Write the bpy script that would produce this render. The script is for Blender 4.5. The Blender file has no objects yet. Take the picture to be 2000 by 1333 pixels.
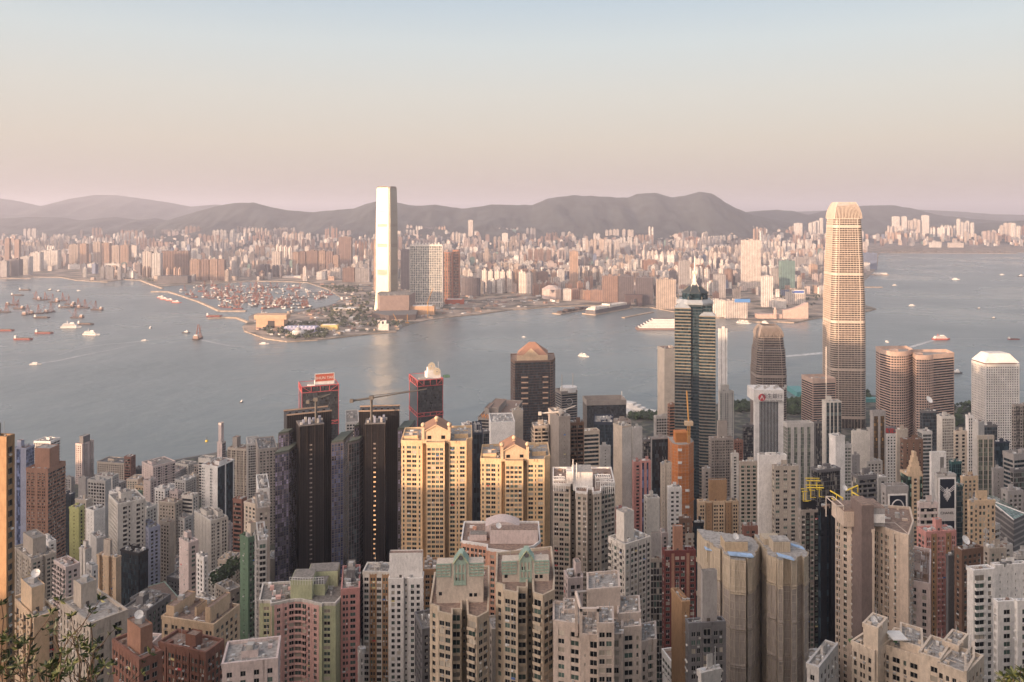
import bpy, math, random
from math import sin, cos, pi, radians, sqrt, floor
from mathutils import Vector, noise as mnoise
rnd = random.Random(7)
S = bpy.context.scene
# ---------------------------------------------------------------- camera, world, sun, exposure
F, H, HY = 1570.0, 399.0, 409.0        # focal length in photo pixels, eye height, horizon row
cam_d = bpy.data.cameras.new('camera'); cam = bpy.data.objects.new('camera', cam_d)
S.collection.objects.link(cam); S.camera = cam
cam.location = (0, 0, H); cam.rotation_euler = (radians(90), 0, 0)
cam_d.sensor_width = 36; cam_d.lens = F*36/2000
cam_d.shift_y = -(666.5-HY)/2000       # rising-front lens: verticals stay vertical
cam_d.clip_start = 0.5; cam_d.clip_end = 90000
SUN_E, SUN_A = radians(5.0), radians(50)  # elevation; angle to the left of straight behind
sv = Vector((-sin(SUN_A)*cos(SUN_E), -cos(SUN_A)*cos(SUN_E), sin(SUN_E)))
W = bpy.data.worlds.new("World"); S.world = W; W.use_nodes = True
nt = W.node_tree; bg = nt.nodes['Background']
sky = nt.nodes.new('ShaderNodeTexSky'); sky.sky_type = 'NISHITA'; sky.sun_disc = False
sky.sun_elevation = SUN_E; sky.sun_rotation = math.atan2(sv.x, sv.y)
sky.altitude = 400; sky.air_density = 1.2; sky.dust_density = 2.5; sky.ozone_density = 3
bg.inputs['Strength'].default_value = 0.12
tc = nt.nodes.new('ShaderNodeTexCoord'); sep = nt.nodes.new('ShaderNodeSeparateXYZ')
nt.links.new(tc.outputs['Generated'], sep.inputs[0])
ramp = nt.nodes.new('ShaderNodeValToRGB'); nt.links.new(sep.outputs['Z'], ramp.inputs[0])
SKY = [(0.0,(.44,.362,.345)), (.03,(.47,.39,.355)), (.08,(.53,.455,.39)), (.14,(.535,.50,.45)), (.20,(.50,.52,.51)), (.27,(.38,.45,.51)), (.5,(.27,.30,.35)), (1.0,(.26,.28,.33))]
cr = ramp.color_ramp
while len(cr.elements) < len(SKY): cr.elements.new(.5)
for e, (p, c) in zip(cr.elements, SKY): e.position = p; e.color = (*c, 1)
mul = nt.nodes.new('ShaderNodeVectorMath'); mul.operation = 'SCALE'; mul.inputs['Scale'].default_value = 6.5
nt.links.new(ramp.outputs[0], mul.inputs[0])
mix = nt.nodes.new('ShaderNodeMix'); mix.data_type = 'RGBA'; mix.inputs[0].default_value = 0.85
nt.links.new(sky.outputs[0], mix.inputs[6]); nt.links.new(mul.outputs[0], mix.inputs[7])
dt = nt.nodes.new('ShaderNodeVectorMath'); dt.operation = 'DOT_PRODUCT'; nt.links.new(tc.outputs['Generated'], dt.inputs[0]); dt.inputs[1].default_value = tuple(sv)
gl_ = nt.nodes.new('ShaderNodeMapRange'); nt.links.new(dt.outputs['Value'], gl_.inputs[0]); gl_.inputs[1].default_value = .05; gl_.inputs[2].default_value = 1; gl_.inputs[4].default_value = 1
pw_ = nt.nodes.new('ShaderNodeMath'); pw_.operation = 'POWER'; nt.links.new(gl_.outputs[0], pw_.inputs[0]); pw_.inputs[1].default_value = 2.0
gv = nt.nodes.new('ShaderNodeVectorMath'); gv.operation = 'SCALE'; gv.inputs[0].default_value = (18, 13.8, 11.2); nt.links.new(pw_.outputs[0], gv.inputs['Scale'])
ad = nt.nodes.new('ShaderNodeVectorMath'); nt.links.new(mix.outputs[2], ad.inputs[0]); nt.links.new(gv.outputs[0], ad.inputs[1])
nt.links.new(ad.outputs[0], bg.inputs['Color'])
sl = bpy.data.lights.new('sun', 'SUN'); sl.energy = 5.0; sl.angle = radians(.5); sl.color = (1, .66, .42)
so = bpy.data.objects.new('sun', sl); S.collection.objects.link(so)
so.rotation_euler = sv.to_track_quat('Z', 'Y').to_euler()
S.view_settings.view_transform = 'Standard'; S.view_settings.look = 'None'
S.view_settings.exposure = 0.97; S.view_settings.gamma = 1.0
S.cycles.max_bounces = 5; S.cycles.diffuse_bounces = 2; S.cycles.glossy_bounces = 3; S.cycles.volume_bounces = 0
S.cycles.transmission_bounces = 2; S.cycles.use_denoising = True
HAZE = 6.4e-5

def P(px, Y, py=None, Z=None):         # where the ray of a photo point is at distance Y
    return Vector(((px-1000)*Y/F, Y, (H+(HY-py)*Y/F) if py is not None else (Z or 0)))
def G(px, py, Z=0.0):                   # where that ray meets height Z
    Y = F*(H-Z)/(py-HY); return Vector(((px-1000)*Y/F, Y, Z))

# ---------------------------------------------------------------- materials
_M = {}
def nodes(name):
    m = bpy.data.materials.new(name); m.use_nodes = True
    return m, m.node_tree, m.node_tree.nodes['Principled BSDF']
def NN(t, k, **kw):
    n = t.nodes.new(k)
    for a, v in kw.items(): setattr(n, a, v)
    return n
def wall(c, rough=.8, dirt=.24, streak=1.0):
    b_spec = .25
    key = ('w', c, rough, dirt)
    if key in _M: return _M[key]
    m, t, b = nodes('painted_wall'); L = t.links.new
    tc = NN(t, 'ShaderNodeTexCoord'); oi = NN(t, 'ShaderNodeObjectInfo')
    mp = NN(t, 'ShaderNodeMapping'); mp.inputs['Scale'].default_value = (1.1, 1.1, .4)
    L(tc.outputs['Object'], mp.inputs[0])
    n1 = NN(t, 'ShaderNodeTexNoise'); n1.inputs['Scale'].default_value = 1.0; n1.inputs['Detail'].default_value = 4
    L(mp.outputs[0], n1.inputs[0])
    n2 = NN(t, 'ShaderNodeTexNoise'); n2.inputs['Scale'].default_value = .09; n2.inputs['Detail'].default_value = 5
    L(tc.outputs['Object'], n2.inputs[0])
    n3 = NN(t, 'ShaderNodeTexNoise'); n3.inputs['Scale'].default_value = 1.6; n3.inputs['Detail'].default_value = 2
    L(tc.outputs['Object'], n3.inputs[0])
    a = NN(t, 'ShaderNodeMath', operation='MULTIPLY'); L(n1.outputs[0], a.inputs[0]); L(n2.outputs[0], a.inputs[1])
    a2 = NN(t, 'ShaderNodeMath', operation='ADD'); L(a.outputs[0], a2.inputs[0])
    a3 = NN(t, 'ShaderNodeMath', operation='MULTIPLY'); L(n3.outputs[0], a3.inputs[0]); a3.inputs[1].default_value = .25
    L(a3.outputs[0], a2.inputs[1])
    mr = NN(t, 'ShaderNodeMapRange'); L(a2.outputs[0], mr.inputs[0])
    mr.inputs[1].default_value = .22; mr.inputs[2].default_value = .48
    mr.inputs[3].default_value = 1-dirt; mr.inputs[4].default_value = 1.08
    v = NN(t, 'ShaderNodeVectorMath', operation='SCALE'); v.inputs[0].default_value = c
    L(mr.outputs[0], v.inputs['Scale']); L(v.outputs[0], b.inputs['Base Color'])
    b.inputs['Roughness'].default_value = rough; b.inputs['Specular IOR Level'].default_value = b_spec
    _M[key] = m; return m
def glass(c=(.008,.010,.013), c2=(.24,.22,.19), frac=.2, cu=1.5, cv=3.1, rough=.25, metal=0.0, line=0.0):
    key = ('g', c, c2, frac, cu, cv, rough, metal, line)
    if key in _M: return _M[key]
    m, t, b = nodes('window_glass'); L = t.links.new
    uv = NN(t, 'ShaderNodeUVMap'); sp = NN(t, 'ShaderNodeSeparateXYZ'); L(uv.outputs[0], sp.inputs[0])
    ds, fr = [], []
    for k, s in ((0, cu), (1, cv)):
        d = NN(t, 'ShaderNodeMath', operation='DIVIDE'); L(sp.outputs[k], d.inputs[0]); d.inputs[1].default_value = s
        f = NN(t, 'ShaderNodeMath', operation='FLOOR'); L(d.outputs[0], f.inputs[0]); ds.append(f)
        g = NN(t, 'ShaderNodeMath', operation='FRACT'); L(d.outputs[0], g.inputs[0]); fr.append(g)
    oi = NN(t, 'ShaderNodeObjectInfo')
    cb = NN(t, 'ShaderNodeCombineXYZ'); L(ds[0].outputs[0], cb.inputs[0]); L(ds[1].outputs[0], cb.inputs[1]); L(oi.outputs['Random'], cb.inputs[2])
    wn = NN(t, 'ShaderNodeTexWhiteNoise', noise_dimensions='3D'); L(cb.outputs[0], wn.inputs[0])
    lt = NN(t, 'ShaderNodeMath', operation='LESS_THAN'); L(wn.outputs[0], lt.inputs[0]); lt.inputs[1].default_value = frac
    sc = NN(t, 'ShaderNodeSeparateColor'); L(wn.outputs[1], sc.inputs[0])
    mr = NN(t, 'ShaderNodeMapRange'); L(sc.outputs[1], mr.inputs[0]); mr.inputs[3].default_value = .45; mr.inputs[4].default_value = 1.5
    mx = NN(t, 'ShaderNodeMix', data_type='RGBA'); L(lt.outputs[0], mx.inputs[0]); mx.inputs[6].default_value = (*c, 1); mx.inputs[7].default_value = (*c2, 1)
    v = NN(t, 'ShaderNodeVectorMath', operation='SCALE'); L(mx.outputs[2], v.inputs[0]); L(mr.outputs[0], v.inputs['Scale'])
    out = v.outputs[0]
    if line:
        g1 = NN(t, 'ShaderNodeMath', operation='LESS_THAN'); L(fr[0].outputs[0], g1.inputs[0]); g1.inputs[1].default_value = .12
        g2 = NN(t, 'ShaderNodeMath', operation='LESS_THAN'); L(fr[1].outputs[0], g2.inputs[0]); g2.inputs[1].default_value = .14
        mxx = NN(t, 'ShaderNodeMath', operation='MAXIMUM'); L(g1.outputs[0], mxx.inputs[0]); L(g2.outputs[0], mxx.inputs[1])
        m2 = NN(t, 'ShaderNodeMix', data_type='RGBA'); L(mxx.outputs[0], m2.inputs[0]); L(out, m2.inputs[6]); m2.inputs[7].default_value = (line, line*.95, line*.9, 1)
        out = m2.outputs[2]
    L(out, b.inputs['Base Color'])
    b.inputs['Roughness'].default_value = rough; b.inputs['Metallic'].default_value = metal
    if not line and not metal: b.inputs['Specular IOR Level'].default_value = .3
    _M[key] = m; return m
def flat(c, rough=.6, metal=0.0, emit=0.0, var=.3, scale=.5):
    key = ('f', c, rough, metal, emit, var, scale)
    if key in _M: return _M[key]
    m, t, b = nodes('surface'); L = t.links.new
    tc = NN(t, 'ShaderNodeTexCoord'); n = NN(t, 'ShaderNodeTexNoise'); n.inputs['Scale'].default_value = scale; n.inputs['Detail'].default_value = 5
    L(tc.outputs['Object'], n.inputs[0]); mr = NN(t, 'ShaderNodeMapRange'); L(n.outputs[0], mr.inputs[0])
    mr.inputs[1].default_value = .3; mr.inputs[2].default_value = .7; mr.inputs[3].default_value = 1-var; mr.inputs[4].default_value = 1+var*.5
    v = NN(t, 'ShaderNodeVectorMath', operation='SCALE'); v.inputs[0].default_value = c; L(mr.outputs[0], v.inputs['Scale'])
    L(v.outputs[0], b.inputs['Base Color'])
    b.inputs['Roughness'].default_value = rough; b.inputs['Metallic'].default_value = metal
    if emit: b.inputs['Emission Color'].default_value = (*c, 1); b.inputs['Emission Strength'].default_value = emit
    _M[key] = m; return m
C = dict(banks=(.50,.37,.31), cream=(.60,.51,.42), sand=(.60,.45,.31), gold=(.68,.49,.30), beige=(.46,.40,.34), white=(.76,.73,.70), offw=(.62,.58,.53), grey=(.34,.32,.31),
    lgrey=(.48,.46,.44), dgrey=(.16,.155,.16), conc=(.34,.30,.27), brown=(.20,.12,.085), rust=(.36,.20,.14), brick=(.24,.12,.09), maroon=(.17,.055,.05),
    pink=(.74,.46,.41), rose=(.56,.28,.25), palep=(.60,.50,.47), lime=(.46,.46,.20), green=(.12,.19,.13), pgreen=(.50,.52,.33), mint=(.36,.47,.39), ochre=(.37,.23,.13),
    black=(.018,.018,.022), navy=(.035,.045,.07), blue=(.13,.17,.30), lav=(.34,.36,.46), teal=(.05,.12,.12), red=(.50,.11,.11), net=(.50,.39,.27), orange=(.46,.19,.09), yellow=(.75,.55,.05))
GL = dict(dark=dict(), green=dict(c=(.018,.032,.028), c2=(.15,.22,.18), frac=.35), curt=dict(c=(.014,.014,.016), c2=(.36,.33,.29), frac=.28), off=dict(c=(.010,.015,.02), c2=(.035,.042,.05), frac=.3, cu=3.0, cv=3.9),
    blue=dict(c=(.05,.07,.14), c2=(.16,.20,.34), frac=.4, rough=.08), navy=dict(c=(.014,.024,.034), c2=(.035,.055,.07), frac=.4, cv=3.9, rough=.06),
    cw=dict(c=(.018,.036,.044), c2=(.08,.11,.115), frac=.3, cu=1.6, cv=3.9, rough=.06, line=.12), cwd=dict(c=(.02,.024,.03), c2=(.05,.055,.06), frac=.4, cu=1.8, cv=3.6, rough=.08, line=.055),
    cwg=dict(c=(.10,.12,.10), c2=(.17,.19,.15), frac=.4, cu=1.8, cv=3.9, rough=.1, line=.25), gold=dict(c=(.10,.06,.03), c2=(.30,.17,.07), frac=.3, cu=1.8, cv=3.9, rough=.1, line=.03))

# ---------------------------------------------------------------- mesh builder
class MB:
    def __init__(s): s.v = []; s.f = []; s.mi = []; s.uv = []; s.ms = []
    def slot(s, m):
        if m not in s.ms: s.ms.append(m)
        return s.ms.index(m)
    def face(s, pts, m, uv=None):
        i = len(s.v); s.v.extend(pts); s.f.append(tuple(range(i, i+len(pts)))); s.mi.append(s.slot(m))
        s.uv.extend(uv if uv else [(0, 0)]*len(pts))
    def obox(s, o, u, v, w, m, faces=63):   # origin corner + 3 edge vectors
        o = Vector(o); u = Vector(u); v = Vector(v); w = Vector(w)
        p = [o, o+u, o+u+v, o+v, o+w, o+u+w, o+u+v+w, o+v+w]
        for k, q in enumerate(((0,3,2,1),(4,5,6,7),(0,1,5,4),(1,2,6,5),(2,3,7,6),(3,0,4,7))):
            if faces >> k & 1: s.face([p[j] for j in q], m)
    def box(s, x0, y0, z0, x1, y1, z1, m, rz=0, c=None):
        if rz:
            cx, cy = c if c else ((x0+x1)/2, (y0+y1)/2)
            r = lambda x, y: (cx+(x-cx)*cos(rz)-(y-cy)*sin(rz), cy+(x-cx)*sin(rz)+(y-cy)*cos(rz))
        else: r = lambda x, y: (x, y)
        a = r(x0, y0); b = r(x1, y0); d = r(x0, y1)
        s.obox((a[0], a[1], z0), (b[0]-a[0], b[1]-a[1], 0), (d[0]-a[0], d[1]-a[1], 0), (0, 0, z1-z0), m)
    def prism(s, poly, z0, z1, m, top=None, bottom=False, uvs=False):
        n = len(poly); u = 0
        for i in range(n):
            a = poly[i]; b = poly[(i+1) % n]; l = sqrt((b[0]-a[0])**2+(b[1]-a[1])**2)
            s.face([(a[0],a[1],z0),(b[0],b[1],z0),(b[0],b[1],z1),(a[0],a[1],z1)], m, [(u,z0),(u+l,z0),(u+l,z1),(u,z1)]); u += l
        s.face([(p[0],p[1],z1) for p in poly], top or m)
        if bottom: s.face([(p[0],p[1],z0) for p in reversed(poly)], m)
    def loft(s, secs, m, cap=True):         # secs: list of (poly, z), same count
        n = len(secs[0][0])
        for (pa, za), (pb, zb) in zip(secs, secs[1:]):
            u = 0
            for i in range(n):
                j = (i+1) % n; l = sqrt((pa[j][0]-pa[i][0])**2+(pa[j][1]-pa[i][1])**2)
                s.face([(*pa[i],za),(*pa[j],za),(*pb[j],zb),(*pb[i],zb)], m, [(u,za),(u+l,za),(u+l,zb),(u,zb)]); u += l
        if cap: s.face([(*p, secs[-1][1]) for p in secs[-1][0]], m)
    def bar(s, a, b, r, m, n=4):
        a = Vector(a); b = Vector(b); d = (b-a).normalized(); x = d.orthogonal().normalized(); y = d.cross(x)
        ra = [a+(x*cos(2*pi*k/n+.785)+y*sin(2*pi*k/n+.785))*r for k in range(n)]; rb = [p+(b-a) for p in ra]
        for k in range(n): s.face([ra[k], ra[(k+1)%n], rb[(k+1)%n], rb[k]], m)
        s.face(list(reversed(ra)), m); s.face(rb, m)
    def cyl(s, c, r0, r1, z0, z1, m, n=10):
        a = [(c[0]+r0*cos(2*pi*k/n), c[1]+r0*sin(2*pi*k/n)) for k in range(n)]; b = [(c[0]+r1*cos(2*pi*k/n), c[1]+r1*sin(2*pi*k/n)) for k in range(n)]
        s.loft([(a, z0), (b, z1)], m)
    def build(s, name, parent=None, base=None):
        if not s.f: return None
        me = bpy.data.meshes.new(name); b = Vector(base) if base is not None else (parent['_b'] if parent and '_b' in PB.get(parent.name, {}) else None)
        if b is None: b = PB[parent.name] if parent and parent.name in PB else Vector((0, 0, 0))
        bx, by, bz = b
        me.from_pydata([(p[0]-bx, p[1]-by, p[2]-bz) for p in s.v], [], s.f)
        for m in s.ms: me.materials.append(m)
        me.polygons.foreach_set('material_index', s.mi)
        l = me.uv_layers.new(name='UVMap'); l.data.foreach_set('uv', [c for p in s.uv for c in p])
        o = bpy.data.objects.new(name, me); S.collection.objects.link(o)
        if parent: o.parent = parent
        else: o.location = b; PB[o.name] = b.copy()
        return o
PB = {}
def tag(o, label=None, cat=None, group=None, kind=None):
    if label: o['label'] = label
    if cat: o['category'] = cat
    if group: o['group'] = group
    if kind: o['kind'] = kind
    return o
def root(name, base, label, cat, group=None):
    o = bpy.data.objects.new(name, None); S.collection.objects.link(o); o.location = base
    o.empty_display_size = 1; PB[o.name] = Vector(base)
    return tag(o, label, cat, group)
def copy_tree(o, parent=None):
    c = o.copy(); S.collection.objects.link(c)
    if parent: c.parent = parent
    for ch in KIDS.get(o.name, []): copy_tree(ch, c)
    return c
KIDS = {}
def kids(o): KIDS[o.name] = [c for c in bpy.data.objects if c.parent == o]; [kids(c) for c in KIDS[o.name]]

# ---------------------------------------------------------------- ground, hills, water
SD = Vector((sin(SUN_A), cos(SUN_A))); SE = Vector((cos(SUN_A), -sin(SUN_A)))
def lerp(t, tab):
    if t <= tab[0][0]: return tab[0][1]
    for (a, u), (b, v) in zip(tab, tab[1:]):
        if t <= b: return u+(v-u)*(t-a)/(b-a)
    return tab[-1][1]
SHORE = [(-600,1120),(-200,1150),(140,1180),(270,1236),(450,1320),(700,1430),(900,1450),(1130,1510),(1230,1545),(1430,1650),(1690,1720),(1866,1610),(2000,1610),(2400,1640)]
GY = [(-2000,300),(-400,340),(-120,380),(-30,391),(8,389),(30,372),(60,340),(110,300),(200,225),(300,160),(420,115),(560,85),(700,55),(850,28),(1000,9),(1100,4),(1800,4)]
def ridge_p(p):                          # height of the ridge that shades the city, along the direction across the sun
    return lerp(p, [(-1750,-20),(-1500,20),(-1282,95),(-1050,190),(-900,292),(-790,326),(-700,322),(-438,276),(-355,302),(-250,338),(-160,352),(-60,352),(60,345),(400,340),(3000,330)])
def ground(x, y):
    z = lerp(y, GY)
    xs = x
    v = Vector((x, y)); s = v.dot(SD); p = v.dot(SE)
    if y < 60: z = min(z, 395)
    r = ridge_p(p)*math.exp(-((s+430)/190)**2) if s > -430 else ridge_p(p)*math.exp(-((s+430)/700)**2)
    if s < 0 and x < -120:
        w = max(0, min(1, (-120-x)/130))*max(0, min(1, -s/60)); z = z*(1-w)+max(r, 2)*w if z > r else z*(1-w)+max(z, r)*w
    if x < -1500-0.3*y: z = min(z, -3)
    if y < -60:
        k = math.exp(-((x-520)/520)**2-((y+620)/420)**2)*330*max(0, min(1, (-y-60)/160)); z += k if x > -260 else k*max(0, 1-(-260-x)/120)
    return z + (mnoise.noise(Vector((x*.01, y*.01, 0)))*6 if z > 20 and (abs(x)+abs(y)) > 60 else 0)
m_rock = flat((.055,.06,.038), .9, var=.5, scale=.05)
def grid_mesh(name, xs, ys, fn, mat, smooth=False):
    b = []; f = []
    for y in ys:
        for x in xs: b.append((x, y, fn(x, y)))
    n = len(xs)
    for j in range(len(ys)-1):
        for i in range(n-1): f.append((j*n+i, j*n+i+1, (j+1)*n+i+1, (j+1)*n+i))
    me = bpy.data.meshes.new(name); me.from_pydata(b, [], f); me.materials.append(mat)
    if smooth: me.polygons.foreach_set('use_smooth', [True]*len(f))
    o = bpy.data.objects.new(name, me); S.collection.objects.link(o); return o
def asphalt():
    m, t, b = nodes('city_ground'); L = t.links.new
    tc = NN(t, 'ShaderNodeTexCoord'); br = NN(t, 'ShaderNodeTexVoronoi'); br.inputs['Scale'].default_value = .02; L(tc.outputs['Object'], br.inputs[0])
    n = NN(t, 'ShaderNodeTexNoise'); n.inputs['Scale'].default_value = .06; n.inputs['Detail'].default_value = 6; L(tc.outputs['Object'], n.inputs[0])
    cr = NN(t, 'ShaderNodeValToRGB'); L(n.outputs[0], cr.inputs[0])
    for e, (p, c) in zip(cr.color_ramp.elements, ((.42,(.05,.05,.052,1)),(.62,(.17,.15,.13,1)))): e.position = p; e.color = c
    e = cr.color_ramp.elements.new(.5); e.color = (.06,.075,.045,1)
    L(cr.outputs[0], b.inputs['Base Color']); b.inputs['Roughness'].default_value = .9
    return m
m_city = asphalt()
ax = [-3600+60*k for k in range(121)]
tag(grid_mesh('hill_terrain', ax, [-2400+40*k for k in range(60)]+[0,8,16,24,40,60,90,130,180,240]+[300+50*k for k in range(15)], ground, m_rock, True), kind='structure')
# flat waterfront sheet of the near city
pts = [P(px, Y) for px, Y in SHORE]
b = MB(); m_edge = flat((.20,.18,.16), .9)
for a, c in zip(pts, pts[1:]):
    b.face([(a.x, 760, 9.3), (c.x, 760, 9.3), (c.x, c.y-6, 4.2), (a.x, a.y-6, 4.2)], m_city)
    b.face([(a.x, a.y-6, 4.2), (c.x, c.y-6, 4.2), (c.x, c.y, 4.1), (a.x, a.y, 4.1)], m_edge)
    b.face([(a.x, a.y, 4.1), (c.x, c.y, 4.1), (c.x, c.y, -3), (a.x, a.y, -3)], m_edge)
tag(b.build('waterfront_ground'), kind='structure')
def water():
    m, t, b = nodes('harbour_water'); L = t.links.new
    tc = NN(t, 'ShaderNodeTexCoord')
    b.inputs['Base Color'].default_value = (.15,.185,.195,1); b.inputs['Roughness'].default_value = .16; b.inputs['IOR'].default_value = 1.33
    prev = None
    for sc, st, asp in ((.012, .9, 1.0), (.055, .8, .45), (.16, .45, .5)):
        mp = NN(t, 'ShaderNodeMapping'); mp.inputs['Scale'].default_value = (asp, 1, 1); mp.inputs['Rotation'].default_value = (0, 0, .25); L(tc.outputs['Object'], mp.inputs[0])
        n = NN(t, 'ShaderNodeTexNoise'); n.inputs['Scale'].default_value = sc; n.inputs['Detail'].default_value = 4; L(mp.outputs[0], n.inputs[0])
        bp = NN(t, 'ShaderNodeBump'); bp.inputs['Strength'].default_value = 1; bp.inputs['Distance'].default_value = st*.9/sc*.05; L(n.outputs[0], bp.inputs['Height'])
        if prev: L(prev.outputs[0], bp.inputs['Normal'])
        prev = bp
    L(prev.outputs[0], b.inputs['Normal'])
    n = NN(t, 'ShaderNodeTexNoise'); n.inputs['Scale'].default_value = .0018; n.inputs['Detail'].default_value = 5; L(tc.outputs['Object'], n.inputs[0])
    mr = NN(t, 'ShaderNodeMapRange'); L(n.outputs[0], mr.inputs[0]); mr.inputs[1].default_value = .35; mr.inputs[2].default_value = .65; mr.inputs[3].default_value = .22; mr.inputs[4].default_value = .36
    L(mr.outputs[0], b.inputs['Roughness'])
    return m
b = MB(); b.face([(-30000,-3000,0),(30000,-3000,0),(30000,40000,0),(-30000,40000,0)], water())
tag(b.build('harbour_water'), kind='structure')

# far land (traced shoreline at water level), photo points
KL = [(-400,548),(0,545),(60,545),(60,542),(120,543),(150,549),(210,552),(240,547),(276,549),(300,558),(318,564),(312,561),(369,556.5),(420,554),(500,550.5),(548,551),(600,553),(640,566),(668,583),(650,598),
 (614,606),(590,609),(554,613),(500,613),(486,620),(486,630),(474,639),(477,648),(518,663),(560,669),(620,665.5),(680,658.6),(725,653.5),(774,649.6),(778,642),(800,634.6),(839,625.6),(890,619.6),(935,615),(1000,606),
 (1030,604.6),(1087,600),(1150,598),(1195,597),(1240,601),(1270,601.6),(1318,610.6),(1402,622.6),(1444,625.6),(1480,630),(1518,630),(1551,631.6),(1590,624),(1620,619),(1686,612),(1711.6,604.6),(1692,598),(1672,580),(1684.6,553),
 (1706,531),(1714,520),(1716,500),(1720,494.5),(1760,495),(1900,495.5),(1985,496),(1990,493.2),(2300,492)]
kp = [G(*p) for p in KL]
def land_mesh(name, pts, top, mat, mat_e):
    import bmesh
    bm = bmesh.new(); vs = [bm.verts.new((p[0], p[1], top)) for p in pts]; fc = bm.faces.new(vs); fc.normal_update()
    if fc.normal.z < 0: fc.normal_flip()
    bmesh.ops.triangulate(bm, faces=[fc])
    n = len(vs)
    for i in range(n):
        a, c = vs[i].co, vs[(i+1) % n].co
        q = [bm.verts.new(k) for k in ((a.x,a.y,top),(c.x,c.y,top),(c.x,c.y,-2),(a.x,a.y,-2))]; f = bm.faces.new(q); f.material_index = 1
    me = bpy.data.meshes.new(name); bm.to_mesh(me); me.materials.append(mat); me.materials.append(mat_e)
    o = bpy.data.objects.new(name, me); S.collection.objects.link(o); return tag(o, kind='structure')
def klground():
    m, t, b = nodes('far_city_ground'); L = t.links.new
    tc = NN(t, 'ShaderNodeTexCoord'); n = NN(t, 'ShaderNodeTexNoise'); n.inputs['Scale'].default_value = .012; n.inputs['Detail'].default_value = 7; L(tc.outputs['Object'], n.inputs[0])
    cr = NN(t, 'ShaderNodeValToRGB'); L(n.outputs[0], cr.inputs[0])
    for e, (p, c) in zip(cr.color_ramp.elements, ((.38,(.075,.075,.05,1)),(.60,(.42,.33,.26,1)))): e.position = p; e.color = c
    e = cr.color_ramp.elements.new(.49); e.color = (.22,.18,.15,1)
    L(cr.outputs[0], b.inputs['Base Color']); b.inputs['Roughness'].default_value = .95
    return m
m_kl = klground(); m_sea = flat((.42,.33,.25), .9, var=.5, scale=.05)
land_mesh('far_shore_ground', kp+[Vector((14000, 7400, 0)), Vector((14000, 11500, 0)), Vector((-14000, 11500, 0)), Vector((-14000, kp[0].y, 0))], 3.0, m_kl, m_sea)
def ridge(name, prof, D, depth, base=0, amp=.16, mat=None, seed=0, smooth_n=150):
    xs = [prof[0][0]+(prof[-1][0]-prof[0][0])*k/smooth_n for k in range(smooth_n+1)]
    rows = [k/22 for k in range(23)]+[1.15,1.4]
    b = []; f = []
    for t in rows:
        for px in xs:
            pk = P(px, D, lerp(px, prof)); x = pk.x; y = D-depth*(1-t)
            hgt = max(pk.z-base, 1)
            if t <= 1:
                sp = mnoise.fractal(Vector((x*.0011+seed, y*.0004, seed)), 1, 2, 4)
                k = t**1.15*(1+amp*4*sp*(1-t)*t*2) ; z = base+hgt*k + (1-t)*t*40*mnoise.noise(Vector((x*.006, y*.004, seed)))
                z += 34*t*(1-t)*2*mnoise.fractal(Vector((x*.0035+seed, y*.0022, 7)), 1, 2, 5)*3.4
                if t == 1: z += 6*mnoise.noise(Vector((x*.01, seed, 3)))
            else: z = base+hgt*max(0, 1-(t-1)*2.4)
            b.append((x, y, z))
    n = len(xs)
    for j in range(len(rows)-1):
        for i in range(n-1): f.append((j*n+i, j*n+i+1, (j+1)*n+i+1, (j+1)*n+i))
    me = bpy.data.meshes.new(name); me.from_pydata(b, [], f); me.materials.append(mat or m_rock)
    me.polygons.foreach_set('use_smooth', [True]*len(f))
    o = bpy.data.objects.new(name, me); S.collection.objects.link(o); return tag(o, kind='structure')
m_h = flat((.036,.045,.046), .95, var=.8, scale=.007)
ridge('distant_hills', [(-300,400),(-100,392),(0,388),(30,392),(80,403),(130,390),(185,381),(230,382),(290,390),(330,396),(372,404),(420,400),(520,406)], 15500, 3500, seed=1, mat=m_h)
ridge('grey_hills', [(-300,430),(0,427),(60,424),(120,425),(160,431),(190,427),(225,424),(270,430),(303,426),(335,433),(372,452),(400,470)], 10800, 2300, seed=2, mat=m_h)
ridge('low_dark_hill', [(30,470),(60,455),(90,448),(130,452),(180,460),(260,470)], 9700, 700, seed=9, mat=m_h)
ridge('mountain_range', [(300,440),(345,425),(380,415),(420,404),(455,397),(495,396),(520,403),(560,411),(610,415),(650,411),(690,408),(715,399),(740,392),(780,397),(812,403),(850,400),(900,408),(930,405),(960,400),(1020,401),(1040,401),(1070,388),(1115,382),(1170,384),(1225,387),(1245,379),(1280,377),(1312,386),(1340,382),(1366,375),(1390,378),(1415,395),(1440,408),(1470,420),(1560,440)], 9600, 1700, seed=3, mat=m_h, smooth_n=420)
ridge('eastern_hills', [(1380,430),(1460,414),(1500,411),(1520,410),(1560,416),(1580,420),(1610,412),(1660,405),(1690,402),(1740,401),(1780,407),(1830,420),(1900,428),(1960,432),(2000,431),(2200,425)], 11400, 2000, seed=4, mat=m_h, smooth_n=120)
ridge('far_eastern_hills', [(1420,420),(1600,412),(1800,410),(1880,414),(1940,419),(2000,420),(2300,415)], 16000, 3000, seed=5, mat=m_h)
ridge('east_knoll', [(1880,440),(1925,436),(1970,434),(2040,428),(2200,425)], 9900, 900, seed=6, mat=m_h, smooth_n=40)
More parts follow.
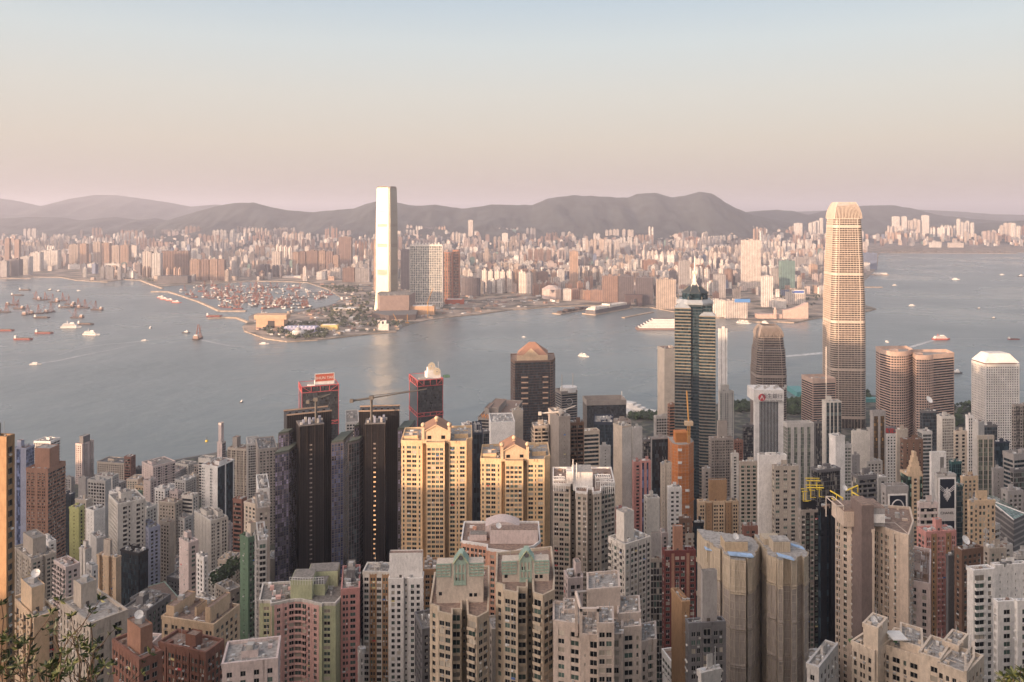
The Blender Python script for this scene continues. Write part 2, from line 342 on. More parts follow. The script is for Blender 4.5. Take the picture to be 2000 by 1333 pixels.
# ---------------------------------------------------------------- buildings of the near city
# facade styles: floor height, spandrel, columns (pier, opening, opening height), proud pier / spandrel, offset
ST = {
 'w': dict(fh=3.0, sp=1.2, cols=[(.8,1.7),(.6,1.4)], tp=.45, ts=.36),
 'W': dict(fh=3.0, sp=1.15, cols=[(.5,2.4)], tp=.4, ts=.34),
 'v': dict(fh=3.0, sp=1.4, cols=[(1.4,1.6)], tp=.42, ts=.36),
 'V': dict(fh=3.0, sp=1.2, cols=[(1.5,2.0)], tp=.45, ts=.36),
 's': dict(fh=3.0, sp=1.9, cols=[(.9,.8)], tp=.25, ts=.2, off=-2.2),
 'b': dict(fh=3.0, sp=.35, cols=[(.35,2.8)], tp=.3, ts=.2, balc=1.2),
 'B': dict(fh=3.0, sp=.3, cols=[(.3,3.4)], tp=.3, ts=.2, off=-.4, balc=1.0),
 'r': dict(fh=3.8, sp=1.5, cols=[(.5,99)], tp=.3, ts=.45),
 'h': dict(fh=3.6, sp=1.2, cols=[(.4,6)], tp=.3, ts=.9),
 'c': dict(fh=3.8, sp=.35, cols=[(.18,1.6)], tp=.16, ts=.12),
 'C': dict(fh=3.8, sp=.0, cols=[(.0,999)], tp=.0, ts=0),
 'f': dict(fh=3.8, sp=.0, cols=[(.35,1.9)], tp=.5, ts=0),
 'o': dict(fh=3.7, sp=1.3, cols=[(.9,2.6)], tp=.4, ts=.3),
 'q': dict(fh=3.3, sp=1.5, cols=[(1.6,1.9)], tp=.5, ts=.5),
 'L': dict(fh=3.0, sp=.8, cols=[(.55,1.7)], tp=.9, ts=.7),
 'p': dict(solid=1, tp=.3), 't': dict(fh=3.0, sp=2.0, cols=[(3.6,.8)], tp=.3, ts=.28),
 'k': dict(fh=3.2, sp=1.6, cols=[(.0,999)], tp=.0, ts=.25),
}
def V2(p): return Vector((p[0], p[1]))
class Bld: pass
def fac(b, g, A, B, z0, z1, st, mw, mg, ext, zc, hero, base, acc=None):
    A = V2(A); B = V2(B); d = B-A; L = d.length
    if L < .05: return
    u = d/L; n = Vector((u.y, -u.x))
    tp = st.get('tp', .3)
    def bx(s0, s1, za, zb, t, m=mw, faces=0b111011 & ~1 | 2):
        o = A+u*s0
        b.obox((o.x, o.y, za), (u*(s1-s0)).to_3d(), (n*t).to_3d(), (0, 0, zb-za), m, 0b111010 | 1)
    e = tp if ext else 0
    if st.get('solid'):
        bx(0, L+e, z0, z1, tp)
        z = z1-6
        while z > max(z0, zc) and L > 3 and hero:    # pour joints
            bx(-.01, L+e+.01, z-.07, z, tp+.03); z -= 6
        return
    zlow = max(z0, min(zc, z1-4))
    g.face([(A.x,A.y,zlow),(B.x,B.y,zlow),(B.x,B.y,z1),(A.x,A.y,z1)], mg, [(0,zlow-z1),(L,zlow-z1),(L,0),(0,0)])
    if zlow > z0: b.face([(A.x,A.y,z0),(B.x,B.y,z0),(B.x,B.y,zlow),(A.x,A.y,zlow)], mw)
    cols = st['cols']; unit = sum(c[0]+c[1] for c in cols); fh = st['fh']; sp = st['sp']
    endp = cols[0][0]; ops = []
    if unit < 50:
        k = max(1, round((L-endp)/unit)); sc = L/(k*unit+endp); s = 0
        if endp > 0:
            for _ in range(k):
                for c in cols:
                    bx(s, s+c[0]*sc, zlow, z1, tp); s += c[0]*sc; ops.append((s, s+c[1]*sc)); s += c[1]*sc
            bx(s, L+e, zlow, z1, tp)
        else: ops = [(0, L)]
    else:
        if endp > 0: bx(0, endp, zlow, z1, tp); bx(L-endp, L+e, zlow, z1, tp)
        ops = [(endp, L-endp)]
    if sp > 0:
        z = z1; i = 0
        while z > zlow+.6:
            zb = max(z-sp-(.9 if i == 0 else 0), zlow); bx(.004, L+e*.9, zb, z-.004 if i == 0 else z, st['ts'])
            if hero is not None:
                for (a, c) in ops:
                    if c-a < 6 and zb-(fh-sp) > zlow: hero.append((A+u*((a+c)/2)+n*.12, zb-(fh-sp)/2, c-a, fh-sp, n, u))
            if st.get('balc') and zb-(fh-sp) > zlow:
                t = st['balc']; zf = zb-(fh-sp)
                for (a, c) in ops:
                    o = A+u*(a-.1)+n*.2; w = u*(c-a+.2)
                    if acc is not None: acc.append((o, w, n*t, zf))
                    else:
                        b.obox((o.x,o.y,zf-.25), w.to_3d(), (n*t).to_3d(), (0,0,1.15), mw, 0b111001)
                        b.face([(o.x,o.y,zf+.01),((o+w).x,(o+w).y,zf+.01),((o+w+n*t).x,(o+w+n*t).y,zf+.01),((o+n*t).x,(o+n*t).y,zf+.01)], mw)
            z = zb-(fh-sp); i += 1
def expand(A, B, pat):
    A = V2(A); B = V2(B); L = (B-A).length
    if L < .01: return []
    if pat == '|': return [(A, '|')]
    toks = [((t[0]+t[t.index('@'):], float(t[1:t.index('@')] or 1)) if '@' in t else (t[0], float(t[1:] or 1))) for t in pat.split()]
    tot = sum(t[1] for t in toks)
    if len(toks) > 1 and not pat.startswith('!') and L > 1.6*tot: toks = toks*max(1, round(L/tot)); tot = sum(t[1] for t in toks)
    u = (B-A)/L; n = Vector((u.y, -u.x)); s = 0; out = []; prev = 0
    for i, (c, w) in enumerate(toks):
        off = ST[c[0]].get('off', 0)
        if i == 0 or i == len(toks)-1: off = 0
        p = A+u*s
        if off != prev: out.append((p+n*prev, '|')); 
        out.append((p+n*off, c)); s += w*L/tot; prev = off
    return out
m_roofs = [flat((.23,.21,.19), .9, var=.4, scale=.9), flat((.36,.34,.32), .9, var=.4, scale=.8), flat((.28,.20,.16), .9, var=.4, scale=.8), flat((.15,.15,.15), .9, var=.4, scale=.9)]
m_met = flat((.5,.5,.5), .5, .3); m_wht = flat((.75,.73,.70), .6, var=.15); m_tank = flat((.42,.40,.38), .7)
UW = {}
def unit_window(kind, fc):
    k = (kind, fc)
    if k in UW: return UW[k]
    b = MB(); mf = flat(fc, .5, var=.1)
    gm = {'d': glass(c=(.012,.015,.018), frac=0), 'g': glass(c=(.07,.11,.095), frac=0, rough=.2), 'c': glass(c=(.40,.36,.30), frac=0, rough=.4)}[kind]
    b.box(-.5,-.06,-.5,.5,.02,-.44,mf); b.box(-.5,-.06,.44,.5,.02,.5,mf); b.box(-.5,-.06,-.44,-.45,.02,.44,mf); b.box(.45,-.06,-.44,.5,.02,.44,mf); b.box(-.03,-.055,-.44,.03,.015,.44,mf)
    b.face([(-.45,-.02,-.44),(.45,-.02,-.44),(.45,-.02,.44),(-.45,-.02,.44)], gm)
    me = bpy.data.meshes.new('window'); me.from_pydata([tuple(p) for p in b.v], [], b.f)
    for m in b.ms: me.materials.append(m)
    me.polygons.foreach_set('material_index', b.mi); UW[k] = me; return me
def to_cam(p, n): return -(p[0]*n[0]+p[1]*n[1])/max(1, sqrt(p[0]**2+p[1]**2))
NB = []
def building(name, label, polys, z1, wc, gl, Y, opt, frame=None, cat=None):
    """polys: [(pt, style)] counter-clockwise; frame: (C, L, R) for the roof layout"""
    o_ = opt; r = random.Random(hash_(label)); n = len(polys)
    cx = sum(p[0][0] for p in polys)/n; cy = sum(p[0][1] for p in polys)/n
    z0 = ground(cx, cy)-4 if cy < 760 else 3.5
    z0 = min(z0, z1-8)
    R = o_.get('into')
    if R is None: R = root(name, (cx, cy, z0), label, cat or name.replace('_', ' '))
    else: z0 = PB[R.name].z+.02
    bx_, by_, bz_ = PB[R.name]
    mw = wall(C[wc] if isinstance(wc, str) else wc, dirt=.2 if wc in ('black','navy') else .24); mg = glass(**GL[gl])
    b = MB(); g = MB(); zc = H-(1356-HY)*min(Y, cy)/F
    hero = [] if 'hero' in o_ else None; balc = [] if 'hero' in o_ else None
    for i in range(n):
        A, c = polys[i]; B = polys[(i+1) % n][0]; nn = V2(B)-V2(A)
        if nn.length < .02: continue
        nr = Vector((nn.y, -nn.x)).normalized(); vis = to_cam((V2(A)+V2(B))/2, nr) > -.12
        C_ = polys[(i+2) % n][0]; e2 = V2(C_)-V2(B); convex = nn.x*e2.y-nn.y*e2.x > 0
        if c == '|': b.face([(A[0],A[1],z0),(B[0],B[1],z0),(B[0],B[1],z1),(A[0],A[1],z1)], mw); continue
        c, _, tint = c.partition('@')
        st = ST[c] if vis else ST['k']
        if o_.get('fh') and 'fh' in st: st = dict(st, sp=st['sp']*o_['fh']/st['fh'], fh=o_['fh'])
        m2 = wall(C[tint]) if tint and vis else mw
        if o_.get('acc') and c == o_.get('acck', 'p'): m2 = wall(C[o_['acc']])
        fac(b, g, A, B, z0, z1, st, m2, mg, convex, zc if vis else z1-30, hero if vis else None, R, balc if vis else None)
    b.build('wall', R); 
    gobj = g.build('glazing', R)
    # roof and parapet
    rb = MB(); mr = m_roofs[o_.get('roof', r.randrange(3))]; pts = [p[0] for p in polys]
    rb.face([(p[0], p[1], z1+.03) for p in pts], mr); rf = rb.build('roof', R); KP = MB()
    ph = o_.get('par', 1.1); pm = wall(C[o_['parc']]) if 'parc' in o_ else mw
    for i in range(n):
        A = V2(pts[i]); B = V2(pts[(i+1) % n]); d = B-A; L = d.length
        if L < .4: continue
        u = d/L; nn = Vector((u.y, -u.x)); q = A-nn*.3
        KP.obox((q.x, q.y, z1-.35), (u*(L+.42)).to_3d(), (nn*(.3+.42)).to_3d(), (0, 0, ph+.35+(i % 2)*.04), pm)
    PB[rf.name] = PB[R.name]; KP.build('parapet', rf)
    # lift house and plant
    if frame and not o_.get('bare'):
        Cc, Lc, Rc = [V2(q) for q in frame]; e1 = Lc-Cc; e2 = Rc-Cc; l1 = e1.length; l2 = e2.length; a1 = e1/l1; a2 = e2/l2
        ang = math.atan2(a2.y, a2.x)
        def at(u, v): return Cc+e1*u+e2*v
        cores = o_.get('core')
        if cores is None: cores = [(r.uniform(.35,.65), r.uniform(.4,.65), r.uniform(.2,.32), r.uniform(.22,.36), r.uniform(2.4, 5))]
        elif cores == 0: cores = []
        for (u, v, fu, fv, hh) in cores:
            w1 = fu*l1; w2 = fv*l2; p = at(u, v); c0 = p-a1*w1/2-a2*w2/2
            lb = MB(); lm = wall(C[o_['corec']]) if 'corec' in o_ else mw
            lb.obox((c0.x,c0.y,z1-.2), (a2*w2).to_3d(), (a1*w1).to_3d(), (0,0,hh+.2), lm, 0b111100)
            lb.face([((c0+q).x,(c0+q).y,z1+hh-.5) for q in (Vector((0,0)), a2*w2, a2*w2+a1*w1, a1*w1)], mr)
            if min(w1, w2) > 4 and Y < 900:
                lb.obox((p.x-1.2,p.y-1.2,z1+hh-.5), (2.4,0,0), (0,2.4,0), (0,0,1.8), m_tank)
            if hh > 5: lb.obox(tuple(c0+a2*w2*.3-a1*.05)+(z1+.0,), (a2*1.2).to_3d(), (-a1*.1).to_3d(), (0,0,2.1), flat((.1,.08,.07), .7))
            lb.build('lift_house', R)
        pb_ = MB(); k = int(min(34, 6+l1*l2/(22 if Y > 345 else 45))) if Y < 1000 else 7
        for _ in range(k):
            u, v = r.uniform(.06, .9), r.uniform(.06, .9); kk = .6 if Y < 345 else 1; w = r.uniform(.5, 2.6)*kk; d = r.uniform(.5, 2.2)*kk; hh = r.uniform(.5, 2.3)*kk; p = at(u, v)
            pb_.obox((p.x,p.y,z1), (a2*w).to_3d(), (a1*d).to_3d(), (0,0,hh), r.choice([m_met, m_wht, m_tank, mr, mw]))
        if Y < 700:
            for _ in range(3):
                p = at(r.uniform(.15,.85), r.uniform(.15,.85)); pb_.bar((p.x,p.y,z1), (p.x,p.y,z1+r.uniform(3,7)), .07, m_met)
            for _ in range(3):
                p = at(r.uniform(.1,.85), r.uniform(.1,.85)); pb_.cyl((p.x,p.y), 1.1*kk, 1.1*kk, z1, z1+r.uniform(1.5,2.6)*kk, r.choice([m_met, m_tank, mr]), 9)
            for _ in range(8):
                p = at(r.uniform(.05,.5), r.uniform(.05,.5)); q = p+a2*r.uniform(3, l2*.45) if r.random() < .5 else p+a1*r.uniform(2, l1*.45)
                pb_.bar((p.x,p.y,z1+.5), (q.x,q.y,z1+.5), .14, r.choice([m_tank, m_met, mw]))
        pb_.build('roof_plant', R)
        for dsh in o_.get('dish', []):
            dish(R, at(dsh[0], dsh[1]), z1+dsh[3], dsh[2])
    # windows and balconies of the nearest buildings, piece by piece
    if hero:
        fcol = o_.get('frame', (.30,.28,.26)); key = lambda h: -h[1]
        def vis(h):
            py = HY+(H-h[1])*F/h[0].y; px = 1000+h[0].x*F/h[0].y
            return py < 1345 and -15 < px < 2015 and h[3] > .7 and to_cam(h[0], h[4]) > .05
        hv = sorted([h for h in hero if vis(h)], key=lambda h: h[0].y+ (H-h[1])*.02); r.shuffle(hv)
        hv.sort(key=lambda h: -round(h[1]/3)); rest = MB(); 
        for k, (p, z, w, hgt, nn, u) in enumerate(hv):
            kind = r.choices('dgc', o_.get('kinds', (7,2,1.5)))[0]
            if k < o_.get('nw', 95):
                wo = bpy.data.objects.new('window', unit_window(kind, fcol)); S.collection.objects.link(wo); wo.parent = R
                wo.location = (p.x-bx_, p.y-by_, z-bz_); wo.rotation_euler = (0, 0, math.atan2(u.y, u.x)); wo.scale = (w*.99, 1, hgt*.99)
            else:
                gm = {'d': glass(c=(.012,.015,.018), frac=0), 'g': glass(c=(.07,.11,.095), frac=0, rough=.2), 'c': glass(c=(.40,.36,.30), frac=0, rough=.4)}[kind]; mf = flat(fcol, .5, var=.1)
                q = p-u*w/2; rest.face([(q.x,q.y,z-hgt/2),(*(q+u*w),z-hgt/2),(*(q+u*w),z+hgt/2),(q.x,q.y,z+hgt/2)], gm)
                for (a, c_, e_, f_) in ((-.5,.5,-.5,-.44),(-.5,.5,.44,.5),(-.5,-.45,-.44,.44),(.45,.5,-.44,.44),(-.03,.03,-.44,.44)):
                    q1 = p+u*w*a+nn*.05; q2 = p+u*w*c_+nn*.05; rest.face([(q1.x,q1.y,z+hgt*e_),(q2.x,q2.y,z+hgt*e_),(q2.x,q2.y,z+hgt*f_),(q1.x,q1.y,z+hgt*f_)], mf)
        o = rest.build('lower_windows', R)
        if o: o['kind'] = 'stuff'
        acm = MB()
        for (p, z, w, hgt, nn, u) in hv:
            if r.random() < o_.get('ac', .3) and w < 3:
                q = p+nn*.28+u*(r.choice([-1,1])*w*.2-.35); acm.obox((q.x,q.y,z-hgt/2-.62), (u*.75).to_3d(), (nn*.45).to_3d(), (0,0,.5), r.choice([m_wht, m_tank, m_met]))
            if r.random() < .02:
                q = p+nn*.5-u*.8; acm.obox((q.x,q.y,z-hgt/2-.5), (u*1.6).to_3d(), (nn*.05).to_3d(), (0,0,.8), flat(r.choice([(.6,.1,.1),(.7,.7,.7),(.1,.2,.5),(.7,.6,.3)]), .8))
        o = acm.build('air_conditioners', R)
        if o: o['kind'] = 'stuff'
    if balc:
        rest = MB(); balc = [x for x in balc if HY+(H-x[3])*F/x[0].y < 1350]; balc.sort(key=lambda x: -x[3])
        for k, (o, w, nt_, zf) in enumerate(balc):
            t = MB() if k < o_.get('nb', 60) else rest; wu = w.normalized()*.12; nu = nt_.normalized()*.12
            t.obox((o.x,o.y,zf-.25), w.to_3d(), nt_.to_3d(), (0,0,.27), mw)
            e = o+nt_-nu; t.obox((e.x,e.y,zf+.02), w.to_3d(), nu.to_3d(), (0,0,.9), mw)
            t.obox((o.x,o.y,zf+.02), wu.to_3d(), (nt_-nu).to_3d(), (0,0,.88), mw); e = o+w-wu; t.obox((e.x,e.y,zf+.02), wu.to_3d(), (nt_-nu).to_3d(), (0,0,.88), mw)
            if k < o_.get('nb', 60): t.build('balcony', R)
        o = rest.build('lower_balconies', R)
        if o: o['kind'] = 'stuff'
    NB.append((cx, cy, z1, R, pts)); return R
def hash_(s):
    h = 7
    for ch in s: h = (h*31+ord(ch)) & 0xffffff
    return h
m_dish = flat((.8,.78,.75), .5, var=.08)
def dish(R, p, z, rad, az=None):
    rad *= .84
    b = MB(); p = V2(p); ax = Vector((.35, -.72, .6)).normalized(); x = ax.orthogonal().normalized(); y = ax.cross(x); c = Vector((p.x, p.y, z+rad*1.3))
    rings = [[c+(x*cos(t)+y*sin(t))*rad*k/4+ax*(rad*.28*(k/4)**2) for t in [2*pi*j/14 for j in range(14)]] for k in range(0, 5)]
    for q1, q2 in zip(rings, rings[1:]):
        for j in range(14):
            f = [q1[j], q1[(j+1)%14], q2[(j+1)%14], q2[j]]; b.face(f, m_dish); b.face([v-ax*.06 for v in reversed(f)], m_dish)
    b.bar((p.x,p.y,z), c-ax*.05, .15, m_met)
    for j in (0, 5, 9): b.bar(rings[-1][j], c+ax*rad*.9, .05, m_met)
    b.build('satellite_dish', R)
    
def corners(x0, xc, x1, Y, th):
    t = radians(th); Cx = (xc-1000)/F*Y; a0 = (x0-1000)/F; a1 = (x1-1000)/F
    w = (a1*Y-Cx)/max(.04, cos(t)-a1*sin(t)); d = (a0*Y-Cx)/min(-.04, -sin(t)-a0*cos(t))
    mn = 9 if Y < 900 else 14
    mxd = 26 if Y < 450 else 36 if Y < 900 else 95
    w = max(.5, min(w, mxd*1.6)); d = max(.5, min(d, mxd))
    if xc <= x0+.6: d = max(mn, min(w*.8, 26))
    if x1 <= xc+.6: w = max(mn, min(d*.8, 26))
    Cc = Vector((Cx, Y)); return Cc, Cc+Vector((-sin(t), cos(t)))*d, Cc+Vector((cos(t), sin(t)))*w
def rows(ox, oy, s, text):
    for ln in text.strip().splitlines():
        if not ln.strip() or ln[0] == '#': continue
        f = [q.strip() for q in ln.split('|')]
        x0, xc, x1, yt, Y = [float(q) for q in f[0].split()]
        x0, xc, x1, yt = ox+x0/s, ox+xc/s, ox+x1/s, oy+yt/s
        opt = eval('dict(%s)' % f[6]) if len(f) > 6 else {}
        th = opt.get('th', 80 if xc < 510 else 20 if xc < 1000 else 8)
        Cc, Lc, Rc = corners(x0, xc, x1, Y, th); Bk = Lc+Rc-Cc
        z1 = H-(yt-HY)*Y/F
        if f[1] == '-': polys = expand(Cc, Rc, f[2])+expand(Rc, Bk, 'k')+expand(Bk, Lc, 'k')+expand(Lc, Cc, 'k')
        else: polys = expand(Lc, Cc, f[1])+expand(Cc, Rc, f[2])+expand(Rc, Bk, 'k')+expand(Bk, Lc, 'k')
        wc, gl = f[3].split()
        if Y < 345: opt.setdefault('hero', 1)
        elif Y <= 620 and 'hero' not in opt and wc not in ('black','navy'): opt.update(hero=1, nw=36 if Y < 480 else 14, nb=12, ac=opt.get('ac', .22))
        R = building(f[4], f[5], polys, z1, wc, gl, Y, opt, (Cc, Lc, Rc)); HB[f[5]] = (R, Cc, Lc, Rc, z1)
HB = {}
rows(0, 690, 3.92, '''
-160 47 95 668 225 | p4 p2 | W4 | ochre green | apartment_tower | orange striped tower cut off by the left edge of the photo | th=84,corec='dgrey'
100 200 262 735 900 | p3 C4 p5 | c9 | lav blue | office_tower | blue and white striped slab directly behind the pink brown tower | th=84,core=[(.6,.3,.3,.4,9)]
262 385 458 682 1060 | L9 | h9 | white off | office_tower | white lattice topped office block standing out over the water | th=84
203 365 497 905 800 | w5 w5 p2 | h12 | rust curt | apartment_tower | brown pink tower crowned by a salmon penthouse block | th=82,par=2.5,core=[(.45,.5,.7,.55,21)],corec='rust'
580 628 715 700 1150 | V4 | p3 s2 w5 | palep dark | apartment_tower | slim pale tower alone against the water with dark framed top | th=75,core=[(.3,.4,.6,.6,11)],corec='dgrey'
745 950 1035 850 1150 | V5 | p4 | beige off | office_block | broad beige block with a blue grey sloping roof by the water | th=78,roof=3
952 1000 1035 800 1120 | r3 | w3 | brick dark | office_tower | narrow red brown tower attached to the beige block | th=80,core=0
1040 1070 1085 885 1140 | c4 | c4 | dgrey navy | office_block | small dark grey block beside the narrow red brown tower
1088 1172 1340 872 1060 | t3 V3 | V3 V3 h4 | palep dark | industrial_block | long pale pink block with ribbon windows at the waterfront | th=50,core=[(.5,.2,.4,.2,4)]
1340 1440 1500 860 1180 | V9 | V5 | offw dark | tenement_block | cluttered white walk up block beside the long pale pink block | th=70
1520 1610 1650 830 1090 | r9 | p4 | offw off | office_tower | cream capped tower left of the thin pinkish waterfront tower | th=78,par=4
1663 1700 1728 690 1210 | t4 | c4 | palep navy | apartment_tower | thin pinkish tower rising highest above the left waterfront | th=70,core=[(.5,.4,.6,.7,30)],corec='palep'
1745 1935 1990 745 980 | L4 s1 L5 s1 L4 | L5 | beige dark | apartment_tower | pale lattice fronted tower with two rooftop tanks | th=76,core=[(.8,.5,.18,.5,13),(.25,.5,.18,.5,13)],corec='conc'
1545 1665 1790 875 800 | w4 p5 | C9 p1 | white navy | office_tower | white tower with one wholly dark navy glass side | th=70,core=[(.3,.5,.3,.5,4)]
672 805 848 985 900 | o5 | p5 | lgrey dark | office_block | grey block with a regular grid of square windows | th=78
730 860 905 950 980 | V5 | V5 | lgrey dark | office_block | plain grey block half hidden behind the square windowed one | th=78
600 655 680 965 1060 | p4 | t4 | grey dark | tenement_block | blank grey slab under the slim pale tower | th=76
500 545 565 958 1060 | V4 | t4 | grey dark | tenement_block | dull grey building left of the slim pale tower base | th=76
497 540 572 1090 850 | c4 | c4 | navy navy | office_tower | dark glass tower right of the brown pink tower | th=76
838 940 975 1080 800 | V5 | V4 | white dark | tenement_block | stepped bright white block left of the green netted house | th=70
1050 1075 1090 1065 860 | p4 | p4 | green dark | tenement_block | low house wrapped in dark green netting | th=70,bare=1
835 905 1108 1165 640 | q4 | p4 h4 q4 | offw dark | apartment_tower | white and brown banded tower with a pale central spine | th=40,core=[(.4,.4,.3,.4,7)]
533 603 640 1192 650 | t3 | V5 | lime dark | apartment_tower | slim lime green tower
578 660 705 1135 720 | w5 | t4 | beige dark | apartment_tower | grey beige tower behind the slim lime green tower | th=74
662 720 800 1215 690 | t4 | p5 t3 | white dark | apartment_tower | white slab with a curved shoulder right of the lime green tower | th=60
1218 1340 1392 1155 780 | q5 | V4 | beige curt | office_block | dull beige office block with rows of bright blinds | th=74
1186 1260 1300 1050 880 | V4 | V4 | white dark | tenement_block | small white rooftop cluster behind the dull beige office block | th=70
1392 1475 1515 1100 790 | r5 | V4 | offw off | office_block | white block striped with wide black ribbon windows | th=76
1300 1360 1395 1070 880 | V4 | V4 | palep dark | tenement_block | pinkish low block behind the black ribbon windowed block | th=70
1440 1490 1520 950 1000 | V4 | V4 | cream dark | tenement_block | yellow cream old block below the cream capped tower | th=74
1785 1850 1885 1130 690 | r4 | V4 | brick dark | office_tower | dark red brick tower left of the plain cream tower | th=74
1872 1965 2040 1170 600 | V5 | V5 | cream dark | apartment_tower | plain cream tower right of the dark red brick tower | th=60
1340 1420 1500 985 980 | V5 | V4 | lgrey dark | tenement_block | jumble of grey walk up flats below the waterfront white block | th=70
1100 1150 1200 985 950 | t4 | V4 | palep dark | tenement_block | narrow pink block in front of the long pale pink block | th=70
1030 1120 1200 1200 700 | V5 | V5 | offw dark | tenement_block | pale low block right of the banded tower top | th=70
''')
rows(0, 990, 3.886, '''
95 240 420 410 600 | V5 s2 w5 | w5 s2 w5 | beige dark | apartment_tower | grey beige cross shaped tower with a raised core | th=50,core=[(.5,.5,.55,.55,13)]
305 370 422 275 730 | t4 | V4 | white dark | apartment_tower | small white and pink tower peeping over the grey beige cross tower | th=50
413 500 600 470 500 | b4 s1 b4 | V9 | palep dark | apartment_tower | white stepped tower with stacked balconies | th=52,hero=1
605 648 690 335 600 | p2 s1 p2 | t4 | offw navy | apartment_tower | slim white tower with one black vertical recess | th=60,core=[(.5,.6,.5,.5,6)]
690 735 797 250 620 | p4 | p5 | lgrey dark | office_tower | windowless pale grey slab beside the slim tower with black recess | th=45
660 700 735 465 520 | V4 | V4 | white dark | apartment_tower | low slim white tower left of the brown orange tower | th=50
738 880 915 400 560 | t2 s4 t3 | p3 | sand dark | apartment_tower | brown orange tower left of the black netted tower | th=70,core=[(.55,.5,.35,.5,12)],corec='beige'
917 1050 1122 365 600 | c9 | c9 | black navy | scaffolded_tower | black tower wrapped in dark netting with a green roof tarp | th=66
1050 1130 1210 175 650 | V5 | V6 | lav dark | apartment_tower | lavender white tower right of the black netted tower | th=48
1217 1290 1322 130 680 | V4 | p4 | beige dark | apartment_tower | beige tower standing on a round podium | th=66
1322 1400 1458 95 780 | V5 | V5 | lgrey curt | apartment_tower | grey block with pale windows behind the beige podium tower | th=66
1363 1432 1500 285 540 | t2 t2 | V5 | palep dark | apartment_tower | pink and white slim tower above the green netting | th=50,core=[(.6,.5,.4,.5,6)]
1495 1548 1572 395 530 | V4 | V3 | white dark | apartment_tower | short white tower leaning on the pink and white slim tower | th=50
1478 1600 1722 115 690 | t3 s1 t3 | w3 V4 L4 | offw dark | apartment_tower | widest pale grey tower pair above the street trees | th=45,core=[(.6,.3,.4,.3,5),(.3,.75,.3,.3,5)]
1705 1745 1782 155 720 | V3 | V4 | palep dark | apartment_tower | pinkish tower right of the pale grey tower pair | th=50
1825 1885 1990 250 470 | t3 | w4 L4 | green dark | apartment_tower | narrow green sided tower with cream right side | th=52,acc='green',core=[(.5,.5,.5,.4,8)],corec='cream'
100 262 430 865 300 | V4 b3 | p4 V4 | sand curt | apartment_tower | sunlit cream tower with a battlemented penthouse and white dish | th=48,core=[(.5,.42,.5,.6,10)],dish=[(.45,.5,1.9,11)],roof=1
435 690 960 905 285 | V3 V3 V3 | V4 V4 | beige curt | apartment_tower | cream tower with a planted roof behind the twigs | th=50,core=[(.72,.45,.26,.45,9)],roof=1
960 1620 1810 910 345 | V4 w4 V4 w4 V4 w4 | V4 | sand dark | apartment_block | long low cream block with three stair turrets | th=74,core=[(.16,.5,.1,.8,7),(.9,.5,.16,.8,5),(.5,.5,.04,.4,4)],roof=2
862 1060 1215 1180 262 | w4 w4 | w4 | brick curt | apartment_block | red roofed house block with a white dish on its roof | th=50,core=[(.45,.6,.5,.6,9)],dish=[(.45,.55,1.7,9.4)],corec='rust',roof=2
1212 1560 1690 1125 290 | w3 s1 w4 w3 | w4 | brick green | apartment_block | dark red brick block with a small gable | th=70,core=[(.4,.4,.22,.4,5)],roof=2
1690 1690 2100 1215 270 | V1 | V5 V5 | palep dark | apartment_block | flat roofed pinkish grey block at the bottom edge | th=12,roof=1
1480 1560 1640 740 520 | V4 | V4 | offw dark | tenement_block | low white houses at the foot of the pale grey pair | th=50
1640 1740 1830 650 560 | V4 | V4 | beige dark | tenement_block | low cluttered houses beside the street trees | th=50
1050 1160 1360 760 600 | c4 | c4 | mint green | scaffolded_block | low podium draped in bright green netting | th=40,bare=1,par=.4,roof=2
1815 1890 1990 1110 320 | V4 | V4 | lgrey dark | apartment_block | white roofed block below the green sided tower | th=50,roof=1
''')
rows(500, 690, 3.92, '''
330 352 632 262 1200 | C2 | C9 | dgrey cwd | office_tower | red trussed dark tower carrying a SHUN TAK roof sign | th=21,bare=1,par=.6,parc='red',roof=1
1175 1237 1430 212 1160 | C2 | C9 | dgrey cwd | hotel_tower | red trussed dark tower with two belts and a round emblem | th=21,bare=1,par=.6,parc='red',roof=1
0 20 160 742 900 | q2 | q9 | conc dark | office_block | dark brown grey office slab left of the dark twin towers | th=21,roof=3
-70 -60 30 700 960 | L3 | L9 | lgrey dark | apartment_tower | lattice fronted tower beside the brown grey office slab | th=21
675 690 785 535 1000 | o2 | o5 | lgrey off | office_tower | grey blue office tower glimpsed between the dark twin towers | th=12
1655 1700 1925 495 1000 | r3 | r9 | conc off | office_block | tapered brown office with big orange rooftop letters | th=-12,core=[(.5,.35,.5,.4,8),(.3,.2,.3,.15,9)]
1575 1600 1670 560 1020 | V4 | V4 | white dark | office_block | small white block beside the office with orange letters
1652 1665 1732 620 640 | f2 | f5 | navy navy | office_tower | narrow blue black tower just right of the golden tower | th=4
1725 1740 1785 610 760 | c2 | c5 | dgrey navy | office_tower | dark glass tower behind the narrow blue black tower
1783 1800 1980 535 840 | p2 | p4 p4 | white dark | apartment_tower | broad white slab right of the dark glass tower | th=5,roof=1,core=0
0 20 100 1050 640 | V4 | V4 | white dark | apartment_tower | whitish tower left of the first dark twin | th=20
0 15 100 1200 520 | V4 | V4 | conc dark | apartment_tower | dull roofs below the whitish tower left of the dark twin | th=20
''')
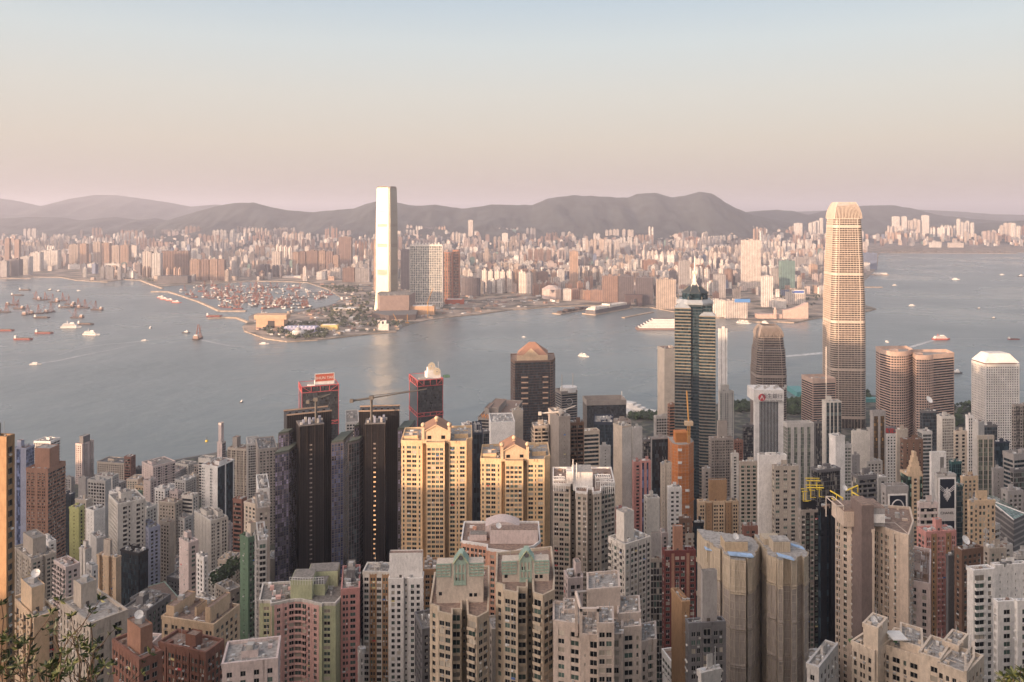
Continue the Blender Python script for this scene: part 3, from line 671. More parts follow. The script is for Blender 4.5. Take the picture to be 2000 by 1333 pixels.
rows(500, 990, 3.886, '''
0 22 78 270 430 | B3 | B4 | lgrey dark | apartment_tower | thin grey balcony tower left of the blue glass wing | th=20
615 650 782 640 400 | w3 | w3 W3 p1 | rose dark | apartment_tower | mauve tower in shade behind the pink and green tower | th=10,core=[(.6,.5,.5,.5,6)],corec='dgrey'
815 815 1006 505 410 | W1 | W3 w3@ochre | offw curt | apartment_tower | white and tan slab attached left of the square windowed tower | th=-2,acc='ochre',hero=1,roof=1
1006 1010 1262 560 400 | p1 | V5 s2 V5 | white dark | apartment_tower | white tower with two columns of square windows and dark slot | th=2,core=[(.5,.5,.6,1.0,13)],roof=2,hero=1,ac=.1
1262 1270 1372 490 450 | w2 | w4 | ochre dark | apartment_tower | ochre tower squeezed right of the square windowed white tower | th=4
780 790 815 1120 380 | V2 | V2 | lgrey dark | apartment_block | low grey block in the gap beside the mauve tower
''')
rows(1000, 640, 3.418, '''
290 330 435 440 1250 | r3 | r4 | conc navy | office_tower | round shouldered grey tower with two white masts | th=20,par=3,roof=1
473 500 762 520 1350 | c3 | C9 | conc cwd | office_block | wide dark flat office with a broad grey crown | th=6,par=8
972 1018 1110 145 1330 | p3 | p4 t2 p4 | cream dark | apartment_tower | smooth white slab lit warm left of the star shaped tower | th=12,par=.5
1378 1382 1436 10 1330 | p1 | p3 s1 p2 | white dark | apartment_tower | smooth white slab right of the star shaped tower | th=6,par=.5
1380 1388 1478 430 1080 | p1 | V3 t3 V3 | offw dark | apartment_tower | stepped white tower under the smooth white slab | th=6,core=[(.5,.4,.5,.6,9)]
1315 1330 1476 745 850 | w1 | w3 L4 w3 | conc dark | apartment_tower | brown grey tower with a white ladder of bays | th=6,core=[(.5,.55,.5,.42,18)]
1238 1250 1508 1170 650 | w1 | w4 s1 t4 s1 w4 | sand dark | apartment_tower | brown orange tower block with a blank central shaft | th=3,acc='ochre',acck='t',core=[(.5,.5,.6,.45,18)],corec='ochre'
1520 1525 1640 905 625 | W1 | W4 w1 | beige green | apartment_tower | beige tower with wide greenish bays left of the blank slab | th=2,roof=3
1640 1650 1829 860 610 | p1 | p9 | white dark | apartment_tower | bright blank white slab in front of the banded bank | th=1,roof=1,fh=3
678 735 792 668 700 | t2 t2 | p5 | cream dark | apartment_tower | tall slim cream tower with a blank sunlit flank | th=30,core=0,acc='offw'
135 150 245 665 640 | b3 | b4 B4 | conc dark | apartment_tower | dark balconied wing left of the concrete shaft | th=8
245 315 386 605 620 | p4 | p2 t2 p2 | conc dark | apartment_tower | bare concrete shaft with a white crane on top | th=14
386 392 478 645 640 | b1 | b4 B4 | brown dark | apartment_tower | dark brown balconied wing right of the concrete shaft | th=8
460 478 582 700 750 | v2 | r6 | cream navy | apartment_tower | cream tower with curved dark glass bays | th=12,roof=2,core=0
540 548 672 640 900 | c1 | c9 | navy navy | office_tower | blue black glass office with a white framed roof | th=-8,par=2,roof=1
682 700 792 630 960 | L2 | L6 | conc dark | office_block | gridded grey brown block behind the slim cream tower
800 808 868 675 900 | V1 | p5 | lgrey dark | apartment_tower | plain grey white block right of the slim cream tower
872 880 925 755 820 | c1 | c4 | dgrey dark | office_tower | dark grey block next to the black office
925 935 1050 745 830 | p1 | C9 | grey navy | office_tower | black office tower behind the cream slim block
950 962 1066 600 1050 | L2 | o9 | lgrey off | office_block | light grey office with fine horizontal stripes
1040 1050 1090 520 1040 | r1 | r5 | rust off | office_block | small orange grey block touching the star shaped tower
860 868 925 900 680 | p1 | C2 p2 | rose blue | office_tower | narrow tower with a lavender blue stripe
805 815 862 905 690 | V1 | V3 | rose dark | apartment_tower | dusky pink tower beside the lavender striped one
993 998 1062 915 640 | t1 | t3 s1 | cream dark | apartment_tower | short slim cream tower left of the orange scaffolded tower
1040 1046 1128 1075 600 | q1 | q4 | white navy | hotel_tower | navy tower with a white window grid and pale emblem | th=4
884 905 982 1150 560 | V2 | p4 | offw dark | apartment_tower | small pale tower with a square cap | th=10
585 590 656 800 800 | V1 | t5 | lgrey dark | apartment_tower | pale grey slab behind the white framed block
0 8 72 560 900 | p1 | p5 | beige dark | office_block | plain beige drum like block behind the golden tower
1270 1280 1320 950 700 | V1 | V4 | conc dark | apartment_block | grey building under the star shaped tower
1462 1468 1510 850 800 | V1 | V4 | offw dark | apartment_tower | white slim tower right of the ladder bay tower
1475 1482 1540 760 950 | V1 | V5 | brick dark | office_block | dark reddish block left of the banded bank
1540 1546 1612 660 1100 | c1 | c5 | dgrey dark | office_block | glassy dark block against the banded bank
''')
rows(1000, 990, 3.886, '''
738 860 1046 300 430 | h2 v2 | W3 p1 W3 | offw dark | apartment_tower | white and brown tower with an orange accent corner | th=35,core=[(.55,.35,.5,.4,16)],roof=1,hero=1,acc='dgrey'
1046 1052 1140 405 470 | C1 | c9 | beige cwd | office_tower | black glass tower edged in beige right of the white brown tower | th=2,core=[(.5,.5,.7,.8,16)],corec='grey'
1145 1160 1388 350 430 | W1 | W3 p2 W3 | maroon green | apartment_tower | deep maroon tower with a raised central gate | th=4,acc='rust',core=[(.35,.45,.6,.3,14)],corec='rust',hero=1
1290 1320 1412 215 560 | V2 | V5 | beige dark | apartment_tower | beige tower behind the maroon tower | th=8
1375 1385 1452 135 560 | c1 | c4 | black navy | office_tower | black slab left of the netted pair | th=4
400 430 530 560 350 | w2 | w5 | palep dark | apartment_block | pinkish block with two turrets behind the cream complex | th=10,core=[(.5,.8,.6,.4,7)]
1215 1292 1340 740 300 | p5 | t3 | ochre dark | apartment_tower | blank ochre slab left of the dark grey block | th=10,roof=2,core=[(.5,.7,.7,.4,2)]
1325 1345 1612 905 285 | w1 | w4 b3 w4 | dgrey curt | apartment_tower | dark grey block with teal roof pools | th=6,core=[(.5,.6,.55,.42,19)],corec='grey',roof=1
1420 1440 1572 1290 190 | p2 | p5 | lgrey dark | apartment_block | plain grey roof at the bottom edge | th=20,roof=1
1750 1760 1860 160 520 | V1 | V5 | brick dark | apartment_block | red brick low block behind the first netted tower | th=5
1270 1280 1360 100 560 | p1 | V5 | brown dark | apartment_block | brown low roofs behind the maroon tower | th=5
1120 1140 1210 210 600 | V2 | V4 | palep dark | apartment_block | pale pink houses behind the white brown tower | th=10
780 800 870 40 620 | V2 | V4 | rose dark | apartment_block | dusky rose low block below the cream tower flank | th=10
''')
rows(1500, 640, 3.418, '''
225 300 452 365 1300 | r4 | r9 | banks off | office_tower | salmon banded eight sided block left of the tallest curved tower | th=8,par=5,roof=1
1360 1452 1676 252 1200 | q9 | q9 | white dark | office_tower | white tower pierced by round windows with a sloping cap | th=2,bare=1,fh=3.6
1628 1640 1850 520 960 | r1 | r3 c5 | conc dark | office_tower | brown grey office cut off by the right edge | th=5,roof=3
103 130 305 665 860 | c2 | C4 t4 | lgrey cwg | office_tower | glass and beige panel tower with a square roof tray | th=5,par=4
310 318 362 640 980 | f1 | f3 | dgrey dark | office_tower | narrow dark striped tower beside the glass and beige one
362 385 488 500 900 | p2 | p1 C4 | offw cw | office_tower | tall blue glass tower with white edges and an antenna | th=3,core=[(.5,.3,.4,.3,6)]
410 452 511 735 720 | p2 | p4 | white dark | office_tower | bright white blank slab with a chimney like cap | th=14,core=0
500 505 556 790 725 | c1 | W4 | lgrey cwg | office_tower | glass bayed block attached to the bright white blank slab | th=5
558 565 678 700 800 | p1 | p5 p3 | offw dark | office_tower | pale blank tower with an open square at its top | th=4,core=[(.5,.4,.4,.25,3)]
556 562 610 860 740 | p1 | t4 | grey dark | office_block | small mauve grey box below the pale blank tower
683 700 783 590 850 | t1 | p1 C4 p1 | grey gold | office_tower | grey tower with a golden brown glass front | th=5,par=5
785 790 858 715 900 | q1 | q5 | white dark | office_tower | white banded tower carrying red rooftop characters | th=2,core=0
855 862 930 690 790 | p1 | p4 | beige dark | office_tower | plain beige slab left of the dark brown office
885 905 1032 755 760 | r1 | p2 V4 p1 | brown curt | office_tower | dark brown office with rows of bright slots | th=3
1000 1030 1092 700 790 | c2 | h5 | lgrey cw | office_tower | grey green glass tower right of the dark brown office | th=5
1015 1030 1128 565 920 | c1 | c9 | dgrey navy | office_tower | dark glass tower with a white dish on its roof | th=3,dish=[(.4,.5,5,8)]
1128 1160 1240 600 850 | p2 | L6 | offw dark | office_tower | white tower faced with an ornate curly lattice | th=8,roof=3
1240 1250 1336 700 800 | V1 | h3 p3 | cream dark | apartment_tower | cream slab beside the ornate lattice tower | th=5
1320 1335 1366 595 800 | p1 | L4 | white dark | office_tower | narrow white framed lattice slab | th=5
1366 1403 1440 640 700 | p5 | p2 | lgrey dark | office_tower | leaning grey flank joined to a green glass front | th=30
1400 1406 1506 745 690 | c1 | C4 p1 | beige cwg | office_tower | green glass office framed in beige | th=3,par=3
1430 1445 1530 660 860 | c1 | c5 | dgrey navy | office_tower | black box tower with a rounded roof behind the green glass office | th=5
1510 1520 1610 770 820 | c1 | C9 | navy navy | office_tower | dark blue block with a pale flat roof | th=5,roof=1
1080 1092 1185 835 700 | p1 | p4 | white dark | office_tower | snow white tower with a hollow window at its top | th=5,bare=1,par=.3,roof=1
885 935 1030 990 600 | C2 | C2 V4 C2 | sand green | office_tower | cream and teal tower with a stepped gable | th=3,acc='teal'
760 790 932 1090 520 | V1 | p9 | grey dark | office_tower | dark tower hung with a giant necklace poster | th=4,par=3
1115 1130 1252 990 560 | p1 | p9 | lgrey dark | office_tower | pale tower hung with a tall jewel poster | th=3
1210 1225 1290 905 660 | c1 | c5 | teal navy | office_tower | dark green glass tower behind the jewel poster
1288 1300 1396 1005 610 | V1 | V5 | sand dark | office_tower | salmon office with slit windows and a curved roof
1335 1345 1512 1165 520 | r1 | r3 V4 r3 | sand dark | hotel_tower | cream tower with black ribbon windows and a square emblem | th=3,core=[(.5,.5,.5,.45,7)]
1570 1640 1850 870 680 | r4 | r9 | grey navy | office_tower | broad grey office with a tray like roof at the right edge | th=15,par=3
1560 1600 1700 1100 560 | V1 | V5 | grey dark | apartment_tower | grey tower left of the green roofed tower
1495 1505 1570 950 620 | p1 | t5 | grey dark | office_tower | mauve grey slab right of the green glass office
1620 1640 1850 960 600 | c2 | c9 | dgrey navy | office_tower | dark stepped glass tower below the tray roofed office | th=12
1000 1012 1132 1180 500 | r1 | r9 | palep curt | office_block | pinkish office with bright window bands | th=3
290 330 480 960 640 | c2 | c8 | dgrey dark | office_block | charcoal roof block behind the yellow gondolas | th=15
560 600 722 1000 600 | c2 | h8 | dgrey dark | office_block | charcoal block with white air handling units | th=12
712 740 790 1010 620 | V1 | V4 | lgrey dark | apartment_tower | slim grey tower behind the necklace poster
1250 1262 1300 1060 600 | C1 | C4 | teal cw | office_block | teal glass strip right of the jewel poster
640 660 760 900 800 | V1 | V4 | lgrey dark | apartment_block | huddle of grey blocks under the golden brown glass front
30 45 200 935 600 | W1 | W5 p2 | beige green | apartment_tower | beige tower with wide pale green windows right of the blank slab | th=3,roof=3
''')
rows(1500, 990, 3.886, '''
235 250 382 40 470 | V1 | W3 W3@black | conc green | apartment_tower | tower with green windows under yellow gondola frames | th=4,core=[(.5,.5,.5,.8,6)],corec='black',hero=1,kinds=(2,6,1)
382 400 522 20 460 | C1 | s2 p3 c2 | black navy | apartment_tower | black curved shaft right of the green windowed tower | th=20
1072 1225 1292 600 365 | V4 V4 | W4 | palep green | apartment_tower | cream pink block with its long side in shade | th=62,hero=1
1135 1200 1420 205 450 | w2 | w3 s1 V3 s1 w3 | rose dark | apartment_tower | dusky pink tower with a gabled top and ochre spine | th=8,acc='ochre',acck='V',core=[(.4,.5,.4,.2,7)],hero=1
1355 1370 1470 385 440 | p1 | p3 b1 | dgrey dark | apartment_tower | dark grey slab with a white vertical stripe | th=4
1420 1470 1625 345 430 | V1 | V5 | brown dark | apartment_tower | brown tower carrying a big white dish | th=18,dish=[(.4,.3,2.9,2)]
1515 1560 1710 500 330 | p3 | B5 V4 | white dark | apartment_tower | white tower whose left front has a red terrace roof | th=10,roof=2,core=0
1700 1725 1960 460 345 | t1 | t5 t4 | white dark | apartment_tower | tall white slab with a rusty open roof frame | th=8,roof=3
1720 1745 1872 740 300 | w2 | V5 | white dark | apartment_tower | lower white tower with a dark terrace roof | th=6,roof=2,core=0
1880 1895 1990 735 290 | w2 | V5 | white curt | apartment_tower | white tower at the right edge beside the dark terraced one | th=6,roof=2,core=0
635 850 1562 1010 265 | x | x | cream dark | apartment_block | SKIP
1620 1650 1755 175 520 | h2 | h6 | lgrey dark | office_block | light grey block with white horizontal bands | th=30
1760 1790 1850 300 520 | V1 | V4 | lgrey dark | tenement_block | low grey roofs at the right of the banded block
1870 1890 1990 370 460 | h1 | h9 | lgrey curt | office_block | striped grey block against the right edge
1640 1680 1800 330 480 | V1 | V5 | beige dark | tenement_block | beige low roofs below the light grey banded block
300 380 520 1240 260 | V3 | V5 | lgrey dark | apartment_block | pitched grey roof glimpsed at the bottom edge | th=50
'''.replace('635 850 1562 1010 265 | x | x | cream dark | apartment_block | SKIP\n', ''))
# ---------------------------------------------------------------- hand-shaped towers of the near city
def cv(ox, oy, s): return lambda x, y=0: (ox+x/s, oy+y/s)
cA = cv(0,690,3.92); cB = cv(500,690,3.92); cC = cv(1000,640,3.418); cD = cv(1500,640,3.418); cE = cv(0,990,3.886); cF = cv(500,990,3.886); cG = cv(1000,990,3.886); cH = cv(1500,990,3.886)
def pt(px, Y): return Vector(((px-1000)/F*Y, Y))
def zt(py, Y): return H-(py-HY)*Y/F
def custom(name, label, front, depth, ytop, Yr, wc, gl, cvt, **opt):
    """front: [(x, Y, style), ...] left to right in crop coordinates; the last style is ignored"""
    P_ = [pt(cvt(x)[0], Y) for x, Y, _ in front]; polys = []
    for i in range(len(P_)-1): polys += expand(P_[i], P_[i+1], front[i][2])
    bk = opt.pop('back', None)
    sl = P_[0].x/P_[0].y*depth if P_[0].x > 0 else 0; sr_ = P_[-1].x/P_[-1].y*depth if P_[-1].x < 0 else 0; sl = max(sl, sr_) if sl else sr_; sl = sl*1.0
    r0 = P_[-1]+Vector((opt.pop('bx', 0)+sl, depth)); l0 = P_[0]+Vector((opt.pop('bl', 0)+sl, depth))
    polys += expand(P_[-1], r0, opt.pop('rs', 'k'))+expand(r0, l0, 'k')+expand(l0, P_[0], opt.pop('ls', 'k'))
    fr = opt.pop('frame3', None) or (P_[0], l0, P_[-1])
    z1 = zt(cvt(0, ytop)[1], Yr)
    if Yr < 345: opt.setdefault('hero', 1)
    R = building(name, label, polys, z1, wc, gl, Yr, opt, fr); return R, P_, z1
def block(R, name, cvt, x0, x1, yt, yb, Y, d, mat, th=0, top=None, glz=None, style=None):
    """a block whose front runs from x0 to x1 at distance Y, top yt, bottom yb (crop rows)"""
    a = pt(cvt(x0)[0], Y); c = pt(cvt(x1)[0], Y+ (math.tan(radians(th))*abs(x1-x0)/3.9*Y/F if th else 0)); u = (c-a); n = Vector((-u.y, u.x)).normalized()*d
    b = MB(); z1 = zt(cvt(0, yt)[1], Y); z0 = zt(cvt(0, yb)[1], Y)
    b.obox((a.x,a.y,z0), u.to_3d(), n.to_3d(), (0,0,z1-z0), mat)
    if top: b.obox((a.x+.3,a.y+.3,z1), (u*.98).to_3d(), (n*.98).to_3d(), (0,0,.3), top)
    return b.build(name, R)
def txt(name, s, loc, size, mat, rz=0, parent=None, ext=.05, font_align='CENTER'):
    c = bpy.data.curves.new(name, 'FONT'); c.body = s; c.size = size; c.align_x = font_align; c.align_y = 'CENTER'; c.extrude = ext; c.materials.append(mat)
    t_ = bpy.data.objects.new(name, c); S.collection.objects.link(t_); bpy.context.view_layer.update()
    me = bpy.data.meshes.new_from_object(t_.evaluated_get(bpy.context.evaluated_depsgraph_get())); bpy.data.objects.remove(t_)
    o = bpy.data.objects.new(name, me); S.collection.objects.link(o)
    if parent: o.parent = parent; loc = Vector(loc)-PB[parent.name]
    o.location = loc; o.rotation_euler = (pi/2, 0, rz); return o
def glrect(b, pts, z0, z1, m):
    u = 0
    for a, c in zip(pts, pts[1:]+pts[:1]):
        l = (Vector(c)-Vector(a)).length; b.face([(*a,z0),(*c,z0),(*c,z1),(*a,z1)], m, [(u,z0),(u+l,z0),(u+l,z1),(u,z1)]); u += l
def rot(poly, c, a): return [(c[0]+x*cos(a)-y*sin(a), c[1]+x*sin(a)+y*cos(a)) for x, y in poly]
red = wall(C['red'], .5); whitem = wall(C['white']); 
# tallest curved tower by the harbour
def sqr_round(h, k, n=5, notch=0):
    """square of half side h whose corners are cut back in a soft curve of size k"""
    out = []
    for q in range(4):
        a0 = -pi/4+q*pi/2-pi/4
        for i in range(n+1):
            t = a0+(pi/2)*i/n; out.append((( h-k)*(1 if cos(a0+pi/4) > 0 else -1)+k*cos(t), (h-k)*(1 if sin(a0+pi/4) > 0 else -1)+k*sin(t)))
    return out
def curved_tower(name, label, px, Y, base_z, top_z, half, stages, floors, fh, az, crown_h, gm, bm_, fin_n, band=1.75):
    c = pt(px, Y); R = root(name, (c.x, c.y, base_z), label, 'skyscraper'); g = MB(); w = MB()
    def hw(z):
        t = (z-base_z)/(top_z-base_z); return half*lerp(t, stages)
    zs = [base_z+(top_z-crown_h-base_z)*k/24 for k in range(25)]
    secs = [(rot(sqr_round(hw(z)-.5, hw(z)*.34), c, az), z) for z in zs]; g.loft(secs, gm)
    z = base_z+18; k = 0
    while z < top_z-crown_h-2:
        h1 = hw(z)+.25; po = rot(sqr_round(h1, h1*.34), c, az); pi_ = rot(sqr_round(h1-.8, (h1-.8)*.34), c, az); n = len(po); hh = band if k % 22 else 4.2
        for i in range(n):
            j = (i+1) % n; w.face([(*po[i],z),(*po[j],z),(*po[j],z+hh),(*po[i],z+hh)], bm_); w.face([(*po[i],z+hh),(*po[j],z+hh),(*pi_[j],z+hh),(*pi_[i],z+hh)], bm_); w.face([(*pi_[i],z),(*pi_[j],z),(*po[j],z),(*po[i],z)], bm_)
        z += fh; k += 1
    # corner recess fins and vertical mullions following the taper
    fin = MB()
    for q in range(4):
        for s_ in [-.62+1.24*i/(fin_n-1) for i in range(fin_n)]:
            prev = None
            for z in zs:
                h1 = hw(z)+.42; t = .12 if abs(s_) < .6 else .5
                p = rot([(h1, s_*h1-t), (h1, s_*h1+t), (h1-1.2, s_*h1+t), (h1-1.2, s_*h1-t)], c, az+q*pi/2)
                if prev:
                    for i in range(3+1):
                        j = (i+1) % 4; fin.face([(*prev[0][i],prev[1]),(*prev[0][j],prev[1]),(*p[j],z),(*p[i],z)], bm_)
                prev = (p, z)
    g.build('glazing', R); w.build('floor_bands', R); fin.build('fins', R)
    # crown of inward bending claws
    cr = MB(); zc = top_z-crown_h
    for q in range(4):
        for s_ in [-.96+1.92*i/18 for i in range(19)]:
            prev = None
            for i in range(13):
                t = i/12; cm = bm_; z = zc-3+(crown_h+3)*t; h1 = hw(zc)+.6-(hw(zc)*.37)*t**2.0; tt = .45; dp = 1.5
                x0 = s_*hw(zc)*(1-.34*t**2.0)
                p = rot([(h1, x0-tt), (h1, x0+tt), (h1-dp, x0+tt), (h1-dp, x0-tt)], c, az+q*pi/2)
                if prev:
                    for a in range(4):
                        e = (a+1) % 4; cr.face([(*prev[0][a],prev[1]),(*prev[0][e],prev[1]),(*p[e],z),(*p[a],z)], bm_)
                prev = (p, z)
            cr.face([(*p_, prev[1]) for p_ in prev[0]], bm_)
    h1 = hw(zc); g2 = MB(); secs = [(rot(sqr_round((h1-2.5)*(1-.39*t**2.0), h1*.3*(1-.3*t)), c, az), zc-1+crown_h*.8*t) for t in (0,.25,.5,.65,.8,.9,1)]; g2.loft(secs, gm)
    ob = cr.build('crown', R); PB[ob.name] = PB[R.name]; g2.build('screen', ob); return R, c
gm2 = glass(c=(.055,.045,.035), c2=(.13,.10,.075), frac=.3, cu=1.6, cv=4.2, rough=.38, metal=.3); bm2 = wall((.56,.47,.40), .4, .15)
R, c = curved_tower('skyscraper', 'tallest curved tower with a claw like crown, sunlit gold above and grey below', 1648, 1475, 4, 412, 31.3, [(0,1),(.45,1),(.451,.985),(.62,.965),(.621,.945),(.76,.895),(.761,.875),(.86,.83),(.93,.79),(1,.6)], 88, 3.9, radians(-4), 27, gm2, bm2, 8, 1.3)
gm3 = glass(c=(.03,.027,.027), c2=(.07,.06,.055), frac=.3, cu=1.6, cv=4.2, rough=.15, metal=.3)
c1 = curved_tower('skyscraper', 'shorter dark banded tower with the same pointed claw crown beside the bank sign', 1500.5, 1400, 4, 198, 26, [(0,1),(.62,1),(.621,.97),(.8,.93),(.801,.88),(.92,.8),(1,.7)], 40, 4.0, radians(-2), 15, gm3, wall((.30,.25,.22),.5,.15), 9, 1.3)
# mirror tower across the harbour
def mirror_tower():
    Y = 3170; c = pt(755.5, Y); R = root('skyscraper', (c.x, c.y, 3), 'glowing mirror skyscraper above the peninsula, tallest of all', 'skyscraper')
    mt, t, b = nodes('mirror_facade'); L = t.links.new
    b.inputs['Metallic'].default_value = .75; b.inputs['Roughness'].default_value = .5
    uv = NN(t, 'ShaderNodeUVMap'); sp = NN(t, 'ShaderNodeSeparateXYZ'); L(uv.outputs[0], sp.inputs[0])
    d = NN(t, 'ShaderNodeMath', operation='DIVIDE'); L(sp.outputs[1], d.inputs[0]); d.inputs[1].default_value = 4.4
    fr = NN(t, 'ShaderNodeMath', operation='FRACT'); L(d.outputs[0], fr.inputs[0]); lt = NN(t, 'ShaderNodeMath', operation='LESS_THAN'); L(fr.outputs[0], lt.inputs[0]); lt.inputs[1].default_value = .22
    mx = NN(t, 'ShaderNodeMix', data_type='RGBA'); L(lt.outputs[0], mx.inputs[0]); mx.inputs[6].default_value = (.36,.335,.285,1); mx.inputs[7].default_value = (.22,.20,.17,1); L(mx.outputs[2], b.inputs['Base Color'])
    lou = wall((.26,.22,.18), .7); edge = wall((.30,.22,.18), .6)
    az = radians(-23); g = MB(); w = MB()
    def plan(h, k=.13):  # square with re-entrant corners
        q = h*k; out = []
        for r_ in range(4):
            for x, y in ((h-q, -(h)), (h-q, -(h-q)), (h, -(h-q))): 
                a = r_*pi/2; out.append((x*cos(a)-y*sin(a), x*sin(a)+y*cos(a)))
        return rot(out, c, az)
    prof = [(3,38),(20,36),(40,34.2),(70,33),(110,32.6),(240,32.6),(330,32.3),(400,31.4),(450,30.2),(484,29.4)]
    g.loft([(plan(h), z) for z, h in prof], mt, cap=True)
    for z0, z1 in ((141,162),(252,264),(330,343),(388,391)):
        h = lerp(z0, prof)+.25
        for q in range(4):
            p = rot([(h, -h*.66), (h+.2, h*.66)], c, az+q*pi/2); e = rot([(h-1, -h*.66), (h-1, h*.66)], c, az+q*pi/2)
            for zz in range(int((z1-z0)//3)):
                za = z0+zz*3; w.face([(*p[0],za),(*p[1],za),(*p[1],za+1.9),(*p[0],za+1.9)], lou)
                w.face([(*p[0],za+1.9),(*p[1],za+1.9),(*e[1],za+1.9),(*e[0],za+1.9)], lou)
    g.build('mirror_facade', R); w.build('plant_floor_louvres', R)
    b = MB(); po = plan(29.6); n = len(po)
    for i in range(n): b.bar((*po[i],482), (*po[(i+1)%n],482), .8, edge)
    for q in range(4):
        p = rot([(29.6,-20),(29.6,20)], c, az+q*pi/2); b.face([(*p[0],484),(*p[1],484),(*p[1],488.5),(*p[0],488.5)], mt); b.face([(*p[1],484),(*p[0],484),(*p[0],488.5),(*p[1],488.5)], edge)
    b.build('roof_rim', R)
    P2 = root('podium_block', (c.x, c.y, 3), 'brown box podium at the foot of the glowing mirror skyscraper', 'podium')
    b = MB(); m1 = wall((.30,.22,.19), .7); a = pt(737, 3080); d_ = pt(799, 3000); 
    pl = [a, pt(741.5, 2985), d_, d_+Vector((10,110)), a+Vector((8,110))]; b.prism([tuple(p) for p in pl], 3, 78, m1, m_roofs[0]); b.build('wall', P2)
    b = MB()
    for k in range(12): b.box(pl[1].x+6+k*8, pl[1].y+12+k%3*12, 78.2, pl[1].x+10+k*8, pl[1].y+18+k%3*12, 80+k%4, m_roofs[1])
    b.build('roof_plant', P2)
    b = MB(); m2 = wall((.10,.08,.075)); po = [pt(726,2930), pt(760,2850), pt(812,2880), pt(816,3010), pt(740,3030)]; b.prism([tuple(p) for p in po], 3, 22, m2, m_roofs[3]); b.build('lower_deck', P2)
mirror_tower()
# star shaped tower with spire
def star_tower():
    Y = 990; R0 = pt(1357, Y+22); c = (R0.x, R0.y); R = root('skyscraper', (c[0], c[1], 4), 'dark star shaped tower with pyramid shoulders and a white mast spire', 'skyscraper')
    gm = glass(c=(.014,.034,.046), c2=(.035,.065,.082), frac=.3, cu=2, cv=3.9, rough=.12, metal=.2); bw = wall((.215,.19,.155), .5); bd = wall((.045,.06,.07), .5)
    g = MB(); w = MB(); zr = zt(645.5, Y)  # shoulder of the main shaft
    zr = zt(596, Y); hs = 26.2
    def sq(h, a): return rot([(h,-h),(h,h),(-h,h),(-h,-h)], c, a)
    A0 = radians(33)
    main = sq(hs*.76, A0-pi/4); glrect(g, main, 4, zr, gm)
    def bands(poly, z0, z1, fh, hh, t, m, e=.25):
        cc = Vector((sum(p[0] for p in poly)/len(poly), sum(p[1] for p in poly)/len(poly))); z = z1-hh
        po = [tuple(cc+(Vector(p)-cc)*(1+e/max(1,(Vector(p)-cc).length))) for p in poly]; n = len(po)
        while z > z0:
            for i in range(n):
                j = (i+1) % n; w.face([(*po[i],z),(*po[j],z),(*po[j],z+hh),(*po[i],z+hh)], m); w.face([(*po[i],z+hh),(*po[j],z+hh),(*poly[j],z+hh),(*poly[i],z+hh)], m)
            z -= fh
    bands(main, 60, zr, 3.9, 1.2, .3, bd, .5)
    pyr = MB(); pm = wall((.30,.33,.36), .3)
    tops = {0: zt(622,Y-26), 1: zt(640,Y-12), 2: zt(628,Y), 3: zt(602,Y)}
    for q in range(4):
        a = A0-pi/2+q*pi/2; cc = (c[0]+hs*.80*cos(a), c[1]+hs*.80*sin(a)); h = 9.6
        po = rot([(h,-h),(h,h),(-h,h),(-h,-h)], cc, a+pi/4); zq = tops[q]
        glrect(g, po, 4, zq, gm); bands(po, 40, zq, 3.9, 1.45, .3, bw, .5)
        for i in range(4): pyr.face([(*po[i],zq),(*po[(i+1)%4],zq),(cc[0],cc[1],zq+9.5)], pm)
    # eight cornered body between the points
    oc = [(c[0]+hs*.88*cos(A0-pi/2+k*pi/4+pi/8), c[1]+hs*.88*sin(A0-pi/2+k*pi/4+pi/8)) for k in range(8)]
    glrect(g, oc, 4, zr-1, gm); bands(oc, 40, zr-1, 3.9, 1.3, .3, bd, .3)
    z = zr; cr = MB()
    def ring(k, r): return [(c[0]+r*cos(A0+pi/8+j*pi/4), c[1]+r*sin(A0+pi/8+j*pi/4)) for j in range(8)]
    cr.loft([(ring(8, 24.5), z), (ring(8, 24.5), z+2), (ring(8, 21), z+5.5)], pm); cr.loft([(ring(8, 17), z+5.5), (ring(8, 17), z+13)], gm); cr.loft([(ring(8, 17.6), z+13), (ring(8, 17.6), z+14), (ring(8, 8), z+21)], bd)
    for j in range(8):
        p = ring(8, 21.5)[j]; cr.bar((*p, z+5.5), (*p, z+10), .35, bw); p2 = ring(8, 9)[j]; cr.bar((*ring(8,17.4)[j], z+13.6), (*p2, z+21), .3, bw)
    g.build('glazing', R); w.build('floor_bands', R); pyr.build('corner_pyramids', R); cr.build('crown', R)
    sp = MB(); zb = z+21; m = wall((.78,.72,.64), .4, .1)
    for j in range(4): a = j*pi/2+A0; sp.bar((c[0]+8*cos(a), c[1]+8*sin(a), zb-2), (c[0], c[1], zb+8), .35, m)
    sp.cyl(c, 2.2, 1.1, zb+2, zb+22, m, 6); sp.cyl(c, 1.0, .35, zb+22, zb+38, m, 6)
    for j in range(4): a = j*pi/2+A0; sp.box(c[0]+cos(a)*2.4-1.2, c[1]+sin(a)*2.4-1.2, zb+16, c[0]+cos(a)*2.4+1.2, c[1]+sin(a)*2.4+1.2, zb+19.5, m)
    sp.box(c[0]-2.6, c[1]-.5, zb+7, c[0]+2.6, c[1]+.5, zb+9, m); sp.build('spire', R)
star_tower()
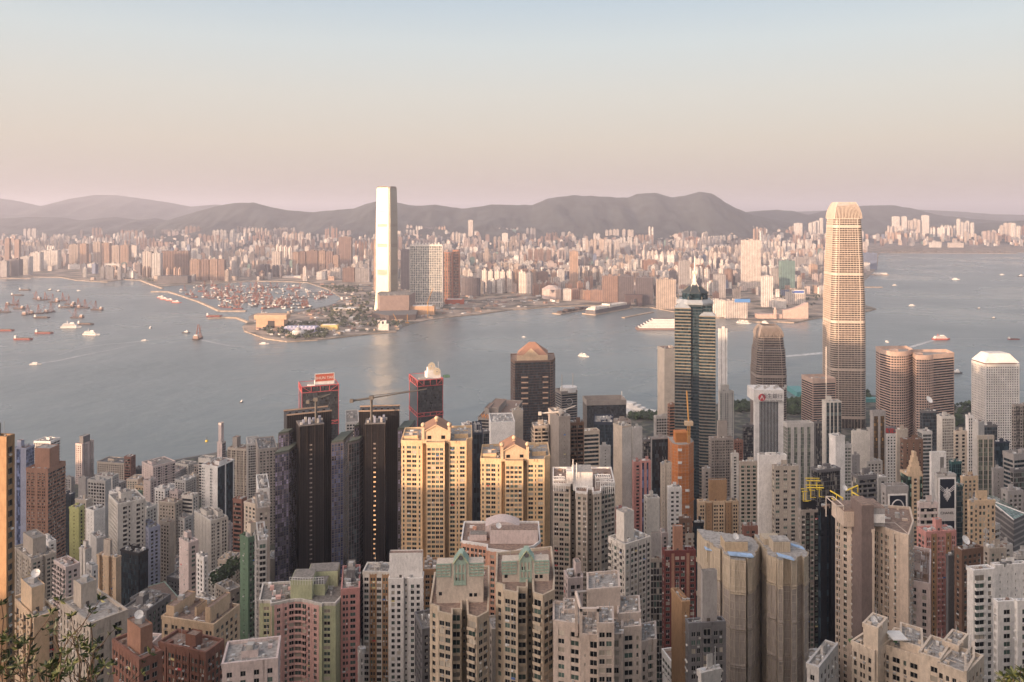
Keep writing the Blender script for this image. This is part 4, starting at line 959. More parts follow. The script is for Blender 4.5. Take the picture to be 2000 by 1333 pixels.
# twin curved offices
def arc_front(x0, x1, Y0, Y1, bulge, n, st):
    a = pt(*[x0, Y0]); b_ = pt(x1, Y1); d = b_-a; nn = Vector((d.y, -d.x)).normalized(); out = []
    for i in range(n+1):
        t = i/n; p = a+d*t+nn*bulge*4*t*(1-t); out.append((p, st))
    return out
def twin(label, x0, xa, xb, x1, Y, yt):
    z1 = zt(yt, Y); P0 = pt(x0, Y+26); A = pt(xa, Y); B = pt(xb, Y+6); D = pt(x1, Y+22)
    polys = expand(P0, A, 'r9')+arc_front(xa, xb, Y, Y+6, 4.5, 8, 'r')[:-1]+expand(B, D, 'r9')+expand(D, D+Vector((4,30)), 'k')+expand(D+Vector((4,30)), P0+Vector((4,22)), 'k')+expand(P0+Vector((4,22)), P0, 'k')
    R = building('office_tower', label, polys, z1, 'banks', 'off', Y, dict(par=5, roof=1, core=[(.5,.5,.3,.35,5)], fh=4.0), (A, A+Vector((-5,30)), B)); return R, A, z1
twin('left one of the twin salmon towers with curved banded fronts', 1718, 1740, 1774, 1783, 1260, 693)
twin('right one of the twin salmon towers with curved banded fronts', 1783, 1789, 1822, 1863, 1250, 700)
# white tower with round windows: sloping cap
R, Cc, Lc, Rc, z1 = HB['white tower pierced by round windows with a sloping cap']
b = MB(); q = [Cc, Rc, Lc+Rc-Cc, Lc]; mid = sum(q, Vector((0,0)))/4
b.loft([([tuple(mid+(p-mid)*.93) for p in q], z1-2), ([tuple(mid+(p-mid)*.9) for p in q], z1+3)], wall(C['brown']), False)
b.loft([([tuple(mid+(p-mid)*1.02) for p in q], z1+3), ([tuple(mid+(p-mid)*.60) for p in q], z1+16)], whitem); b.build('sloping_cap', R)
# red trussed pair
for key, belt, sign in (('red trussed dark tower carrying a SHUN TAK roof sign', (827, 835), 1), ('red trussed dark tower with two belts and a round emblem', (808, 818), 0)):
    R, Cc, Lc, Rc, z1 = HB[key]; t = MB(); Bk = Lc+Rc-Cc
    def truss(za, zb):
        for a, e, kk in ((Cc, Rc, 4), (Lc, Cc, 4), (Rc, Bk, 4)):
            n = Vector((e-a).yx); n = Vector(((e-a).y, -(e-a).x)).normalized()*.5
            for z in (za, zb): t.bar((*(a+n), z), (*(e+n), z), .55, red)
            for k in range(kk+1):
                p = a+(e-a)*k/kk+n; t.bar((*p, za), (*p, zb), .5, red)
                if k < kk and k in (0, kk-1):
                    p2 = a+(e-a)*(k+1)/kk+n; t.bar((*p, za if k else zb), (*p2, zb if k else za), .4, red)
    truss(z1-8.5, z1+.5); zb = zt(belt[0], Cc.y); truss(zb-5, zb)
    for p in (Cc, Lc, Rc): t.bar((p.x,p.y,4), (p.x,p.y,z1), .5, red)
    t.build('red_trusses', R); u = (Rc-Cc).normalized(); v = (Lc-Cc).normalized(); rz = math.atan2(u.y, u.x)
    if sign:
        o = Cc+u*20+v*9; b = MB(); b.obox((*o, z1), (u*29).to_3d(), (v*9).to_3d(), (0,0,6), whitem); b.build('plant_room', R)
        b = MB(); b.obox((*(o-v*.6), z1+5), (u*29).to_3d(), (v*1.2).to_3d(), (0,0,11), flat((.50,.10,.05), .6)); 
        for k in range(2): b.obox((*(o-v*.9+u*(k*28.2)), z1+4.5), (u*.8).to_3d(), (v*1.6).to_3d(), (0,0,12), whitem)
        b.obox((*(o-v*.9), z1+15.9), (u*29).to_3d(), (v*1.6).to_3d(), (0,0,.9), whitem); sb = b.build('roof_sign', R); PB[sb.name] = PB[R.name]
        p = o+u*14.5-v*.85; txt('lettering', 'SHUN TAK', (p.x, p.y, z1+10), 5.6, flat((.85,.80,.75), .6), rz, sb, .15)
        b = MB()
        for k in range(4): b.box(Cc.x+6+k*3, Cc.y+8, z1, Cc.x+8+k*3, Cc.y+10, z1+2, m_wht)
        b.build('roof_plant', R)
    else:
        o = Cc+u*17+v*8; b = MB(); b.obox((*o, z1), (u*20).to_3d(), (v*16).to_3d(), (0,0,9), whitem)
        b.obox((*(o+u*1+v*1), z1+9), (u*13).to_3d(), (v*8).to_3d(), (0,0,7), whitem); b.bar((*(o+u*17+v*3), z1+9), (*(o+u*17+v*3), z1+23), .4, whitem)
        b.obox((*(Cc+u*4+v*4), z1), (u*9).to_3d(), (v*5).to_3d(), (0,0,2.5), m_tank); b.obox((*(Cc+u*42+v*5), z1), (u*8).to_3d(), (v*8).to_3d(), (0,0,3), flat((.10,.2,.12), .8)); b.build('plant_room', R)
        for k, (s_, zz) in enumerate(((14, 9.5), (6, 18))):
            e = MB(); cc = (o+u*s_-v*(.5 if k == 0 else -.4)); ring = [(cc+u*cos(a)*r_, zz+z1+sin(a)*r_) for r_ in (5.4, 3.9, 3.4, 1.2) for a in [2*pi*j/20 for j in range(20)]]
            for lo in (0, 40):
                for j in range(20):
                    a_, b_ = ring[lo+j], ring[lo+(j+1)%20]; c_, d_ = ring[lo+20+(j+1)%20], ring[lo+20+j]
                    e.face([(*a_[0],a_[1]),(*b_[0],b_[1]),(*c_[0],c_[1]),(*d_[0],d_[1])], flat((.72,.62,.45), .5))
            e.build('round_emblem', R)
# dark twin towers
def dark_twin(label, cvt, Y, sl, sr, ysl, ysr, cl, crr, yc, wl, wr, wingL, wingR, th):
    z1 = zt(cvt(0, (ysl+ysr)/2)[1], Y+14)
    A = pt(cvt(sl)[0], Y+10); B = pt(cvt(sr)[0], Y+10+th); n = Vector((-(B-A).y, (B-A).x)).normalized()*14
    R = root('apartment_tower', (A.x, A.y, 30), label, 'apartment tower'); mk = wall((.020,.019,.022), .35, .2); rib = wall((.042,.034,.032), .45); za = zt(cvt(0, ysl)[1], A.y); zb = zt(cvt(0, ysr)[1], B.y)
    b = MB(); d = B-A; zt_ = (za+zb)/2
    b.obox((A.x,A.y,30), d.to_3d(), n.to_3d(), (0,0,zt_-30), mk); k = 0; L_ = d.length; u = d/L_; nn = -n.normalized(); s = .3
    while s < L_-.5: b.obox((*(A+u*s), 31), (u*.22).to_3d(), (nn*.3).to_3d(), (0,0,zt_-31.2), rib); s += 1.5
    b.build('slab', R)
    b = MB(); b.obox((*(A-u*.3-nn*-.0), zt_), (u*(L_+.6)).to_3d(), (nn*.5).to_3d(), (0,0,1.0), wall((.32,.24,.19))); b.obox((*(A-u*.3+n), zt_), (u*(L_+.6)).to_3d(), (nn*.5).to_3d(), (0,0,1.0), wall((.32,.24,.19)))
    for k in range(6): b.obox((*(A+u*(2+k*L_/6.5)+n*.3), zt_), (u*1.6).to_3d(), (n*.3).to_3d(), (0,0,1.2), mk)
    b.build('roof', R)
    # front shaft with lit lobby windows
    C0 = pt(cvt(cl)[0], Y-4); C1 = pt(cvt(crr)[0], Y-4+th*.5); zc = zt(cvt(0, yc)[1], Y); b = MB(); d = C1-C0; L_ = d.length; u = d/L_; nn = Vector((u.y,-u.x))
    b.obox((*C0,30), d.to_3d(), (-nn*15).to_3d(), (0,0,zc-30), mk)
    for s in (0, L_*.3, L_*.62, L_-.6): b.obox((*(C0+u*s),30), (u*.5).to_3d(), (nn*.6).to_3d(), (0,0,zc-30), rib)
    s = 1.0
    while s < L_-1: b.obox((*(C0+u*s),30.5), (u*.15).to_3d(), (nn*.2).to_3d(), (0,0,zc-31), rib); s += 1.1
    b.obox((*(C0-u*.2),zc), (u*(L_+.4)).to_3d(), (-nn*15).to_3d(), (0,0,.6), wall((.16,.15,.15))); b.build('front_shaft', R)
    w = MB(); z = zc-14; lit = flat((1,.55,.25), .5, emit=.6); lit2 = flat((.35,.30,.27), .5); k = 0; q = random.Random(3)
    while z > 90:
        for s in (L_*.42, L_*.47): w.obox((*(C0+u*s+nn*.05), z), (u*.75).to_3d(), (nn*.12).to_3d(), (0,0,1.0), lit if (k > 5 and q.random() < .8 and wl) else lit2)
        z -= 3.3; k += 1
    w.build('stair_windows', R)
    b = MB(); w_m = wall((.30,.32,.40))
    for k in range(9): x = C0+u*(1+k*L_/9); b.obox((*(x-nn*(2+k%3*3)), zc+.6), (u*1.5).to_3d(), (-nn*2).to_3d(), (0,0,1.5+k%4*.9), w_m if k%2 else m_tank)
    b.build('roof_plant', R)
    for i, (x0, x1, y, Yq, dp, gk) in enumerate(wingL+wingR):
        a = pt(cvt(x0)[0], Yq); e = pt(cvt(x1)[0], Yq+ (4 if i else 6)); zz = zt(cvt(0, y)[1], Yq); g = MB(); w = MB()
        e1 = a+Vector((2, dp)); e2 = e+Vector((2, dp)); gm = glass(**gk); fac(w, g, a, e, 30, zz, dict(fh=3.2, sp=.28, cols=[(.3,1.6)], tp=.14, ts=.1), wall((.17,.15,.17), .4), gm, True, H-(1356-HY)*Yq/F, None, R)
        fac(w, g, e1, a, 30, zz, dict(fh=3.2, sp=.5, cols=[(.3,2.6)], tp=.14, ts=.1), wall((.17,.15,.15), .4), gm, True, H-(1356-HY)*Yq/F, None, R); fac(w, g, e, e2, 30, zz, dict(fh=3.2, sp=.5, cols=[(.3,2.6)], tp=.14, ts=.1), wall((.10,.09,.09), .4), gm, True, H-(1356-HY)*Yq/F, None, R)
        w.prism([tuple(a), tuple(e), tuple(e2), tuple(e1)], zz, zz+1.2, wall((.12,.14,.12))); g.build('glazing', R); o = w.build('wing', R)
    return R, A, B, C0, C1, zt_, zc
blu = dict(c=(.07,.08,.15), c2=(.42,.38,.54), frac=.45, cu=1.6, cv=3.2, rough=.1, metal=.2, line=.26); tl = dict(c=(.03,.045,.055), c2=(.08,.11,.13), frac=.4, cu=1.6, cv=3.2, rough=.1)
T1 = dark_twin('first dark ribbed tower with blue violet glass wings and a rooftop winch', cB, 560, 236, 578, 492, 432, 332, 520, 552, 0, 0, [(145,250,775,548,22,blu),(172,250,622,560,16,blu)], [(578,668,690,560,24,dict(blu, c=(.05,.07,.15), c2=(.13,.17,.32)))], 13)
T2 = dark_twin('second dark ribbed tower with lit orange stair windows and a long roof crane', cB, 560, 787, 1095, 432, 458, 835, 990, 535, 1, 1, [(708,790,690,556,24,tl),(752,790,570,566,16,blu)], [(1085,1172,590,566,20,dict(blu, c=(.10,.09,.10)))], 3)
def roof_crane(lab, base, z, h, jib, back, mat, name='roof_crane'):
    R = root(name, (base[0], base[1], z), lab, 'crane'); b = MB(); b.bar((*base, z), (*base, z+h), .9, mat); b.box(base[0]-1.5, base[1]-1.5, z+h-1, base[0]+1.5, base[1]+1.5, z+h+1.5, mat); b.build('mast', R)
    b = MB(); a = Vector((*base, z+h)); q = a+Vector(jib); b.bar(a, q, .42, mat); b.bar(a+Vector((0,0,1.6)), q, .2, mat); b.build('jib', R)
    b = MB(); q = a+Vector(back); b.bar(a, q, .7, mat); b.box(q.x-1.2, q.y-1.2, q.z-1.2, q.x+1.2, q.y+1.2, q.z+1.2, mat); b.build('counterweight', R); return R
m_cr = wall((.13,.12,.11)); m_crw = wall((.62,.56,.50)); m_cro = wall((.55,.28,.08)); m_cry = flat(C['yellow'], .5)
p = (T1[3]+T1[4])/2; roof_crane('grey window cleaning winch on top of the first dark ribbed tower', tuple(p+Vector((2,4))), T1[6], 17, (9,4,3), (-5,-2,-1), m_cr)
p = T2[3]+(T2[4]-T2[3])*.35+Vector((-1,3)); roof_crane('long brown crane lying over the second dark ribbed tower', tuple(p), T2[6], 17.5, (37,12,3.5), (-13,-4,-1), m_cr)
# golden towers
def golden(label, cvt, Y, x0, s, ytop, yped):
    X = lambda a: x0+a*s
    fr = [(X(0),Y+6,'V3 W8 V3'),(X(155),Y+5,'|'),(X(160),Y+9,'p1'),(X(190),Y+9,'|'),(X(192),Y+1,'W9'),(X(325),Y+1,'|'),(X(328),Y+9,'p1'),(X(358),Y+9,'|'),(X(362),Y+4,'W5 V2 W5'),(X(492),Y+4,'p1'),(X(500),Y+10,'p2'),(X(535),Y+12,'p')]
    R, P_, z1 = custom('apartment_tower', label, fr, 30, ytop, Y, 'gold', 'green', cvt, core=[(.3,.12,.3,.2,3),(.3,.85,.3,.2,3)], hero=1, roof=1, kinds=(5,5,2), par=1.6)
    a = pt(cvt(X(160))[0], Y+4); e = pt(cvt(X(370))[0], Y+5); d = e-a; u = d.normalized(); n = Vector((-u.y,u.x)); L_ = d.length; mw = wall(C['sand']); zb = z1; ze = zt(cvt(0, yped+75)[1], Y); zp = zt(cvt(0, yped+22)[1], Y); mr = wall((.33,.19,.13))
    b = MB(); b.obox((*a, zb), d.to_3d(), (n*20).to_3d(), (0,0,ze-zb), mw)
    for k in (.18, .68): b.obox((*(a+d*k-n*.1), zb+(ze-zb)*.35), (d*.14).to_3d(), (n*.2).to_3d(), (0,0,(ze-zb)*.3), glass(frac=0))
    m_ = a+d*.5; b.face([(*a,ze),(*e,ze),(*m_,zp)], mw); b.face([(*(e+n*20),ze),(*(a+n*20),ze),(*(m_+n*20),zp)], mw); ob = b.build('pediment_block', R); PB[ob.name] = PB[R.name]
    b = MB(); o_ = -n*.8
    for A_, B_ in ((a-u*.8, m_), (m_, e+u*.8)):
        za, zb_ = (ze-.3, zp+.3) if B_ is m_ else (zp+.3, ze-.3)
        b.face([(*(A_+o_),za),(*(B_+o_),zb_),(*(B_+n*20.8),zb_),(*(A_+n*20.8),za)], mr); b.face([(*(A_+o_),za-.7),(*(B_+o_),zb_-.7),(*(B_+o_),zb_),(*(A_+o_),za)], mw)
    b.build('gable_roof', ob)
    for k, hh in ((.02, 9), (.5, 12.5), (.97, 9)):
        q = a+d*k+n*(0 if k != .5 else 8); b = MB(); zz = ze-2; 
        if k == .5: zz = zp-1; hh = 3
        b.box(q.x-.9, q.y-.9, zz-3, q.x+.9, q.y+.9, zz+hh*.55, mw); r_ = 1.5
        secs = [([(q.x+r_*sin(pi*t)*cos(2*pi*j/10)+.001*cos(2*pi*j/10), q.y+r_*sin(pi*t)*sin(2*pi*j/10)+.001*sin(2*pi*j/10)) for j in range(10)], zz+hh*.55+r_-r_*cos(pi*t)) for t in (0,.15,.35,.5,.65,.85,1)]
        b.loft(secs, mw); b.build('finial', R)
golden('broad golden tower with a gabled crown and ball finials beside the dark twins', cB, 520, 1115, 1, 705, 540)
golden('second golden tower with the same gabled crown, set to the right of the first', cB, 515, 1722, .98, 845, 692)
# dark tower with pyramid cap
fr = [(-8,1165,'r2'),(8,1150,'r9'),(20,1145,'c9'),(255,1155,'r3'),(272,1160,'r2'),(287,1172,'r')]
R, P_, z1 = custom('office_tower', 'dark brown tower with a faceted salmon pyramid cap over the water', fr, 40, 228, 1150, (.20,.13,.10), 'navy', cC, bare=1, par=1.5, roof=2)
b = MB(); mw = wall(C['rust']); a = pt(cC(32)[0], 1158); e = pt(cC(238)[0], 1162); n = Vector((2,38)); d = e-a; zz = zt(cC(0,185)[1],1160); zp = zt(cC(0,100)[1],1170); m_ = a+d*.48+n*.4
b.obox((*a,z1), d.to_3d(), n.to_3d(), (0,0,zz-z1), wall(C['sand'])); q = [a, e, e+n, a+n]; ms = [m_-d*.1, m_+d*.1]
b.face([(*q[0],zz),(*q[1],zz),(*ms[1],zp),(*ms[0],zp)], mw); b.face([(*q[1],zz),(*q[2],zz),(*ms[1],zp)], mw); b.face([(*q[2],zz),(*q[3],zz),(*ms[0],zp),(*ms[1],zp)], mw); b.face([(*q[3],zz),(*q[0],zz),(*ms[0],zp)], mw)
g0 = a+d*.2-n*.02; g1 = a+d*.72-n*.02; b.face([(*g0,zz),(*g1,zz),(*((g0+g1)/2),zz+10)], wall(C['sand'])); b.build('pyramid_cap', R)
b = MB(); k = 0; st = wall((.62,.42,.30))
while k < 22:
    z = z1-20-k*9.5 if k > 5 else z1-22-k*7.5
    if z < 20: break
    for (x0, x1, yy) in (((60,110),(205,245))[k % 2 == 5] and ((62,108,1143),(205,242,1146)) if k < 6 else ((25,60,1143),(235,262,1150))):
        A = pt(cC(x0)[0], yy); B = pt(cC(x1)[0], yy+1); b.obox((*A,z), (B-A).to_3d(), (0,2,0), (0,0,1.3), st)
    k += 1
b.build('cream_bands', R)
# bank tower with white frame
fr = [(1612,1262,'p1'),(1625,1250,'p1'),(1650,1250,'f9'),(1778,1250,'p2'),(1812,1250,'p')]
R, P_, z1 = custom('bank_tower', 'white framed bank tower with dark vertical strips and a red round logo', fr, 35, 480, 1250, 'white', 'navy', cC, bare=1, par=.2, roof=1)
b = MB(); A = pt(cC(1612)[0],1251); E_ = pt(cC(1812)[0],1248.6); zz = zt(cC(0,415)[1],1250); b.obox((A.x,A.y-2,z1-3), (E_-A).to_3d(), (0,36,0), (0,0,zz-z1+3), whitem)
for k in range(11): b.box(A.x+3+k*5, A.y+4+k%3*7, zz, A.x+6+k*5, A.y+8+k%3*7, zz+1.5+k%4, m_tank)
sg = b.build('sign_head', R); PB[sg.name] = PB[R.name]
q = pt(cC(1666)[0],1248); b = MB(); zc = zt(cC(0,463)[1],1250)
for r0, r1, m, dy in ((5.6,0,flat((.62,.03,.04),.5),0),):
    b.face([(q.x+r0*cos(2*pi*j/24), A.y-5.0, zc+r0*sin(2*pi*j/24)) for j in range(24)], m)
for s_ in (-1, 1): b.face([(q.x+s_*.4,A.y-5.1,zc+3.6),(q.x+s_*3.2,A.y-5.1,zc-3.2),(q.x+s_*1.9,A.y-5.1,zc-3.2),(q.x-s_*.3,A.y-5.1,zc+1.6)], whitem)
b.build('round_logo', sg)
q2 = pt(cD(26)[0],1248); txt('lettering', '恒生銀行', (q2.x, A.y-5.0, zc+1.6), 8.2, flat((.12,.11,.12),.6), 0, sg, .1); txt('lettering', 'HANG SENG BANK', (q2.x, A.y-5.0, zc-5.2), 3.6, flat((.12,.11,.12),.6), 0, sg, .1)
# white framed terraces tower
fr = [(276,492,'W5'),(386,490,'|'),(388,500,'s9'),(425,500,'|'),(427,478,'V5 w3'),(500,476,'|'),(502,484,'s2'),(540,484,'|'),(542,476,'w5'),(590,478,'|'),(592,486,'W5'),(683,492,'W')]
R, P_, z1 = custom('apartment_tower', 'grey green tower with white roof pergolas and a white cube penthouse', fr, 30, 1095, 480, 'beige', 'green', cC, core=0, parc='white', hero=1, roof=2)
b = MB(); block(R, 'penthouse', cC, 410, 538, 968, 1090, 486, 14, whitem, 0, m_roofs[1])
for (xa, xb, ya) in ((278,355,1060),(365,400,1010),(560,660,1045),(592,684,1078),(425,520,1110)):
    A = pt(cC(xa)[0], 484); B = pt(cC(xb)[0], 484); zh = zt(cC(0,ya)[1],484)
    for dy in (0, 5): b.bar((A.x,A.y+dy,zh+4), (B.x,B.y+dy,zh+4), .35, whitem); b.bar((A.x,A.y+dy,zh+1.5), (B.x,B.y+dy,zh+1.5), .25, whitem)
    for k in range(8): x = A.x+(B.x-A.x)*k/7; b.bar((x,A.y,zh+4), (x,A.y+5,zh+4), .2, whitem); b.bar((x,A.y,zh-3), (x,A.y,zh+4), .2, whitem)
b.build('roof_pergola', R)
for x, yt_ in ((408,880),(432,905)): A = pt(cC(x)[0],484); b = MB(); b.bar((A.x,A.y,zt(cC(0,1010)[1],484)), (A.x,A.y,zt(cC(0,yt_)[1],484)), .3, whitem); b.build('antenna', R)
# office with rooftop letters
R, Cc, Lc, Rc, z1 = HB['tapered brown office with big orange rooftop letters']; u = (Rc-Cc).normalized(); q = Cc+(Rc-Cc)*.58; txt('rooftop_lettering', 'WING ON', (q.x, q.y-2.2, z1+2.5), 7.5, flat((.75,.27,.05), .5), math.atan2(u.y,u.x), R, .4)
R, Cc, Lc, Rc, z1 = HB['white banded tower carrying red rooftop characters']; q = (Cc+Rc)/2; b = MB(); b.obox((Cc.x,Cc.y,z1), (Rc-Cc).to_3d(), (0,4,0), (0,0,8), wall((.16,.15,.16))); sb = b.build('sign_board', R); PB[sb.name] = PB[R.name]; txt('lettering', '萬宜大', (q.x,q.y-.6,z1+4), 6, flat((.6,.05,.05), .5), 0, sb, .2)
# orange scaffolded tower with a mast crane
def netted(label, cvt, outline, Y, yt_, d, mat, seams, folds=3.2, mat2=None, name='scaffolded_tower', skirt=1.6, tops=None, wav=.35):
    P_ = [pt(cvt(x)[0], Yq) for x, Yq in outline]; z1 = zt(cvt(0, yt_)[1], Y); c = sum(P_, Vector((0,0)))/len(P_); z0 = min(z1-40, ground(c.x, c.y)-3); R = root(name, (c.x, c.y, z0), label, 'scaffolded tower')
    full = P_+[P_[-1]+Vector((0,d)), P_[0]+Vector((0,d))]; poly = []; q = random.Random(len(label))
    for a, e in zip(full, full[1:]+full[:1]):
        L_ = (e-a).length; n = max(1, int(L_/folds)); nn = Vector(((e-a).y, -(e-a).x)).normalized()
        for k in range(n): poly.append((a+(e-a)*k/n)+nn*(q.uniform(0, wav)+(wav if k % 2 else 0)))
    zs = [z0]+[zt(cvt(0,y)[1], Y) for y in reversed(seams)]+[z1]; b = MB(); C2_ = sum(poly, Vector((0,0)))/len(poly)
    for i, (za, zb) in enumerate(zip(zs, zs[1:])):
        k1 = 1+.012*(i % 2); sec = []
        for t in (0,.12,.4,.75,1):
            kk = k1+(skirt/ (poly[0]-C2_).length*.5 if t == 0 and i else 0)-.006*t; sec.append(([tuple(C2_+(p-C2_)*kk) for p in poly], za+(zb-za)*t))
        b.loft(sec, mat if (i == len(zs)-2 or not mat2) else mat2, cap=(i == len(zs)-2))
        
    b.build('netting', R); pl_ = MB(); mp_ = flat((.52,.45,.36), .8, var=.3, scale=.4)
    for p in poly[::1]:
        q_ = C2_+(p-C2_)*1.017
        if p.y < C2_.y+4: pl_.bar((*q_, max(z0, z1-100)), (*q_, z1+.8), .09, mp_)
    z = z1-1
    while z > z1-95:
        for p, p2 in zip(poly, poly[1:]):
            if p.y < C2_.y+4: pl_.bar((*(C2_+(p-C2_)*1.016), z), (*(C2_+(p2-C2_)*1.016), z), .07, mp_)
        z -= 3.1
    pl_.build('bamboo_poles', R); cap = MB(); cap.face([(*(C2_+(p-C2_)*.99), z1+.1) for p in poly], m_roofs[1]); cap.build('roof', R)
    b = MB()
    for i, z in enumerate(zs[1:-1]):          # catch fans and poles at the seams
        for k in range(0, len(poly)):
            p, p2 = poly[k], poly[(k+1)%len(poly)]; o1 = (p-C2_).normalized()*skirt; o2 = (p2-C2_).normalized()*skirt
            b.face([(*(p+o1*.15),z+.1),(*(p2+o2*.15),z+.1),(*(p2+o2),z+.9),(*(p+o1),z+.9)], mat); b.face([(*(p+o1),z+.86),(*(p2+o2),z+.86),(*(p2+o2*.15),z+.06),(*(p+o1*.15),z+.06)], mat)
            if k % 2 == 0: b.bar((*(p+o1*.1), z-.5), (*(p+o1*1.5), z+1.4), .06, m_tank)
    b.build('catch_fans', R)
    PB[R.name] = Vector((c.x,c.y,z0)); return R, P_, z1, C2_
def netmat(c, c2):
    m, t, b = nodes('scaffold_net'); L = t.links.new; tc = NN(t, 'ShaderNodeTexCoord'); 
    mp = NN(t, 'ShaderNodeMapping'); mp.inputs['Scale'].default_value = (2.6,2.6,.2); L(tc.outputs['Object'], mp.inputs[0]); n = NN(t, 'ShaderNodeTexNoise'); n.inputs['Scale'].default_value = 1.2; n.inputs['Detail'].default_value = 5; L(mp.outputs[0], n.inputs[0])
    w = NN(t, 'ShaderNodeTexWave', wave_type='BANDS', bands_direction='Z'); w.inputs['Scale'].default_value = .55; w.inputs['Distortion'].default_value = 1.5; w.inputs['Detail'].default_value = 3; L(tc.outputs['Object'], w.inputs[0])
    cr = NN(t, 'ShaderNodeMapRange'); L(n.outputs[0], cr.inputs[0]); cr.inputs[1].default_value = .3; cr.inputs[2].default_value = .7
    a = NN(t, 'ShaderNodeMath', operation='MULTIPLY_ADD'); L(w.outputs[0], a.inputs[0]); a.inputs[1].default_value = .22; L(cr.outputs[0], a.inputs[2])
    mx = NN(t, 'ShaderNodeMix', data_type='RGBA'); L(a.outputs[0], mx.inputs[0]); mx.inputs[6].default_value = (*c2,1); mx.inputs[7].default_value = (*c,1); L(mx.outputs[2], b.inputs['Base Color']); b.inputs['Roughness'].default_value = .9
    bp = NN(t, 'ShaderNodeBump'); bp.inputs['Strength'].default_value = .6; bp.inputs['Distance'].default_value = .3; L(n.outputs[0], bp.inputs['Height']); L(bp.outputs[0], b.inputs['Normal'])
    return m
nm = netmat((.50,.42,.32), (.30,.25,.19)); nm2 = netmat((.40,.35,.31), (.23,.20,.18)); no = netmat((.62,.22,.06), (.40,.13,.04)); nb = flat((.35,.50,.72), .8)
R, P_, z1, c_ = netted('orange netted tower with a mast crane in front of the star shaped tower', cC, [(1070,806),(1110,800),(1178,802),(1212,812)], 800, 785, 22, no, (980,1180), 3, wav=.25, skirt=1.0)
b = MB(); A = pt(cC(1092)[0],808); B = pt(cC(1176)[0],810); b.obox((*A,z1-2), (B-A).to_3d(), (0,12,0), (0,0,zt(cC(0,705)[1],808)-z1+2), no); 
for k in range(12): x = A.x+(B.x-A.x)*k/11; b.bar((x,A.y,z1), (x,A.y,zt(cC(0,700)[1],808)+1), .2, m_cro)
b.build('netted_core', R)
b = MB()
for x, y in ((1120,815),(1120,900),(1120,1000),(1170,1085),(1170,1195)): A = pt(cC(x)[0],799); zz = zt(cC(0,y)[1],800); b.box(A.x-2,A.y-.8,zz-1.2,A.x+2,A.y-.2,zz+1.2,m_wht)
b.build('white_patches', R)
A = pt(cC(1180)[0],806); R = root('mast_crane', (A.x,A.y,z1), 'slender orange mast crane standing on the orange netted tower', 'crane'); b = MB(); zt2 = zt(cC(0,445)[1],806); zc = zt(cC(0,640)[1],806)
for sx, sy in ((-1,-1),(1,-1),(1,1),(-1,1)): b.bar((A.x+sx*1.1,A.y+sy*1.1,z1-4), (A.x+sx*1.1,A.y+sy*1.1,zc), .28, m_cro)
for k in range(14): z = z1-4+(zc-z1+4)*k/14; b.bar((A.x-1.1,A.y-1.1,z), (A.x+1.1,A.y-1.1,z+3), .2, m_cro); b.bar((A.x-1.1,A.y+1.1,z), (A.x-1.1,A.y-1.1,z+3), .2, m_cro)
b.build('mast', R); b = MB(); b.bar((A.x,A.y,zc), (A.x+1,A.y+14,zt2), .8, m_cro, 4); b.build('jib', R); b = MB(); b.box(A.x-4,A.y-2,zc-2,A.x+4,A.y+3,zc+2,wall((.6,.45,.3))); b.build('cab', R)
# the pair of netted towers
R, P_, z1, c_ = netted('left one of the pair of towers wrapped in tan scaffold netting', cG, [(1450, 341.1), (1488, 336.8), (1490, 338.5), (1530, 334.5), (1533, 332.2), (1578, 329.2), (1580, 331.2), (1610, 328.2), (1612, 325.3), (1650, 322.0), (1655, 320.3), (1765, 318.5), (1767, 321.3), (1785, 321.0), (1787, 319.5), (1835, 322.0), (1838, 326.6), (1872, 331.9)], 320, 398, 9, nm, (655,935,1210), 1.8, mat2=nm2, skirt=.7, wav=.4)
b = MB()
for (x0,x1,ya,Yq) in ((1470,1560,330,336),(1650,1835,372,321)):
    A = pt(cG(x0)[0],Yq); B = pt(cG(x1)[0],Yq-2); zz = zt(cG(0,ya)[1],Yq)
    b = MB(); b.obox((*A,zz), (B-A).to_3d(), (0,3,0), (0,0,.5), nb); b.build('blue_sheeting', R)
block(R, 'lift_house', cG, 1615, 1790, 270, 420, 327, 7, wall(C['net']), 0, m_roofs[1]); block(R, 'penthouse_block', cG, 1480, 1560, 280, 420, 337, 6, nm)
dish(R, pt(cG(1695)[0], 330), zt(cG(0,262)[1],330), 1.7)
R, P_, z1, c_ = netted('right one of the pair of towers wrapped in tan scaffold netting', cH, [(-40,332),(-2,326),(0,322),(60,319),(62,322),(78,321),(80,317),(112,316.5),(114,319.5),(175,319),(177,316.5),(212,317),(214,319.5),(262,321),(264,319),(298,323)], 319, 388, 10, nm, (600,870,1150), 1.8, mat2=nm2, skirt=.7, wav=.4)
b = MB()
for (x0,x1,ya,Yq) in ((180,280,300,330),(80,200,378,317.5)):
    A = pt(cH(x0)[0],Yq); B = pt(cH(x1)[0],Yq-4); zz = zt(cH(0,ya)[1],Yq); b.obox((*A,zz), (B-A).to_3d(), (0,2.5,0), (0,0,.5), nb); b.build('blue_sheeting', R); b = MB()
block(R, 'lift_house', cH, 40, 170, 270, 400, 324, 6, nm, 0, m_roofs[1]); block(R, 'penthouse_block', cH, -30, 100, 245, 400, 331, 6, nm); block(R, 'side_core', cG, 1820, 1990, 430, 1333, 340, 16, nm)
